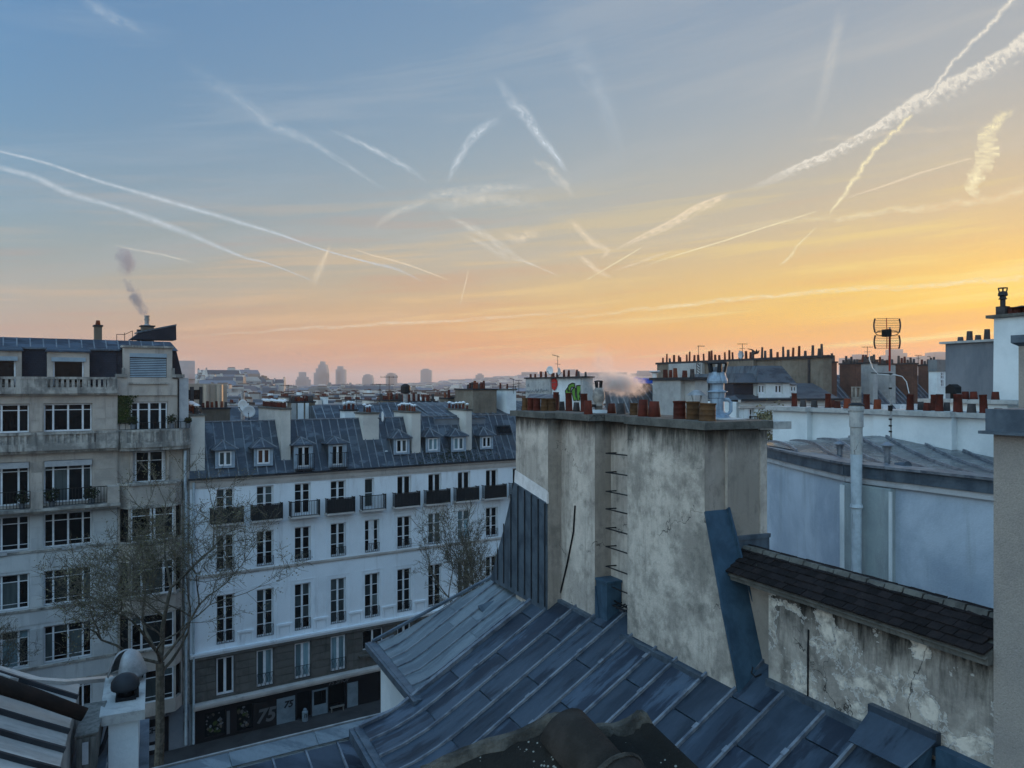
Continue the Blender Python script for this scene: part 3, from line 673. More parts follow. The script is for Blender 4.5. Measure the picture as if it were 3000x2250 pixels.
# chimneys of the white building (front face pixels, top pixel, depth range)
def wch(xl,xr,yt,y0,y1,m,pots,mush=False,zb=None,extra=None,capm='concrete'):
    a=WF.ony(xl,yt,y0); c_=WF.ony(xr,yt,y0); zt=(a[2]+c_[2])/2
    return chimney(wb,a[0],c_[0],y0,y1,zb or EV,zt,m,pots,mush=mush,capm=capm)
random.seed(11)
wch(557,600,1219,.25,1.6,'cream',rpots(3),True)
wch(824,851,1200,.45,6.0,'cream',rpots(14,.3,.42,.2,('terracotta','terracotta')),True)
wch(1064,1110,1213,1.05,2.6,'cream',rpots(3,.3,.5,.2),True)
wch(1206,1232,1210,.45,3.6,'cream',rpots(7,.3,.55,.2,('terracotta','terracotta_o','pot_tan')),True)
wch(1365,1382,1203,.45,3.9,'cream',rpots(6,.28,.4,.2,('terracotta',)),True)
wch(1484,1512,1143,2.2,4.4,'whitewash',rpots(2,.4,.5,.2,('pot_grey','terracotta')))
b=MB()
for x,y,z in ((18.9,0,0),):
    pass
for px,py in ((1130,1322),(1208,1317)):
    p=WF.ony(px,py,.7); v=MB(); v.tube([(p[0],.7,p[2]-.5),(p[0],.7,p[2])],.05,8); v.lathe([(.19,0),(.17,.03),(.02,.09)],(p[0],.7,p[2]),10); v.build('roof_vent',M['dish'],wb)
# moss along the gutter under the right-hand dormers
b=MB()
for i in range(900):
    u=random.gauss(19.2,1.9); v=abs(random.gauss(.5,.45)); n=Vector((0,-RH,RD)).normalized(); p=Vector(wsurf(u,v))+n*.03; s_=random.uniform(.02,.06)
    b.hexa([p+Vector((-s_,0,0)),p+Vector((s_,0,0)),p+Vector((0,s_*.6,s_))],[p+n*s_+Vector((-s_*.5,0,0)),p+n*s_+Vector((s_*.5,0,0)),p+n*s_+Vector((0,.02,s_*.5))])
b.build('moss',M['plant'],wb,kind='stuff')
# drainpipes
MB().tube([(.22,-.12,.2),(.22,-.12,16.9)],.075,8).build('drainpipe',M['whitepipe'],wb)
# shopfront
sf=MB().wall(.3,12.9,0,2.36,[(.9,2.2,.35,2.0),(2.9,3.9,.3,2.0),(6.9,7.85,.15,1.95),(9.15,10.35,.15,1.95)],-.06,.3).box(.3,12.9,.25,.34,0,2.36).box(.3,12.9,-.14,-.064,1.98,2.34).build('shopfront',M['shop'],wb)
for (x0,x1,z0,z1,mm,nm) in ((5.5,6.75,.06,1.85,'shop_dim','shutter_panel'),(7.95,9.05,.12,1.9,'shop_dim','display_frame'),(10.5,11.3,.06,1.85,'shop_dim','shutter_panel')):
    o=MB().box(x0,x1,-.10,-.064,z0,z1).build(nm,M[mm],sf)
    if nm=='display_frame': MB().box(x0+.12,x1-.12,-.112,-.101,.85,z1-.12).build('display_window',M['glass'],sf)
for (x0,x1) in ((.9,2.2),(2.9,3.9),(6.9,7.85),(9.15,10.35)): MB().box(x0,x1,.1,.12,.15,2.0).build('shop_pane',M['glass'],sf)
MB().box(3.95,5.45,-.10,-.064,.1,1.9).build('door_panel',M['ink'],sf)
MB().box(2.25,2.45,-.09,-.064,.3,1.8).build('door_jamb',M['dim_letter'],sf)
MB().box(9.2,10.2,-.35,-.16,.42,.5).box(9.25,9.31,-.33,-.2,.125,.42).box(10.1,10.16,-.33,-.2,.125,.42).build('bench',M['wood'],wb)
def text(s_,size,x,y,z,m,parent,shear=0,ext=.012,bold=.0,name='lettering',rz=0,alignx='LEFT'):
    cu=bpy.data.curves.new('lettering','FONT'); cu.body=s_; cu.size=size; cu.extrude=ext; cu.offset=bold; cu.shear=shear; cu.align_x=alignx
    cu.materials.append(M[m]); tmp=bpy.data.objects.new('tmp',cu); COL.objects.link(tmp); bpy.context.view_layer.update()
    me=bpy.data.meshes.new_from_object(tmp.evaluated_get(bpy.context.evaluated_depsgraph_get())); bpy.data.objects.remove(tmp)
    return link(name,me,parent,(x,y,z),(R(90),0,rz))
text('75',1.25,4.1,-.125,.55,'dim_letter',sf,.25,bold=.035)
text('75',.62,5.95,-.115,1.15,'ink',sf,.25,bold=.02)
text('75 SHOP',.40,9.1,-.155,2.04,'dim_letter',sf,.1,bold=.008)
# carriage door with stepped frame
MB().wall(11.35,13.75,0,3.5,[(11.65,13.4,0,3.05)],-.05,.4).box(11.35,13.75,-.30,-.052,3.5,3.66).box(11.42,13.68,-.18,-.052,3.36,3.497).build('door_surround',M['dark_stone'],wb)
MB().box(11.65,12.52,.28,.33,0,3.05).box(12.54,13.4,.28,.33,0,3.05).build('carriage_door',M['shop'],wb)
MB().wall(13.75,XR,0,2.72,[(14.3,16.6,.3,2.3),(17.2,19.6,.3,2.3)],-.02,.3).build('ground_floor_wall',M['dark_stone'],wb)
for x0,x1 in ((14.3,16.6),(17.2,19.6)): MB().box(x0,x1,.2,.25,.3,2.3).build('shop_pane',M['glass'],wb)
# spray can shaped bin by the shop
bn=thing('painted_bin','white painted drum standing in front of the dark shop window','bin',WF,(7.3,-.5,.124))
MB().lathe([(.2,0),(.2,.62),(.12,.72),(.12,.8),(.04,.86)],(7.3,-.5,.124),14).build('drum',M['shop_dim'],bn,smooth=False)
MB().box(7.2,7.24,-.715,-.70,.4,.6).box(7.32,7.36,-.715,-.70,.4,.6).box(7.2,7.38,-.715,-.70,.62,.65).build('painted_face',M['ink'],bn)
# ================================================================== the stone apartment building on the left
lb=thing('stone_apartment_building','beige stone apartment building with wide white windows, balustrades, bow window and slate mansard','building',WF,(-.3,0,0))
XL=-14.5
W2=(-7.93,-5.45); W1=(-11.3,-8.63); W0=(-14.6,-12.0)
fl=[(3.6,5.6),(6.85,9.04),(10.2,12.25),(13.55,15.58),(16.15,18.65),(20.3,21.97)]
hs=[(a,b_,z0,z1) for a,b_ in (W2,W1) for z0,z1 in fl]
MB().wall(XL,-4.1,2.8,15.8,[h for h in hs if h[3]<15.8],0,.28).build('wall',M['pale_stone'],lb)
MB().wall(XL,-4.1,15.8,19.25,[h for h in hs if 15.8<h[3]<19],0,.28).build('wall',M['stone'],lb)
MB().wall(XL,-4.1,19.25,22.54,[h for h in hs if h[3]>19],.02,.28).build('wall',M['stone'],lb)
MB().wall(XL,-.0,0,2.8,[(-3.4,-1.2,.0,2.3),(-8.5,-5,.3,2.3)],-.02,.5).box(XL,-.02,.5,.55,0,2.8).build('ground_floor_wall',M['slategrey'],lb)
MB().box(XL,-.02,.62,11,0,23.0).build('wall',M['stone'],lb)
# stone facing: slabs with open joints on spandrels and piers
random.seed(5)
def facing(x0,x1,z0,z1,nx,nz,y,m,t=.03):
    for i in range(nx):
        for j in range(nz):
            a=x0+(x1-x0)*i/nx; c_=x0+(x1-x0)*(i+1)/nx; d=z0+(z1-z0)*j/nz; e=z0+(z1-z0)*(j+1)/nz
            MB().box(a+.008,c_-.008,y-t+random.uniform(0,.008),y-.004,d+.008,e-.008).build('stone_slab',M[m],lb)
for za,zb in ((5.75,6.62),(9.25,10.0),(12.42,13.35)):
    facing(-11.3,-4.15,za,zb,8,1,0,'pale_stone')
for za,zb in ((6.9,9.0),(10.25,12.2),(13.6,15.5)):
    facing(-8.55,-8.0,za,zb,1,3,0,'pale_stone'); facing(-5.36,-4.15,za,zb,1,3,0,'pale_stone')
facing(-8.55,-8.0,16.2,18.6,1,4,0,'stone'); facing(-5.36,-4.15,16.2,18.6,1,4,0,'stone')
facing(-8.55,-8.0,20.35,22.4,1,3,.02,'stone'); facing(-5.36,-4.15,20.35,22.4,2,3,.02,'stone')
b=MB()
for z in (6.70,10.06,13.41): b.box(XL,-4.1,-.09,-.002,z,z+.12)
b.box(XL,-4.1,-.10,-.002,5.62,5.73)
b.build('sill_course',M['stone_dirty'],lb)
def wide(x0,x1,z0,z1,y,glz,awning=False,door=False):
    w=x1-x0-.04; h=z1-z0-.04; f=.07; a=w*.19
    cols=[-w/2,-w/2+a,0,w/2-a,w/2]
    return window(lb,(x0+x1)/2,z0+.02,w,h,y,cols=cols,rows=[.78],glz=glz,fw=f,split=.10)
wide(*W2,13.55,15.58,.2,'glass'); wide(*W1,13.55,15.58,.2,'glass')
wide(*W2,10.2,12.25,.2,('glass','glass_c')); wide(*W1,10.2,12.25,.2,('glass_c','glass'))
wide(*W2,6.85,9.04,.2,('glass_c','glass')); wide(*W1,6.85,9.04,.2,('glass_b','glass'))
wide(*W2,3.6,5.6,.2,'glass'); wide(*W1,3.6,5.6,.2,'glass')
wide(*W2,16.15,18.65,.2,('glass','glass_c')); wide(*W1,16.15,18.65,.2,'glass')
wide(*W2,20.3,21.97,.22,'glass'); wide(*W1,20.3,21.97,.22,'glass')
for w_ in (W2,W1):
    MB().box(w_[0]+.03,w_[1]-.03,-.16,.12,18.30,18.62).build('roller_blind_box',M['smallgrey'],lb)
    for z in (13.55,10.2,6.85): MB().box(w_[0],w_[1],-.03,-.01,z+.38,z+.41).build('guard_rail',M['frame'],lb)
    MB().box(w_[0]+.9,w_[0]+1.6,-.2,-.0,13.42,13.62).build('window_box',M['smallgrey'],lb)
# open balcony at the fifth level
MB().box(XL,-4.05,-.95,-.002,15.86,16.02).box(XL,-4.05,-.8,-.002,15.74,15.857).build('balcony_slab',M['stone_dirty'],lb)
MB().box(-8.6,-8.0,-.93,-.70,16.03,17.02).build('balcony_pier',M['stone'],lb)
b=MB(); railing(b,-8.0,-4.75,-.85,16.1,17.05,.16,.016,.022); railing(b,XL,-8.62,-.85,16.1,17.05,.16,.016,.022); b.build('balcony_railing',M['iron'],lb)
MB().box(-4.74,-4.1,-.93,-.05,16.03,17.02).build('balcony_pier',M['stone'],lb)
def leafball(b,c,r,n,s,flat=1.0,seed=None):
    for i in range(n):
        d=Vector((random.gauss(0,1),random.gauss(0,1),random.gauss(0,1))).normalized()*r*random.uniform(.35,1.05); d.z*=flat
        p=Vector(c)+d; a=Vector((random.uniform(-1,1),random.uniform(-1,1),random.uniform(-1,1))).normalized()*s; e=a.cross(Vector((random.uniform(-1,1),random.uniform(-1,1),random.uniform(-1,1)))).normalized()*s*.6
        b.add([p-a,p+e,p+a,p-e],[(0,1,2,3)])
def planter(label,x,y,z,r,n=260,w=.35,leafs=.07,fr=WF,base=None,potm='slategrey'):
    t=thing('potted_plant',label,'plant',fr,(x,y,z))
    MB().lathe([(w*.38,0),(w*.5,.3),(w*.45,.3)],(x,y,z),10).build('plant_pot',M[potm],t)
    b=MB(); leafball(b,(x,y,z+.3+r*.8),r,n,leafs); b.build('foliage',M['plant'],t,kind='stuff'); return t
planter('bushy dark plant at the left end of the railed stone balcony',-9.0,-.6,16.03,.42)
planter('spiky evergreen in a pot behind the balcony railing beside the stone pier',-7.55,-.55,16.03,.45)
planter('round evergreen in a pot at the right-hand side of the balcony window',-5.55,-.55,16.03,.42)
# balustrades
def balustrade(x0,x1,z0,z1,y,open_=True,step=.26,bw=.13,th=.14,groups=None):
    d=MB().box(x0,x1,y-th/2-.04,y+th/2+.04,z1-.14,z1).box(x0,x1,y-th/2-.03,y+th/2+.03,z0,z0+.12)
    if not open_: d.box(x0,x1,y,y+th/2,z0+.12,z1-.14)
    o=d.build('balustrade',M['stone_dirty'],lb)
    me=cached(('bal',q3(z1-z0),bw),lambda:MB().box(-bw/2,bw/2,-th/2,th/2-.01,0,z1-z0-.27).mesh('baluster',M['stone_dirty']))
    n=int((x1-x0)/step)
    for i in range(n):
        x=x0+(i+.5)*(x1-x0)/n
        if groups and not any(g0<x<g1 for g0,g1 in groups): continue
        link('baluster',me,o,(x,y,z0+.122))
    if groups:
        ed=[x0]+[g for gg in groups for g in gg]+[x1]
        for i in range(0,len(ed),2):
            if ed[i+1]-ed[i]>.05: MB().box(ed[i],ed[i+1],y-th/2-.02,y+th/2,z0+.122,z1-.142).build('pier',M['stone_dirty'],o)
    return o
balustrade(XL,-4.15,22.80,23.52,-.25,True,groups=[(-11.2,-9.3),(-7.9,-6.0),(-5.75,-4.7)],step=.27,bw=.15)
MB().box(XL,-4.1,-.36,.3,22.54,22.80).box(XL,-4.1,-.22,.3,22.44,22.537).build('cornice',M['stone_dirty'],lb)
balustrade(XL,-4.1,19.55,20.32,-.42,False,groups=[(-10.6,-8.5),(-7.95,-5.3)],step=.30,bw=.12)
MB().box(XL,-4.1,-.52,.0,19.27,19.55).box(XL,-4.1,-.35,.0,19.12,19.267).build('terrace_slab',M['stone_dirty'],lb)
# bow at the right-hand end
def bow(off,z0,z1,name,m,x0=-4.1,x1=-.42,d=.75):
    pl=[(x0-off,0.02),(x0+.55-off*.4,-d-off),(x1-.55+off*.4,-d-off),(x1+off,0.02)]
    return MB().prism(pl,z0,z1).build(name,M[m],lb)
for z0,z1 in ((2.8,3.6),(5.62,6.9),(9.05,10.2),(12.3,13.5),(15.6,16.95)): bow(0,z0,z1,'bow_spandrel','stone')
for z in (6.78,10.08,13.38): bow(.06,z,z+.1,'bow_sill','stone_dirty')
bow(.10,16.95,17.08,'bow_coping','stone_dirty'); bow(.05,15.55,15.72,'bow_moulding','stone_dirty')
for z0,z1 in ((3.6,5.62),(6.88,9.05),(10.18,12.3),(13.48,15.6)):
    MB().box(-3.58,-3.46,-.72,-.45,z0,z1).box(-1.06,-.94,-.72,-.45,z0,z1).box(-4.08,-3.98,-.08,.1,z0,z1).box(-.54,-.44,-.08,.1,z0,z1).build('bow_mullions',M['stone'],lb)
    MB().prism([(-3.9,.1),(-3.45,-.5),(-1.05,-.5),(-.6,.1)],z0+.01,z1-.01).build('bow_interior',M['glass'],lb)
    window(lb,-2.26,z0+.02,2.38,z1-z0-.04,-.68,cols=[-1.19,-.62,.62,1.19] if z0<13 else [-1.19,-.1,.1,1.19],rows=[.76],glz=('glass','glass_c') if z0<13 else 'glass',fw=.07,split=.12)
    MB().box(-3.45,-1.07,-.80,-.78,z0+.4,z0+.43).build('guard_rail',M['frame'],lb)
# level above the bow: recessed french window behind the solid parapet, then the curved balustrade
MB().wall(-4.1,-.02,16.95,19.25,[(-3.25,-1.35,17.0,18.95)],.18,.25).box(-4.1,-.02,.58,.6,16.95,19.25).build('wall',M['stone'],lb)
window(lb,-2.3,17.02,1.86,1.9,.32,cols=[-.93,-.78,0,.78,.93],rows=[.7],glz='glass',fw=.06,split=.12)
MB().box(-3.4,-3.26,.02,.3,17.0,19.1).box(-1.34,-1.2,.02,.3,17.0,19.1).build('pilasters',M['stone'],lb)
MB().wall(-4.1,-.02,19.25,22.4,[(-3.35,-1.25,20.2,22.0)],.24,.25).box(-4.1,-.02,.58,.6,19.25,22.4).build('wall',M['stone'],lb)
window(lb,-2.3,20.2,2.06,1.78,.36,cols=[-1.03,-.62,0,.62,1.03],rows=[.74],glz='glass',fw=.07,split=.12)
pl=[(-4.1,-.02),(-3.9,-.55),(-3.2,-.78),(-1.4,-.78),(-.5,-.55),(.05,-.1)]
for z0,z1,o_ in ((19.05,19.25,.0),(19.25,19.55,.10),(20.18,20.32,.04)):
    MB().prism([(x,y-o_) for x,y in pl]+[(.05,.2),(-4.1,.2)],z0,z1 if z0!=20.18 else z1).build('bow_balcony_moulding',M['stone_dirty'],lb)
for i in range(len(pl)-1):
    a,c_=Vector((*pl[i],0)),Vector((*pl[i+1],0)); n=max(1,int((c_-a).length/.27)); dn=(c_-a).normalized(); pn=Vector((dn.y,-dn.x,0))
    MB().extr([a+Vector((0,0,19.55)),c_+Vector((0,0,19.55)),c_+Vector((0,0,20.18)),a+Vector((0,0,20.18))],-pn*.08).build('parapet_panel',M['stone_dirty'],lb)
    for k in range(n):
        p=a+(c_-a)*((k+.5)/n); o=link('baluster',cached('balc',lambda:MB().box(-.065,.065,-.06,.0,0,.62).mesh('baluster',M['stone_dirty'])),lb,(p.x,p.y,19.555),(0,0,math.atan2(dn.y,dn.x)))
b=MB(); railing(b,-4.05,-.3,-.5,20.34,20.75,.3,.014,.016); b.box(-.33,.04,-.5,-.46,20.72,20.76); b.build('terrace_railing',M['iron'],lb)
planter('small leafy plants along the bow terrace railing',-3.3,-.25,20.33,.3,200); planter('loose shrub on the bow terrace at its right-hand window edge',-1.1,-.25,20.33,.34,160)
planter('dark rounded plant in a pot on the terrace corner',-.15,-.25,20.33,.22,200)
b=MB()
for i in range(1500):
    x=-4.1+abs(random.gauss(0,.42)); z=random.uniform(20.7,22.42)
    if x>-3.3+max(0,(z-21.9))*1.2: continue
    p=Vector((x,.2-random.uniform(0,.1),z)); s_=random.uniform(.03,.07); a=Vector((random.uniform(-1,1),random.uniform(-.3,.3),random.uniform(-1,1))).normalized()*s_; e=a.cross(Vector((0,1,.4))).normalized()*s_*.7
    b.add([p-a,p+e,p+a,p-e],[(0,1,2,3)])
tag(b.build('ivy',M['ivy'],None,off=(0,0,0)),'green ivy climbing the wall beside the bow terrace window','ivy','stuff')
iv=bpy.data.objects['ivy']; iv.location=WF.l2w(0,0,0); iv.rotation_euler=(0,0,WF.a)
# attic pavilion with the blind
MB().wall(-4.1,-.05,22.4,23.5,[],.12,.2).box(-4.1,-.05,.14,.6,22.4,23.5).build('wall',M['stone'],lb)
MB().wall(-3.75,-1.0,23.5,25.35,[(-3.42,-1.32,23.28,25.0)],.12,.2).box(-3.75,-1.0,.4,.9,23.5,25.35).box(-3.75,-3.6,.14,.42,23.5,25.35).box(-1.15,-1.0,.14,.42,23.5,25.35).build('attic_wall',M['stone'],lb)
MB().box(-3.85,-.92,-.02,.9,25.35,25.47).box(-3.5,-1.25,-.0,.11,23.10,23.20).box(-4.2,-3.6,-.02,.5,23.52,23.72).box(-3.85,-3.7,-.02,.2,23.72,24.1).box(-1.05,-.88,-.02,.2,23.72,24.1).box(-1.05,-.3,-.02,.5,23.52,23.72).build('attic_moulding',M['stone_dirty'],lb)
bl=MB().box(-3.42,-1.32,.22,.26,23.28,25.0).build('window_blind',M['gutter'],lb)
MB().box(-3.42,-1.32,.1,.215,24.76,25.0).build('blind_box',M['shop_panel'],lb)
me=MB().hexa([(-1.03,-.02,-.03),(1.03,-.02,-.03),(1.03,.0,-.03),(-1.03,.0,-.03)],[(-1.03,.02,.02),(1.03,.02,.02),(1.03,.035,.02),(-1.03,.035,.02)]).mesh('slat',M['shop_panel'])
for i in range(13): link('slat',me,bl,(-2.37,.17,23.36+.108*i),None,(1,1,1.3))
# roof
MB().hexa([(XL,.35,23.0),(-4.1,.35,23.0),(-4.1,2.5,23.0),(XL,2.5,23.0)],[(XL,.85,25.22),(-4.1,.85,25.22),(-4.1,2.5,25.22),(XL,2.5,25.22)]).build('slate_roof',M['slate'],lb)
MB().hexa([(-4.1,.62,23.5),(-.28,.62,23.5),(-.28,5,23.5),(-4.1,5,23.5)],[(-4.1,.9,25.22),(-.62,.9,25.22),(-.62,5,25.22),(-4.1,5,25.22)]).build('slate_roof',M['slate'],lb)
def lsurf(u,v): return (u,.78+.75*v/.95,25.23+.58*v/.95)
zr=MB().hexa([(XL,.7,25.222),(-.55,.7,25.222),(-.55,8,25.222),(XL,8,25.222)],[(XL,1.5,25.80),(-.85,1.5,25.80),(-1.2,8,25.80),(XL,8,25.80)]).build('zinc_roof',M['zinc_blue'],lb)
sheets(zr,[(XL,0),(-.62,0),(-.9,.95),(XL,.95)],lsurf,[XL+.66*i for i in range(22)],lambda i:[],M['zinc_blue'],M['seam_light'],seam=(.04,.05),joined='standing_seams',lift=.03)
MB().box(XL,-3.9,.70,.80,25.14,25.23).build('roof_trim',M['flash'],lb)
for x0,x1 in ((-7.75,-5.6),(-11.3,-9.0)):
    d=MB().box(x0,x0+.28,-.02,.9,23.0,25.0).box(x1-.28,x1,-.02,.9,23.0,25.0).box(x0+.28,x1-.28,-.02,.3,24.62,25.0).box(x0+.28,x1-.28,.32,.5,23.0,24.62).build('dormer',M['stone'],lb)
    MB().box(x0+.28,x1-.28,.24,.27,23.2,24.4).build('dormer_pane',M['glass'],d)
    MB().box(x0+.2,x1-.2,-.08,-.025,24.42,24.66).build('blind_box',M['shop_panel'],d)
    MB().box(x0+.29,x0+.37,.12,.2,23.0,24.6).box(x1-.37,x1-.29,.12,.2,23.0,24.6).build('dormer_frame',M['frame'],d)
    MB().hexa([(x0-.1,-.18,24.98),(x1+.1,-.18,24.98),(x1+.1,1,24.98),(x0-.1,1,24.98)],[(x0-.06,-.14,25.06),(x1+.06,-.14,25.06),(x1-.06,1,25.32),(x0+.06,1,25.32)]).build('dormer_roof',M['zinc_blue'],d)
# chimneys, vent and dark rooflight on the roof
def lch(pl,pr,yt,y,d,m,zb=25.6):
    a=WF.ony(pl,yt,y); c_=WF.ony(pr,yt,y); return a[0],c_[0],a[2]
x0,x1,zt=lch(278,299,956,2.5,1,'brownwall'); c1=chimney(lb,x0,x1,2.5,3.2,25.5,zt,'brownwall',cap=.1,over=.06,capm='gutter'); pot(c1,(x0+x1)/2,2.85,zt+.1,.3,.3,'terracotta_o','cone')
x0,x1,zt=lch(417,451,956,4,1,'brownwall'); c2=chimney(lb,x0,x1,4,4.8,25.5,zt,'brownwall',cap=.08,over=.08,capm='gutter')
MB().lathe([(.28,0),(.16,.08),(.16,.36),(.19,.37),(.19,.45),(.17,.46),(.17,.6),(.19,.62),(.19,.68)],((x0+x1)/2,4.4,zt+.08),14).build('steel_flue',M['galv'],c2,smooth=False)
a=WF.ony(402,965,4.0); c_=WF.ony(413,965,4.0); MB().box(a[0],c_[0],3.9,4.3,25.5,a[2]).build('roof_box',M['gutter'],lb)
p=[WF.ony(x,y,3.0) for x,y in ((383,994),(408,976),(516,954),(517,996))]
MB().extr([(q[0],3.0,q[2]) for q in p],(0,1.4,0)).build('roof_hatch',M['slate'],lb)
MB().extr([(p[1][0]-.1,2.95,p[1][2]+.0),(p[2][0]+.02,2.95,p[2][2]),(p[2][0]+.02,2.95,p[2][2]+.1),(p[1][0]-.1,2.95,p[1][2]+.1)],(0,1.5,0)).build('hatch_capping',M['flash'],lb)
b=MB()
for i in range(3):
    x=p[0][0]-.9+.45*i; b.tube([(x,2.2,25.7),(x,2.2,26.25+.12*i)],.02,5)
b.tube([(p[0][0]-.9,2.2,26.25),(p[0][0]-.45,2.2,26.25),(p[0][0],2.2,26.5)],.02,5); b.build('handrail',M['iron'],lb)
# corner pier, drainpipes
MB().box(-.62,-.05,.1,.6,19.3,23.5).build('corner_pier',M['smallgrey'],lb)
MB().box(-.4,-.02,-.03,.3,2.8,19.1).build('corner_pier',M['stone_dirty'],lb)
MB().tube([(-.66,.06,19.4),(-.66,.06,23.45),(-1.0,.06,23.5)],.05,7).build('drainpipe',M['iron'],lb)
MB().tube([(-.25,-.18,.3),(-.25,-.18,16.2),(-.3,-.18,16.5),(-.3,-.18,18.9)],.085,8).lathe([(.09,0),(.11,.02),(.11,.1),(.09,.12)],(-.25,-.18,14.0),8).lathe([(.09,0),(.11,.02),(.11,.1),(.09,.12)],(-.25,-.18,11.0),8).build('drainpipe',M['whitepipe'],lb)
# ground floor notices and tags
nb=MB().box(-3.4,-1.2,.2,.24,0,2.3).build('closed_shop_front',M['shop'],lb)
MB().box(-3.3,-1.6,.16,.195,.85,1.75).build('notice_board',M['slategrey'],nb)
text('OUCHE',.46,-3.25,.15,1.38,'ink',nb,bold=.014)
MB().box(-3.2,-2.0,.16,.195,.32,.62).build('paper_notice',M['smallgrey'],nb)
def scrawl(b,x,y,z,w,h,n,r=.02,seed=0):
    rr=random.Random(seed); p=[(x,y,z)]
    for i in range(n): p.append((x+w*(i+1)/n+rr.uniform(-.35,.35)*w/n*2,y,z+rr.uniform(0,h)))
    b.tube(p,r,4)
b=MB(); scrawl(b,-2.0,-.035,2.35,.9,.3,14,.012,1); scrawl(b,-.38,-.045,2.3,.3,.3,9,.012,2); scrawl(b,-.36,-.045,1.2,.28,.9,12,.012,3); b.build('graffiti_tag',M['ink'],lb)
random.seed(41)
for x_ in (.98,2.98):
    for k in range(26):     # painted mural shapes on the shutters
        a_=x_+random.uniform(0,1.05 if x_<2 else .75); z_=.45+random.uniform(0,1.35); w_=random.uniform(.05,.16); n_=random.randint(4,7)
        pl=[(a_+w_*math.cos(6.283*q/n_)*random.uniform(.6,1.2),.095-.0005*k,z_+w_*math.sin(6.283*q/n_)*random.uniform(.6,1.3)) for q in range(n_)]
        MB().extr(pl,(0,.004,0)).build('mural_shape',M[random.choice(('dim_letter','ink','bark','slategrey','ivy'))],sf)
# ================================================================== our own roof (frame P: x runs into the ridge wall, y along it)
TB=.61; ZR=18.60; XRG=7.6
def rz(x): return ZR+TB*(x-XRG)
ab=thing('zinc_roofed_building','own apartment building with the large dark blue zinc roof slope below the chimney wall','building',PF,(5.5,10,0))
# body below the slopes
MB().prism([(3.95,-2.5),(8.3,-2.5),(8.3,14.4),(3.95,14.4)],0,15.9).build('wall',M['whitewash'],ab)
def flare(x,x0,drop): 
    d=max(0,x0-x); return d*d*drop
def r1(u,v):   # u along y (seams at constant u), v down the slope measured in x from the ridge
    x=8.25-v; return (x,u,rz(x)+flare(x,4.9,.16))
Yc=[4.4,5.3,5.98,6.66,7.29,8.0,8.68,9.32,10.04,10.60,11.31,11.97,12.58,13.28,13.95,14.6]
rf=MB()
for a,c_ in ((8.25,4.9),(4.9,4.2),(4.2,3.62)):
    pass
xs=[8.3,4.9,4.5,4.1,3.62]
for i in range(4):
    a,c_=xs[i],xs[i+1]; za,zc=rz(a)+flare(a,4.9,.16),rz(c_)+flare(c_,4.9,.16)
    rf.hexa([(c_,-2.5,zc-.25),(a,-2.5,za-.25),(a,14.62,za-.25),(c_,14.62,zc-.25)],[(c_,-2.5,zc-.015),(a,-2.5,za-.015),(a,14.62,za-.015),(c_,14.62,zc-.015)])
rf=rf.build('roof',M['zinc_blue'],ab)
random.seed(21)
jn=[[1.35+random.uniform(-.1,.1),2.75+random.uniform(-.12,.12)] if i%2 else [.75+random.uniform(-.1,.1),2.1,3.55] for i in range(40)]
us=[-2.5+.66*i for i in range(11)]+Yc
us=sorted(set(u for u in us if u<4.3 or u in Yc))
sheets(rf,[(us[0],.0),(14.6,.0),(14.6,4.63),(us[0],4.63)],r1,us,lambda i:jn[i%40],M['zinc_blue'],M['zinc_seam'],vstep=.4,seam=(.030,.06),gap=.022,lift=.016,seams='all')
# cover plates half way along each seam
me=cached('clip',lambda:MB().box(-.05,.05,-.036,.036,0,.012).mesh('seam_clip',M['zinc_seam']))
for u in us[1:]:
    for v in (1.1+random.uniform(-.3,.3),2.6+random.uniform(-.3,.3)):
        p=Vector(r1(u,v)); n=Vector((-TB,0,1)).normalized(); q=p+n*.058
        link('seam_clip',me,rf,tuple(q),(0,math.atan2(-TB,1),0))
# verge and eaves trims
MB().extr([(8.0,14.56,rz(8.0)+.0),(4.3,14.56,rz(4.3)+.0),(4.3,14.56,rz(4.3)+.11),(8.0,14.56,rz(8.0)+.11)],(0,.10,0)).extr([(4.3,14.56,rz(4.3)),(3.58,14.56,r1(0,4.67)[2]-.05),(3.58,14.56,r1(0,4.67)[2]+.07),(4.3,14.56,rz(4.3)+.11)],(0,.10,0)).build('verge_trim',M['zinc_seam'],rf)
ze=r1(0,4.63)[2]
MB().box(3.48,3.64,-2.5,14.66,ze-.10,ze+.012).box(3.40,3.48,-2.5,14.70,ze-.22,ze-.02).build('gutter',M['flash'],rf)
MB().tube([(3.72,14.45,15.0),(3.72,14.45,16.02)],.055,10).build('drainpipe',M['cowlbeige'],ab)
MB().tube([(3.72,14.45,16.02),(3.6,14.5,16.3)],.07,10).build('outlet',M['iron'],ab)
# ---- second, paler slope beyond the verge
ab2=thing('pale_zinc_wing','street wing with pale grey zinc slope and small triangular vent, beyond the dark blue roof','building',PF,(6,16,0))
Z2=-.13
def r2(u,v):
    x=7.74-v; return (x,u,rz(x)+Z2+flare(x,5.35,.42))
poly2=[(14.55,0),(16.85,.0),(17.95,2.92),(14.55,2.98)]
g=MB()
xs=[7.8,5.35,5.05,4.76]
for i in range(3):
    a,c_=xs[i],xs[i+1]; za,zc=r2(0,7.74-a)[2],r2(0,7.74-c_)[2]; ya,yc=16.85+1.1*(7.74-a)/2.95,16.85+1.1*(7.74-c_)/2.95
    g.hexa([(c_,14.5,zc-.3),(a,14.5,za-.3),(a,ya,za-.3),(c_,yc,zc-.3)],[(c_,14.5,zc-.015),(a,14.5,za-.015),(a,ya,za-.015),(c_,yc,zc-.015)])
rf2=g.build('roof',M['zinc_pale'],ab2)
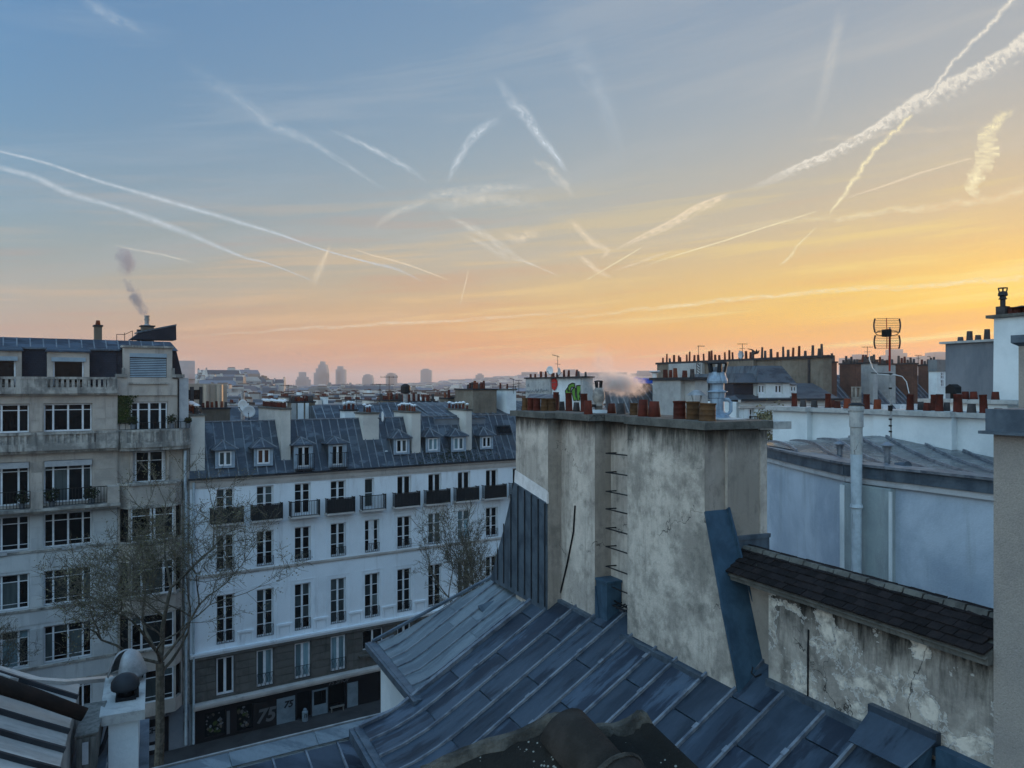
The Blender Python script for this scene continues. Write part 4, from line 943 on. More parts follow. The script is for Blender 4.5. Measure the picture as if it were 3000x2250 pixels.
sheets(rf2,poly2,r2,[14.55,15.02,15.58,16.14,16.70,17.26,17.82,18.2],lambda i:[[1.55],[1.5],[1.25],[1.6],[1.35],[.8],[1],[]][i],M['zinc_pale'],M['zinc_seam'],vstep=.32,seam=(.022,.045),seams=True)
MB().hexa([(7.74,16.85,rz(7.74)+Z2),(4.72,17.97,r2(0,3.0)[2]),(4.72,18.05,r2(0,3.0)[2]),(7.74,16.93,rz(7.74)+Z2)],[(7.74,16.85,rz(7.74)+Z2+.06),(4.72,17.97,r2(0,3.0)[2]+.06),(4.72,18.05,r2(0,3.0)[2]+.06),(7.74,16.93,rz(7.74)+Z2+.06)]).build('verge_trim',M['flash'],rf2)
zg=r2(0,2.98)[2]
MB().box(4.62,4.80,14.3,18.05,zg-.05,zg+.012).box(4.56,4.62,14.3,18.05,zg-.14,zg-.0).build('gutter',M['flash'],rf2)
MB().hexa([(4.66,14.0,zg-.26),(5.3,14.0,zg-.26),(5.3,17.9,zg-.26),(4.66,17.9,zg-.26)],[(4.56,14.0,zg-.15),(5.3,14.0,zg-.15),(5.3,17.95,zg-.15),(4.56,17.95,zg-.15)]).build('eaves_lining',M['flash'],ab2)
MB().prism([(4.86,14.6),(7.6,14.6),(7.6,16.9),(4.86,17.75)],0,zg-.27).build('wall',M['whitewash'],ab2)
p=Vector(r2(16.0,1.05)); n=Vector((-TB,0,1)).normalized(); dn=Vector((-1,0,-TB)).normalized(); s_=Vector((0,1,0))
v=MB(); A=p+s_*.11; B=p-s_*.11; C=p-dn*.42; T=p+n*.16+dn*.0
v.add([A,B,C,T],[(0,1,2),(0,3,1),(1,3,2),(2,3,0)]); v.build('triangular_vent',M['flash'],ab2)
# ================================================================== the big chimney wall
cs=thing('chimney_wall','long grey rendered chimney wall with red clay pots, iron climbing rungs and blue zinc flashings','chimney wall',PF,(8.1,12.4,18.5))
ZT=22.33
B1=(7.29,8.35,13.89,15.42); B2=(7.6,8.6,12.57,13.89); RC=(7.96,8.7,11.46,12.57); B3=(7.6,8.74,9.36,11.46)
def stack(x0,x1,y0,y1,z0,m,name='stack_section'):
    b=MB(); b.hexa([(x0,y0,z0),(x1,y0,z0),(x1,y1,z0),(x0,y1,z0)],[(x0,y0,ZT),(x1,y0,ZT),(x1,y1,ZT),(x0,y1,ZT)],0)
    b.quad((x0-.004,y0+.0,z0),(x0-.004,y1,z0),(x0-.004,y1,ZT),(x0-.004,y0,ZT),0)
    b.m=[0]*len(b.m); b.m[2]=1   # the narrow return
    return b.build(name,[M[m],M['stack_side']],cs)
stack(*B1[:4],18.2,'stack'); stack(*B2,18.2,'stack'); stack(*RC,18.2,'stack'); s3=stack(*B3,18.2,'stack_b')
stack(7.99,8.62,9.30,9.358,19.0,'stack'); MB().box(8.625,8.76,9.28,9.358,19.0,ZT).build('cracked_corner_strip',M['stack'],cs)
# raking buttresses at the foot: outward splay of the render towards the slope
def splay(y0,y1,x,zt,zb,out,m,name='splayed_foot'):
    MB().hexa([(x-out,y0,zb),(x-.006,y0,zb),(x-.006,y1,zb),(x-out,y1,zb)],[(x-.012,y0,zt),(x-.006,y0,zt),(x-.006,y1,zt),(x-.012,y1,zt)]).build(name,M[m],cs)
# side buttress of the near block, capped with blue zinc
BX=[8.0,8.14,8.20,8.14]
def butt(poly,x0,x1,m,name):
    b=MB(); b.hexa([(x0,y,z) for y,z in poly],[(x1,y,z) for y,z in poly]); return b.build(name,M[m],cs)
butt([(9.36,18.2),(8.64,18.2),(8.64,18.58),(9.0,19.75),(9.36,21.05)],7.596,7.985,'stack_b','buttress')
# its zinc capping follows the slope in three lengths
seg=[(9.36,21.08),(9.0,19.78),(8.66,18.72),(8.60,18.45)]
for i in range(3):
    (ya,za),(yc,zc)=seg[i],seg[i+1]
    xa_,xc_=BX[i],BX[i+1]; MB().hexa([(7.585,yc-.012,zc),(xc_,yc-.012,zc),(xa_,ya-.0,za),(7.585,ya,za)],[(7.585,yc-.05,zc-.0),(xc_,yc-.05,zc-.0),(xa_,ya-.04,za+.02),(7.585,ya-.04,za+.02)]).build('zinc_flashing',M['zinc_lead'],cs)
    MB().hexa([(xc_-.02,yc-.09,zc-.02),(xc_+.01,yc-.09,zc-.02),(xa_+.01,ya+.0,za),(xa_-.02,ya,za)],[(xc_-.02,yc-.10,zc+.0),(xc_+.01,yc-.10,zc+.0),(xa_+.01,ya-.09,za+.06),(xa_-.02,ya-.09,za+.06)]).build('flashing_upstand',M['zinc_lead'],cs)
# lower flashing on the right-hand return
MB().box(8.10,8.78,9.25,9.296,20.0,20.62).box(8.08,8.79,9.23,9.30,20.62,20.68).build('flashing',M['flash'],cs)
# the middle block: render foot widens, with a small blue flashed box in the angle
butt([(12.57,18.2),(12.40,18.2),(12.42,18.6),(12.57,19.2)],7.6,7.9,'zinc_lead','zinc_flashing')
MB().box(7.62,7.94,12.18,12.568,18.3,19.32).box(7.60,7.95,12.16,12.569,19.32,19.36).build('flashed_box',M['zinc_lead'],cs)
butt([(13.89,18.2),(14.30,18.2),(14.24,18.9),(13.93,20.4),(13.89,21.2)],7.604,7.7,'stack','splayed_render')
MB().tube([(7.58,13.30,20.62),(7.58,13.36,20.1),(7.58,13.62,19.4),(7.58,14.05,18.4)],.018,5).build('cable',M['iron'],cs)
# zinc cladding on the far end with a band of fresh mortar
pl=[(15.42,18.4),(14.05,18.4),(13.90,18.4),(13.90,20.62),(15.42,20.86),(16.0,19.7),(16.75,18.4)]
b=MB(); b.hexa([(7.24,y,z) for y,z in pl[::-1]],[(7.5,y,z) for y,z in pl[::-1]]); b.build('zinc_cladding',M['flash'],cs)
for k,y in enumerate((13.92,14.22,14.54,14.86,15.20,15.56,15.95,16.3)):
    zt=20.62+.158*(y-13.9) if y<15.42 else 20.86-(y-15.42)*1.85
    MB().box(7.215,7.238,y-.008,y+.008,18.5,zt-.02).build('cladding_seam',M['gutter'],cs)
MB().hexa([(7.255,13.885,20.60),(7.30,13.885,20.60),(7.30,15.44,20.84),(7.255,15.44,20.84)],[(7.272,13.885,20.86),(7.30,13.885,20.82),(7.30,15.44,21.12),(7.272,15.44,21.14)]).build('mortar_band',M['patch'],cs)
# base flashing between render and zinc
MB().box(7.50,7.60,9.30,11.50,18.50,18.60).box(7.46,7.50,9.28,11.50,18.46,18.62).build('base_flashing',M['flash'],cs)
MB().box(7.50,7.60,12.5,14.3,18.52,18.62).build('base_flashing',M['flash'],cs)
MB().box(7.88,7.96,11.5,12.2,18.74,18.84).build('base_flashing',M['flash'],cs)
# coping slab following the steps, with a rough top
def cap(x0,x1,y0,y1,h=.12,o=.09,jit=0):
    return MB().box(x0-o,x1+o,y0,y1,ZT+.002,ZT+h).build('coping_slab',M['concrete'],cs)
cap(7.29,8.35,13.86,15.55); cap(7.52,8.6,12.50,13.858,.125); cap(7.86,8.7,11.45,12.498,.118); cap(7.6,8.76,9.62,11.448,.13); 
MB().hexa([(7.51,9.24,ZT+.002),(8.85,9.24,ZT+.002),(8.85,9.618,ZT+.002),(7.51,9.618,ZT+.002)],[(7.51,9.24,ZT+.12),(8.85,9.24,ZT+.12),(8.85,9.618,ZT+.128),(7.51,9.618,ZT+.128)]).build('coping_slab',M['concrete'],cs)
MB().box(8.6,9.25,9.26,9.9,ZT-.02,ZT+.10).build('coping_slab',M['concrete_l'],cs)
# rungs: three-sided iron staples in the recess
for i in range(9):
    z=21.72-.352*i+random.uniform(-.015,.015); ya,yb_=12.38,11.56
    MB().tube([(7.98,ya,z+.0),(7.74,ya+.02,z+.0),(7.72,yb_+.08,z+.02),(7.98,yb_,z+.02)],.013,6).build('climbing_rung',M['iron'],cs)
b=MB(); 
for i in range(5): b.tube([(7.9,11.62+.12*i,18.98+random.uniform(-.03,.03)),(7.72,11.66+.12*i,18.9+random.uniform(-.04,.04))],.012,5)
b.tube([(7.8,11.5,18.95),(7.78,12.3,19.0)],.016,5); b.build('bent_rung',M['iron'],cs)
MB().tube([(7.62,8.35,19.05),(7.55,8.3,19.0),(7.53,8.2,18.98),(7.56,8.12,19.04)],.012,6).build('iron_hook',M['iron'],cs)
# pots, placed by the pixel of their foot on the slab
ZP=ZT+.125
def ppot(px0,px1,yt,yb,m='terracotta',kind='taper',zb=ZP,back=None):
    c_=(px0+px1)/2/2.4578+1400; yb_=yb/2.4578+950; yt_=yt/2.4578+950
    if back is None: p=PF.onz(c_,yb_,zb)
    else: p=PF.onx(c_,yb_,back)
    p=(min(max(p[0],7.42),8.72),p[1],zb)
    if back is None:
        # keep the pot on the slab, on the same sight line
        q=PF.onx(c_,yb_,p[0]); p=(q[0],q[1],zb)
    wpt=PF.l2w(*p); Y=wpt.y
    w=(px1-px0)/2.4578/F*Y; h=(yb-yt)/2.4578/F*Y
    return pot(cs,p[0],p[1],zb-.01,w*1.03,h,m,kind)
for a in ((316,360,527,618,'pot_tan','wide'),(356,402,527,619,'terracotta','wide'),(397,451,528,621,'terracotta','wide'),(451,508,530,622,'pot_tan','wide'),(498,565,530,622,'pot_tan','wide'),
          (762,828,545,648,'terracotta','taper'),(1150,1226,538,665,'terracotta','taper'),(1224,1315,550,668,'terracotta','cone'),
          (1407,1499,548,683,'terracotta','wide'),(1500,1597,552,688,'pot_tan','wide'),(1592,1712,563,696,'pot_tan','wide')):
    ppot(*a)
for a in ((535,584,480,612,'terracotta','tall'),(585,628,545,612,'pot_grey','cone'),(629,684,480,612,'terracotta','tall'),(684,736,545,612,'pot_grey','cone'),(737,794,478,612,'terracotta','tall'),
          (931,994,550,625,'terracotta','cone'),(998,1064,546,625,'pot_grey','taper'),(1092,1152,530,618,'pot_tan','wide')):
    ppot(*a,back=8.2)
# small flue with a conical hat behind the front pots
def lz(pf,s): return [(r_*s,z*s) for r_,z in pf]
p=PF.onx(1577/2.4578+1400,690/2.4578+950,8.35); pot(cs,p[0],p[1],ZP,.15,.24,'terracotta_o','taper')
hz=ZP+.24; q_=.60; MB().lathe(lz([(.30,.24),(.29,.245),(.12,.37),(.0,.40)],q_),(p[0],p[1],hz),16).tube([(p[0]-.06,p[1],hz-.02),(p[0]-.11,p[1],hz+.15)],.008,5).tube([(p[0]+.06,p[1],hz-.02),(p[0]+.11,p[1],hz+.15)],.008,5).tube([(p[0],p[1]-.07,hz-.02),(p[0],p[1]-.1,hz+.15)],.008,5).lathe([(.12,-.02),(.12,.015)],(p[0],p[1],hz),14).build('conical_hat',M['galv'],cs)
# beige static cowl
p=PF.onx(1754,1216,8.15); x,y=p[0],p[1]; s=.60
MB().lathe(lz([(.42,0),(.36,.05),(.24,.12)],s),(x,y,ZP-.01),14).build('mortar_collar',M['concrete_l'],cs)
MB().lathe(lz([(.135,.1),(.135,.24),(.17,.25),(.17,.27),(.14,.28),(.15,.36),(.20,.44),(.215,.55),(.20,.68),(.15,.80),(.115,.86)],s),(x,y,ZP-.01),18).build('chimney_cowl',M['cowlbeige'],cs,smooth=True)
b=MB()
for k in range(6): a=k*math.pi/3+.3; b.tube([(x+.10*s*math.cos(a),y+.10*s*math.sin(a),ZP+.84*s),(x+.12*s*math.cos(a),y+.12*s*math.sin(a),ZP+1.04*s)],.012,5)
b.lathe(lz([(.15,1.04),(.15,1.07),(.05,1.09)],s),(x,y,ZP),14); b.build('cowl_crown',M['gutter'],cs)
MB().box(x-.13,x-.10,y-.06,y+.06,ZP+.11,ZP+.17).build('soot_door',M['iron'],cs)
# tall blue-grey cowl
p=PF.onx(2101,1228,8.42); x,y=p[0],p[1]; s=.64
MB().lathe(lz([(.48,-.02),(.36,.04),(.22,.13),(.175,.22),(.175,.52),(.195,.54),(.21,.66),(.215,.68),(.26,.69),(.26,.71),(.21,.72),(.175,.74),(.175,.93)],s),(x,y,ZP),20).build('flue_body',M['bluecowl'],cs,smooth=False)
MB().lathe(lz([(.17,.91),(.255,.915),(.265,.97),(.25,1.04),(.22,1.11),(.20,1.20),(.17,1.21),(.16,1.05)],s),(x,y,ZP),20).build('cowl_bell',M['bluecowl'],cs,smooth=False)
b=MB()
for k in range(5):
    a=k*2*math.pi/5+.5; c0,s0=math.cos(a),math.sin(a); t=Vector((-s0,c0,0)); p0=Vector((x+.185*s*c0,y+.185*s*s0,ZP+1.19*s)); p1=Vector((x+.225*s*c0,y+.225*s*s0,ZP+1.42*s)); r_=Vector((c0,s0,0))*.02
    b.hexa([p0-t*.035-r_,p0+t*.035-r_,p0+t*.035+r_,p0-t*.035+r_],[p1-t*.026-r_,p1+t*.026-r_,p1+t*.026+r_,p1-t*.026+r_])
b.lathe(lz([(.25,1.415),(.275,1.425),(.27,1.455),(.22,1.462),(.18,1.44)],s),(x,y,ZP),20); b.build('cowl_crown',M['gutter'],cs)
MB().tube([(x+.10*s,y-.12*s,ZP+.12*s),(x+.22*s,y-.16*s,ZP+.12*s),(x+.30*s,y-.17*s,ZP+.2*s),(x+.30*s,y-.17*s,ZP+.42*s),(x+.22*s,y-.16*s,ZP+.5*s),(x+.12*s,y-.12*s,ZP+.5*s)],.03,8).build('side_pipe',M['bluecowl'],cs)
MB().hexa([(x-.25,y-.45,ZP-.01),(x+.25,y-.45,ZP-.01),(x+.25,y+.3,ZP-.01),(x-.25,y+.3,ZP-.01)],[(x-.23,y-.43,ZP+.01),(x+.23,y-.43,ZP+.01),(x+.12,y+.15,ZP+.05),(x-.12,y+.15,ZP+.05)]).build('mortar_bed',M['concrete_l'],cs)
# ================================================================== tiled party wall on the right
tw=thing('tiled_party_wall','low peeling plaster wall with a dark clay tile coping, beside the blue zinc roof','wall',PF,(8.1,7.2,18.5))
y0,y1=5.13,9.34
MB().box(7.92,8.5,y0,8.36,17.9,20.12).build('wall',M['mottled'],tw)
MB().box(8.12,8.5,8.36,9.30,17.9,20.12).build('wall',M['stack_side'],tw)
MB().tube([(7.915,7.62,19.75),(7.905,7.62,19.5),(7.912,7.63,18.85)],.012,5).build('old_pipe',M['iron'],tw)
XE,ZE,XK,ZK=7.76,20.20,8.30,20.50
cor=MB().hexa([(XE+.06,y0,ZE-.10),(8.85,y0,ZE-.10),(8.85,y1,ZE-.10),(XE+.06,y1,ZE-.10)],[(XE+.06,y0,ZE-.03),(8.85,y0,ZE-.03),(8.85,y1,ZE-.03),(XE+.06,y1,ZE-.03)]).hexa([(XE+.02,y0,ZE-.03),(8.84,y0,ZE-.03),(8.84,y1,ZE-.03),(XE+.02,y1,ZE-.03)],[(XK-.03,y0,ZK-.01),(XK+.03,y0,ZK-.01),(XK+.03,y1,ZK-.01),(XK-.03,y1,ZK-.01)]).build('coping_core',M['concrete'],tw)
L=math.hypot(XK-XE,ZK-ZE); ang=math.atan2(ZK-ZE,XK-XE); random.seed(4)
tiles=[]
for v_ in range(3):
    w=.165; l=.2
    tiles.append(MB().hexa([(0,-w/2+.004,0),(l,-w/2+.003,0),(l,w/2-.003,0),(0,w/2-.004,0)],[(.003,-w/2+.006,.022-.003*v_),(l,-w/2+.003,.014),(l,w/2-.003,.014),(.003,w/2-.006,.020+.002*v_)]).mesh('tile',M['tile']))
nrow=5; step=L/nrow
for r_ in range(nrow):
    n=int((y1-y0)/.165)
    for i in range(n):
        y=y0+.0825+(i+.5*(r_%2))*.165
        if y>y1-.06: continue
        s0=r_*step; x=XE+s0*math.cos(ang); z=ZE+s0*math.sin(ang)+.004+random.uniform(0,.006)
        o=link('tile',random.choice(tiles),tw,(x,y,z+.012),(random.uniform(-.03,.03),-ang+.10+random.uniform(-.03,.03),random.uniform(-.03,.03)))
b=MB(); n=16
for i in range(n):
    ya,yb_=y0+(y1-y0)*i/n+.01,y0+(y1-y0)*(i+1)/n-.01
    MB().hexa([(XK-.09,ya,ZK-.03),(XK+.12,ya,ZK-.05),(XK+.12,yb_,ZK-.05),(XK-.09,yb_,ZK-.03)],[(XK-.05,ya,ZK+.035+.01*(i%3)),(XK+.07,ya,ZK+.03),(XK+.07,yb_,ZK+.03),(XK-.05,yb_,ZK+.035+.01*(i%3))]).build('ridge_mortar',M['concrete'],tw)
# zinc flashings along the foot of that wall
MB().box(7.84,7.918,6.62,8.34,18.72,18.86).build('foot_flashing',M['flash'],tw)
MB().box(7.80,7.918,5.13,5.7,18.70,19.02).build('foot_flashing',M['zinc_lead'],tw)
zz=rz(7.6)
MB().hexa([(7.44,5.80,zz+.20),(7.84,5.72,zz+.44),(7.84,6.60,zz+.44),(7.44,6.56,zz+.20)],[(7.43,5.82,zz+.215),(7.84,5.72,zz+.47),(7.84,6.60,zz+.47),(7.43,6.54,zz+.215)]).box(7.84,7.918,5.72,6.62,zz+.3,zz+.55).build('raised_zinc_cover',M['zinc_blue'],tw)
MB().hexa([(7.50,5.80,zz-.1),(7.84,5.80,zz-.1),(7.84,5.84,zz-.1),(7.50,5.84,zz-.1)],[(7.50,5.80,zz+.20),(7.84,5.76,zz+.42),(7.84,5.80,zz+.42),(7.50,5.84,zz+.20)]).build('cover_cheek',M['zinc_lead'],tw)
# the roughcast pier at the right edge
pr=thing('roughcast_pier','rough plastered pier with a zinc capped ledge at the right-hand end of the tiled wall','pier',PF,(8.3,5.0,17.5))
MB().box(7.90,9.6,3.6,5.12,15.5,22.50).build('pier_body',M['roughcast'],pr)
MB().box(7.86,9.66,3.5,5.18,22.53,22.76).box(7.80,9.7,3.45,5.22,22.50,22.532).build('ledge_capping',M['flash'],pr)
# ================================================================== ridge of the roof under the camera
fr_=thing('ridge_tile_roof','blackened clay ridge tiles with white lichen and a mortar verge, just below the viewer','roof ridge',WO,(0,2.4,21.6))
Yk=2.55
prof=[(1230,2262),(1330,2215),(1400,2187),(1480,2163),(1545,2140),(1590,2112),(1625,2102),(1665,2108),(1692,2135),(1722,2142),(1765,2132),(1800,2131),(1840,2116),(1868,2096),(1884,2094)]
pts=[WO.at(x,y,Yk) for x,y in prof]
ex=Vector((.58,-.95,-.30))
top=[Vector(p) for p in pts]
def cat(P,n=4):
    out=[]
    for i in range(len(P)-1):
        p0,p1,p2,p3=P[max(i-1,0)],P[i],P[i+1],P[min(i+2,len(P)-1)]
        for k in range(n):
            t=k/n; out.append(.5*((2*p1)+(-p0+p2)*t+(2*p0-5*p1+4*p2-p3)*t*t+(-p0+3*p1-3*p2+p3)*t**3))
    out.append(P[-1]); return out
top=cat(top,3)
b=MB(); vs=[];N_=len(top)
for p in top: vs+= [p,p+ex,p+ex+Vector((0,0,-.5)),p+Vector((0,0,-.5))]
fs=[]
for i in range(N_-1):
    for e in range(4): fs.append((i*4+e,i*4+(e+1)%4,(i+1)*4+(e+1)%4,(i+1)*4+e))
fs+=[(3,2,1,0),((N_-1)*4,(N_-1)*4+1,(N_-1)*4+2,(N_-1)*4+3)]
b.add(vs,fs); b.build('tile_bed',M['ridge'],fr_)
b=MB(); vs=[]
exn=ex.normalized()
random.seed(2)
for i,p in enumerate(top):
    w=.04+random.uniform(-.01,.012); h=.016+random.uniform(0,.008); vs+=[p+Vector((0,.015,-.06)),p+Vector((0,.012,h*.6)),p+exn*w*.5+Vector((0,0,h)),p+exn*w+Vector((0,0,.002)),p+exn*w+Vector((0,0,-.03))]
fs=[]
for i in range(N_-1):
    for e in range(5): fs.append((i*5+e,i*5+(e+1)%5,(i+1)*5+(e+1)%5,(i+1)*5+e))
fs+=[(4,3,2,1,0),tuple((N_-1)*5+k for k in range(5))]
b.add(vs,fs); b.build('mortar_verge',M['mortar'],fr_)
def halfpipe(p,d,r,l,th=.018,n=14,name='ridge_tile'):
    d=Vector(d).normalized(); s_=d.cross(Vector((0,0,1))).normalized(); u=s_.cross(d).normalized(); vs=[];fs=[]
    for e,(q,rr) in enumerate(((0,r),(.06,r*1.0),(l,r*.92))):
        for k in range(n+1):
            a=math.pi*k/n; c0=s_*math.cos(a)*1.0+u*math.sin(a)
            vs.append(Vector(p)+d*q+c0*rr)
    m_=len(vs)
    for e,(q,rr) in enumerate(((0,r-th),(.06,r-th),(l,(r-th)*.92))):
        for k in range(n+1):
            a=math.pi*k/n; c0=s_*math.cos(a)+u*math.sin(a); vs.append(Vector(p)+d*q+c0*rr)
    for e in range(2):
        for k in range(n):
            i=e*(n+1)+k; fs.append((i,i+1,i+n+2,i+n+1)); j=m_+i; fs.append((j+n+1,j+n+2,j+1,j))
    for k in range(n): fs.append((k,m_+k,m_+k+1,k+1)); j=2*(n+1)+k; fs.append((j,j+1,m_+j+1,m_+j))
    return MB().add(vs,fs).build(name,M['ridge_clay'],fr_,smooth=True)
hp=Vector(WO.at(1652,2150,Yk-.02)); 
halfpipe(hp+Vector((0,0,.0)),ex,.095,.42)
h2=hp+exn*.27+Vector((.0,0,.012)); halfpipe(h2,ex,.107,.42)
b=MB(); s_=exn.cross(Vector((0,0,1))).normalized(); u_=s_.cross(exn)
b.tube([h2+(s_*math.cos(math.pi*k/14)+u_*math.sin(math.pi*k/14))*.106 for k in range(15)],.010,6); b.build('tile_lip',M['mortar'],fr_)
# ================================================================== roof and chimney at the lower left
ll=thing('grey_zinc_roof_building','lower neighbouring building with a pale grey zinc slope at the bottom left','building',PF,(-1.5,9.5,0))
def r3(u,v):
    x=-.25-v; return (x,u,19.29-.55*(x+.736)+ (flare(x,0,0)) + .10*math.exp(-v/.35))
poly3=[(5.6,.56),(10.9,.56),(11.35,.18),(10.56,.70),(10.18,1.18),(10.35,3.6),(5.6,3.6)]
poly3=[(5.6,.56),(10.75,.56),(10.56,.70),(10.18,1.18),(10.35,3.6),(5.6,3.6)]
g=MB().hexa([(-3.85,5.6,20.6),(-.82,5.6,18.8),(-.82,10.75,18.8),(-3.85,10.3,20.6)],[(-3.85,5.6,20.98),(-.82,5.6,19.32),(-.82,10.7,19.32),(-3.85,10.3,20.98)])
rf3=g.build('roof',M['zinc_grey'],ll)
sheets(rf3,poly3,r3,[5.6,5.98,6.46,6.95,7.43,7.9,8.36,8.81,9.26,9.76,10.24,10.72,11.4],lambda i:[1.3+.5*(i%2)],M['zinc_grey'],M['gutter'],vstep=.3,seam=(.028,.055),lift=.01)
q=[Vector(PF.at(330,1996,10.2)),Vector(r3(10.56,.70)),Vector(r3(10.16,1.2)),Vector(r3(10.36,3.6))]
for i in range(3):
    a,c_=q[i],q[i+1]; MB().hexa([a,c_,c_+Vector((0,.09,0)),a+Vector((0,.09,0))],[a+Vector((0,0,.05)),c_+Vector((0,0,.05)),c_+Vector((0,.09,.05)),a+Vector((0,.09,.05))]).build('verge_trim',M['zinc_grey'],rf3)
MB().prism([(-3.9,5.6),(-.5,5.6),(-.5,10.6),(-3.9,10.2)],0,18.4).build('wall',M['whitewash'],ll)
MB().box(-.5,-.05,5.6,11.6,18.3,18.46).build('lead_valley',M['flash'],ll)
pp=thing('rusty_pipe','thick dark rusted flue pipe lying down the pale zinc slope','pipe',PF,(-1.6,9.3,19.9))
a=Vector(PF.at(-60,1988,7.95)); c_=Vector(PF.at(248,2094,8.32)); MB().tube([a,a.lerp(c_,.5)+Vector((0,0,.012)),c_],[.088,.080,.072],14).build('pipe',M['rust'],pp,smooth=True)
ch=thing('white_rendered_chimney','white rendered chimney with a concrete slab and steel cowl, on the lower left roof','chimney',PF,(-.32,10.6,18.3))
x0,x1=-.47,-.16; yA=9.98
MB().box(x0,x1,yA,11.15,14.5,19.11).build('stack',M['whitewash'],ch)
MB().box(x0-.09,x1+.07,yA-.06,11.22,19.115,19.23).build('coping_slab',M['concrete_l'],ch)
zt=19.23; cxx,cy=-.30,11.02
pot(ch,cxx,cy-.1,zt,.17,.2,'terracotta','wide')
n=22; vs=[];fs=[]
prof_=[(.235,.10),(.225,.13),(.19,.24),(.15,.33),(.11,.375),(.06,.40),(.005,.405)]
b=MB()
for r_,z in prof_:
    for k in range(n+1):
        a=math.radians(-40+ 320*k/n+ (-80)); vs.append((cxx+r_*math.cos(a),cy+r_*math.sin(a),zt+z-.02))
for i in range(len(prof_)-1):
    for k in range(n): fs.append((i*(n+1)+k,i*(n+1)+k+1,(i+1)*(n+1)+k+1,(i+1)*(n+1)+k))
b.add(vs,fs); hd=b.build('steel_hood',M['galv'],ch,smooth=True); sm_=hd.modifiers.new('thickness','SOLIDIFY'); sm_.thickness=.01
b=MB()
for k in range(3): a=k*2.1; b.tube([(cxx+.17*math.cos(a),cy+.17*math.sin(a),zt),(cxx+.2*math.cos(a),cy+.2*math.sin(a),zt+.14)],.01,5)
b.build('hood_brackets',M['iron'],ch)
cy2=10.42
MB().lathe([(.08,0),(.09,.08),(.07,.13)],(cxx,cy2,zt),14).box(cxx-.11,cxx+.11,cy2-.14,cy2+.10,zt+.001,zt+.04).box(cxx+.09,cxx+.14,cy2-.08,cy2+.08,zt+.001,zt+.13).build('flue_collar',M['iron'],ch)
MB().lathe([(.155,.11),(.16,.14),(.15,.20),(.115,.25),(.06,.28),(.005,.285)],(cxx-.01,cy2,zt),20).build('round_hood',M['gutter'],ch,smooth=True)
bx=thing('timber_duct_box','weathered grey timber duct box leaning against the white chimney','box',PF,(-.65,9.8,18.7))
X0,X1=-.765,-.565
MB().hexa([(X0,9.62,18.78),(X1,9.62,18.80),(X1+.02,10.35,18.9),(X0,10.35,18.9)],[(X0,9.62,19.15),(X1,9.62,19.17),(X1+.05,10.35,19.22),(X0+.03,10.35,19.22)]).build('box_body',M['wood'],bx)
MB().hexa([(X0-.015,9.60,19.155),(X1+.012,9.60,19.175),(X1+.06,10.37,19.225),(X0+.02,10.37,19.225)],[(X0-.015,9.60,19.172),(X1+.012,9.60,19.192),(X1+.06,10.37,19.242),(X0+.02,10.37,19.242)]).build('lid',M['wood'],bx)
for i in range(3): x=X0+.006+.066*i; MB().box(x,x+.056,9.598,9.617,18.80,19.145).build('plank',M['wood'],bx)
MB().box(X0+.06,X0+.12,9.585,9.596,18.86,19.10).build('label_plate',M['smallgrey'],bx)
b=MB()
for k in range(4): b.tube([(X1+.0,9.72+.03*k,18.86),(X1+.05,9.8+.02*k,18.9+.02*k),(X1+.09,10.0,18.98+.03*k)],.012,6)
b.build('cables',M['iron'],bx)
MB().box(X0-.12,-.48,9.5,10.4,18.70,18.775).build('plinth',M['flash'],bx)
# ================================================================== lower street-side roof with its raised edge
lr=thing('street_front_roof','low street-side zinc roof strip with a raised pale edge, above the dark street','roof',WO,(-4,14,0))
A=Vector(WO.at(1140,2086,15.9)); zc=A.z
w0=WO.onz(1140,2086,zc); w1=WO.onz(380,2270,zc)
A=Vector(w0); B=Vector(w1); B=B+(B-A)*.35; d=(B-A).normalized(); nrm_=Vector((d.y,-d.x,0)); nrm_=nrm_ if nrm_.y<0 else -nrm_   # towards us
Ln=(B-A).length
MB().hexa([A,B,B+nrm_*.05,A+nrm_*.05],[A+Vector((0,0,.03)),B+Vector((0,0,.03)),B+nrm_*.05+Vector((0,0,.03)),A+nrm_*.05+Vector((0,0,.03))]).build('edge_bead',M['galv'],lr)
k=0; t=0
while t<Ln:
    p0=A+d*(t+.006); p1=A+d*min(Ln,t+1.6-.006); o0,o1=nrm_*.06,nrm_*.34; zdn=Vector((0,0,-.14))
    MB().hexa([p0+o0-Vector((0,0,.02)),p1+o0-Vector((0,0,.02)),p1+o1+zdn-Vector((0,0,.02)),p0+o1+zdn-Vector((0,0,.02))],[p0+o0,p1+o0,p1+o1+zdn,p0+o1+zdn]).build('parapet_sheet',M['zinc_pale'],lr); t+=1.6
def r4(u,v):
    p=A+d*u+nrm_*(.36+v); return (p.x,p.y,zc-.20-.46*v)
C0=[A+nrm_*.36+Vector((0,0,-.215)),B+nrm_*.36+Vector((0,0,-.215)),B+nrm_*4+Vector((0,0,-.215-.46*3.64)),A+nrm_*4+Vector((0,0,-.215-.46*3.64))]
MB().extr(C0,(0,0,-.3)).build('roof_deck',M['zinc_dark'],lr)
sheets(lr,[(0,0),(Ln,0),(Ln,3.6),(0,3.6)],r4,[.0+.62*i for i in range(int(Ln/.62)+2)],lambda i:[.9+.25*(i%2),2.2],M['zinc_blue'],M['zinc_seam'],seam=(.025,.05))
Q=[A+nrm_*.0,B+nrm_*.0,B+nrm_*3.5,A+nrm_*3.5]
MB().hexa([(p.x,p.y,0) for p in Q],[(Q[0].x,Q[0].y,zc-.05),(Q[1].x,Q[1].y,zc-.05),(Q[2].x,Q[2].y,zc-2.1),(Q[3].x,Q[3].y,zc-2.1)]).build('wall',M['whitewash'],lr)
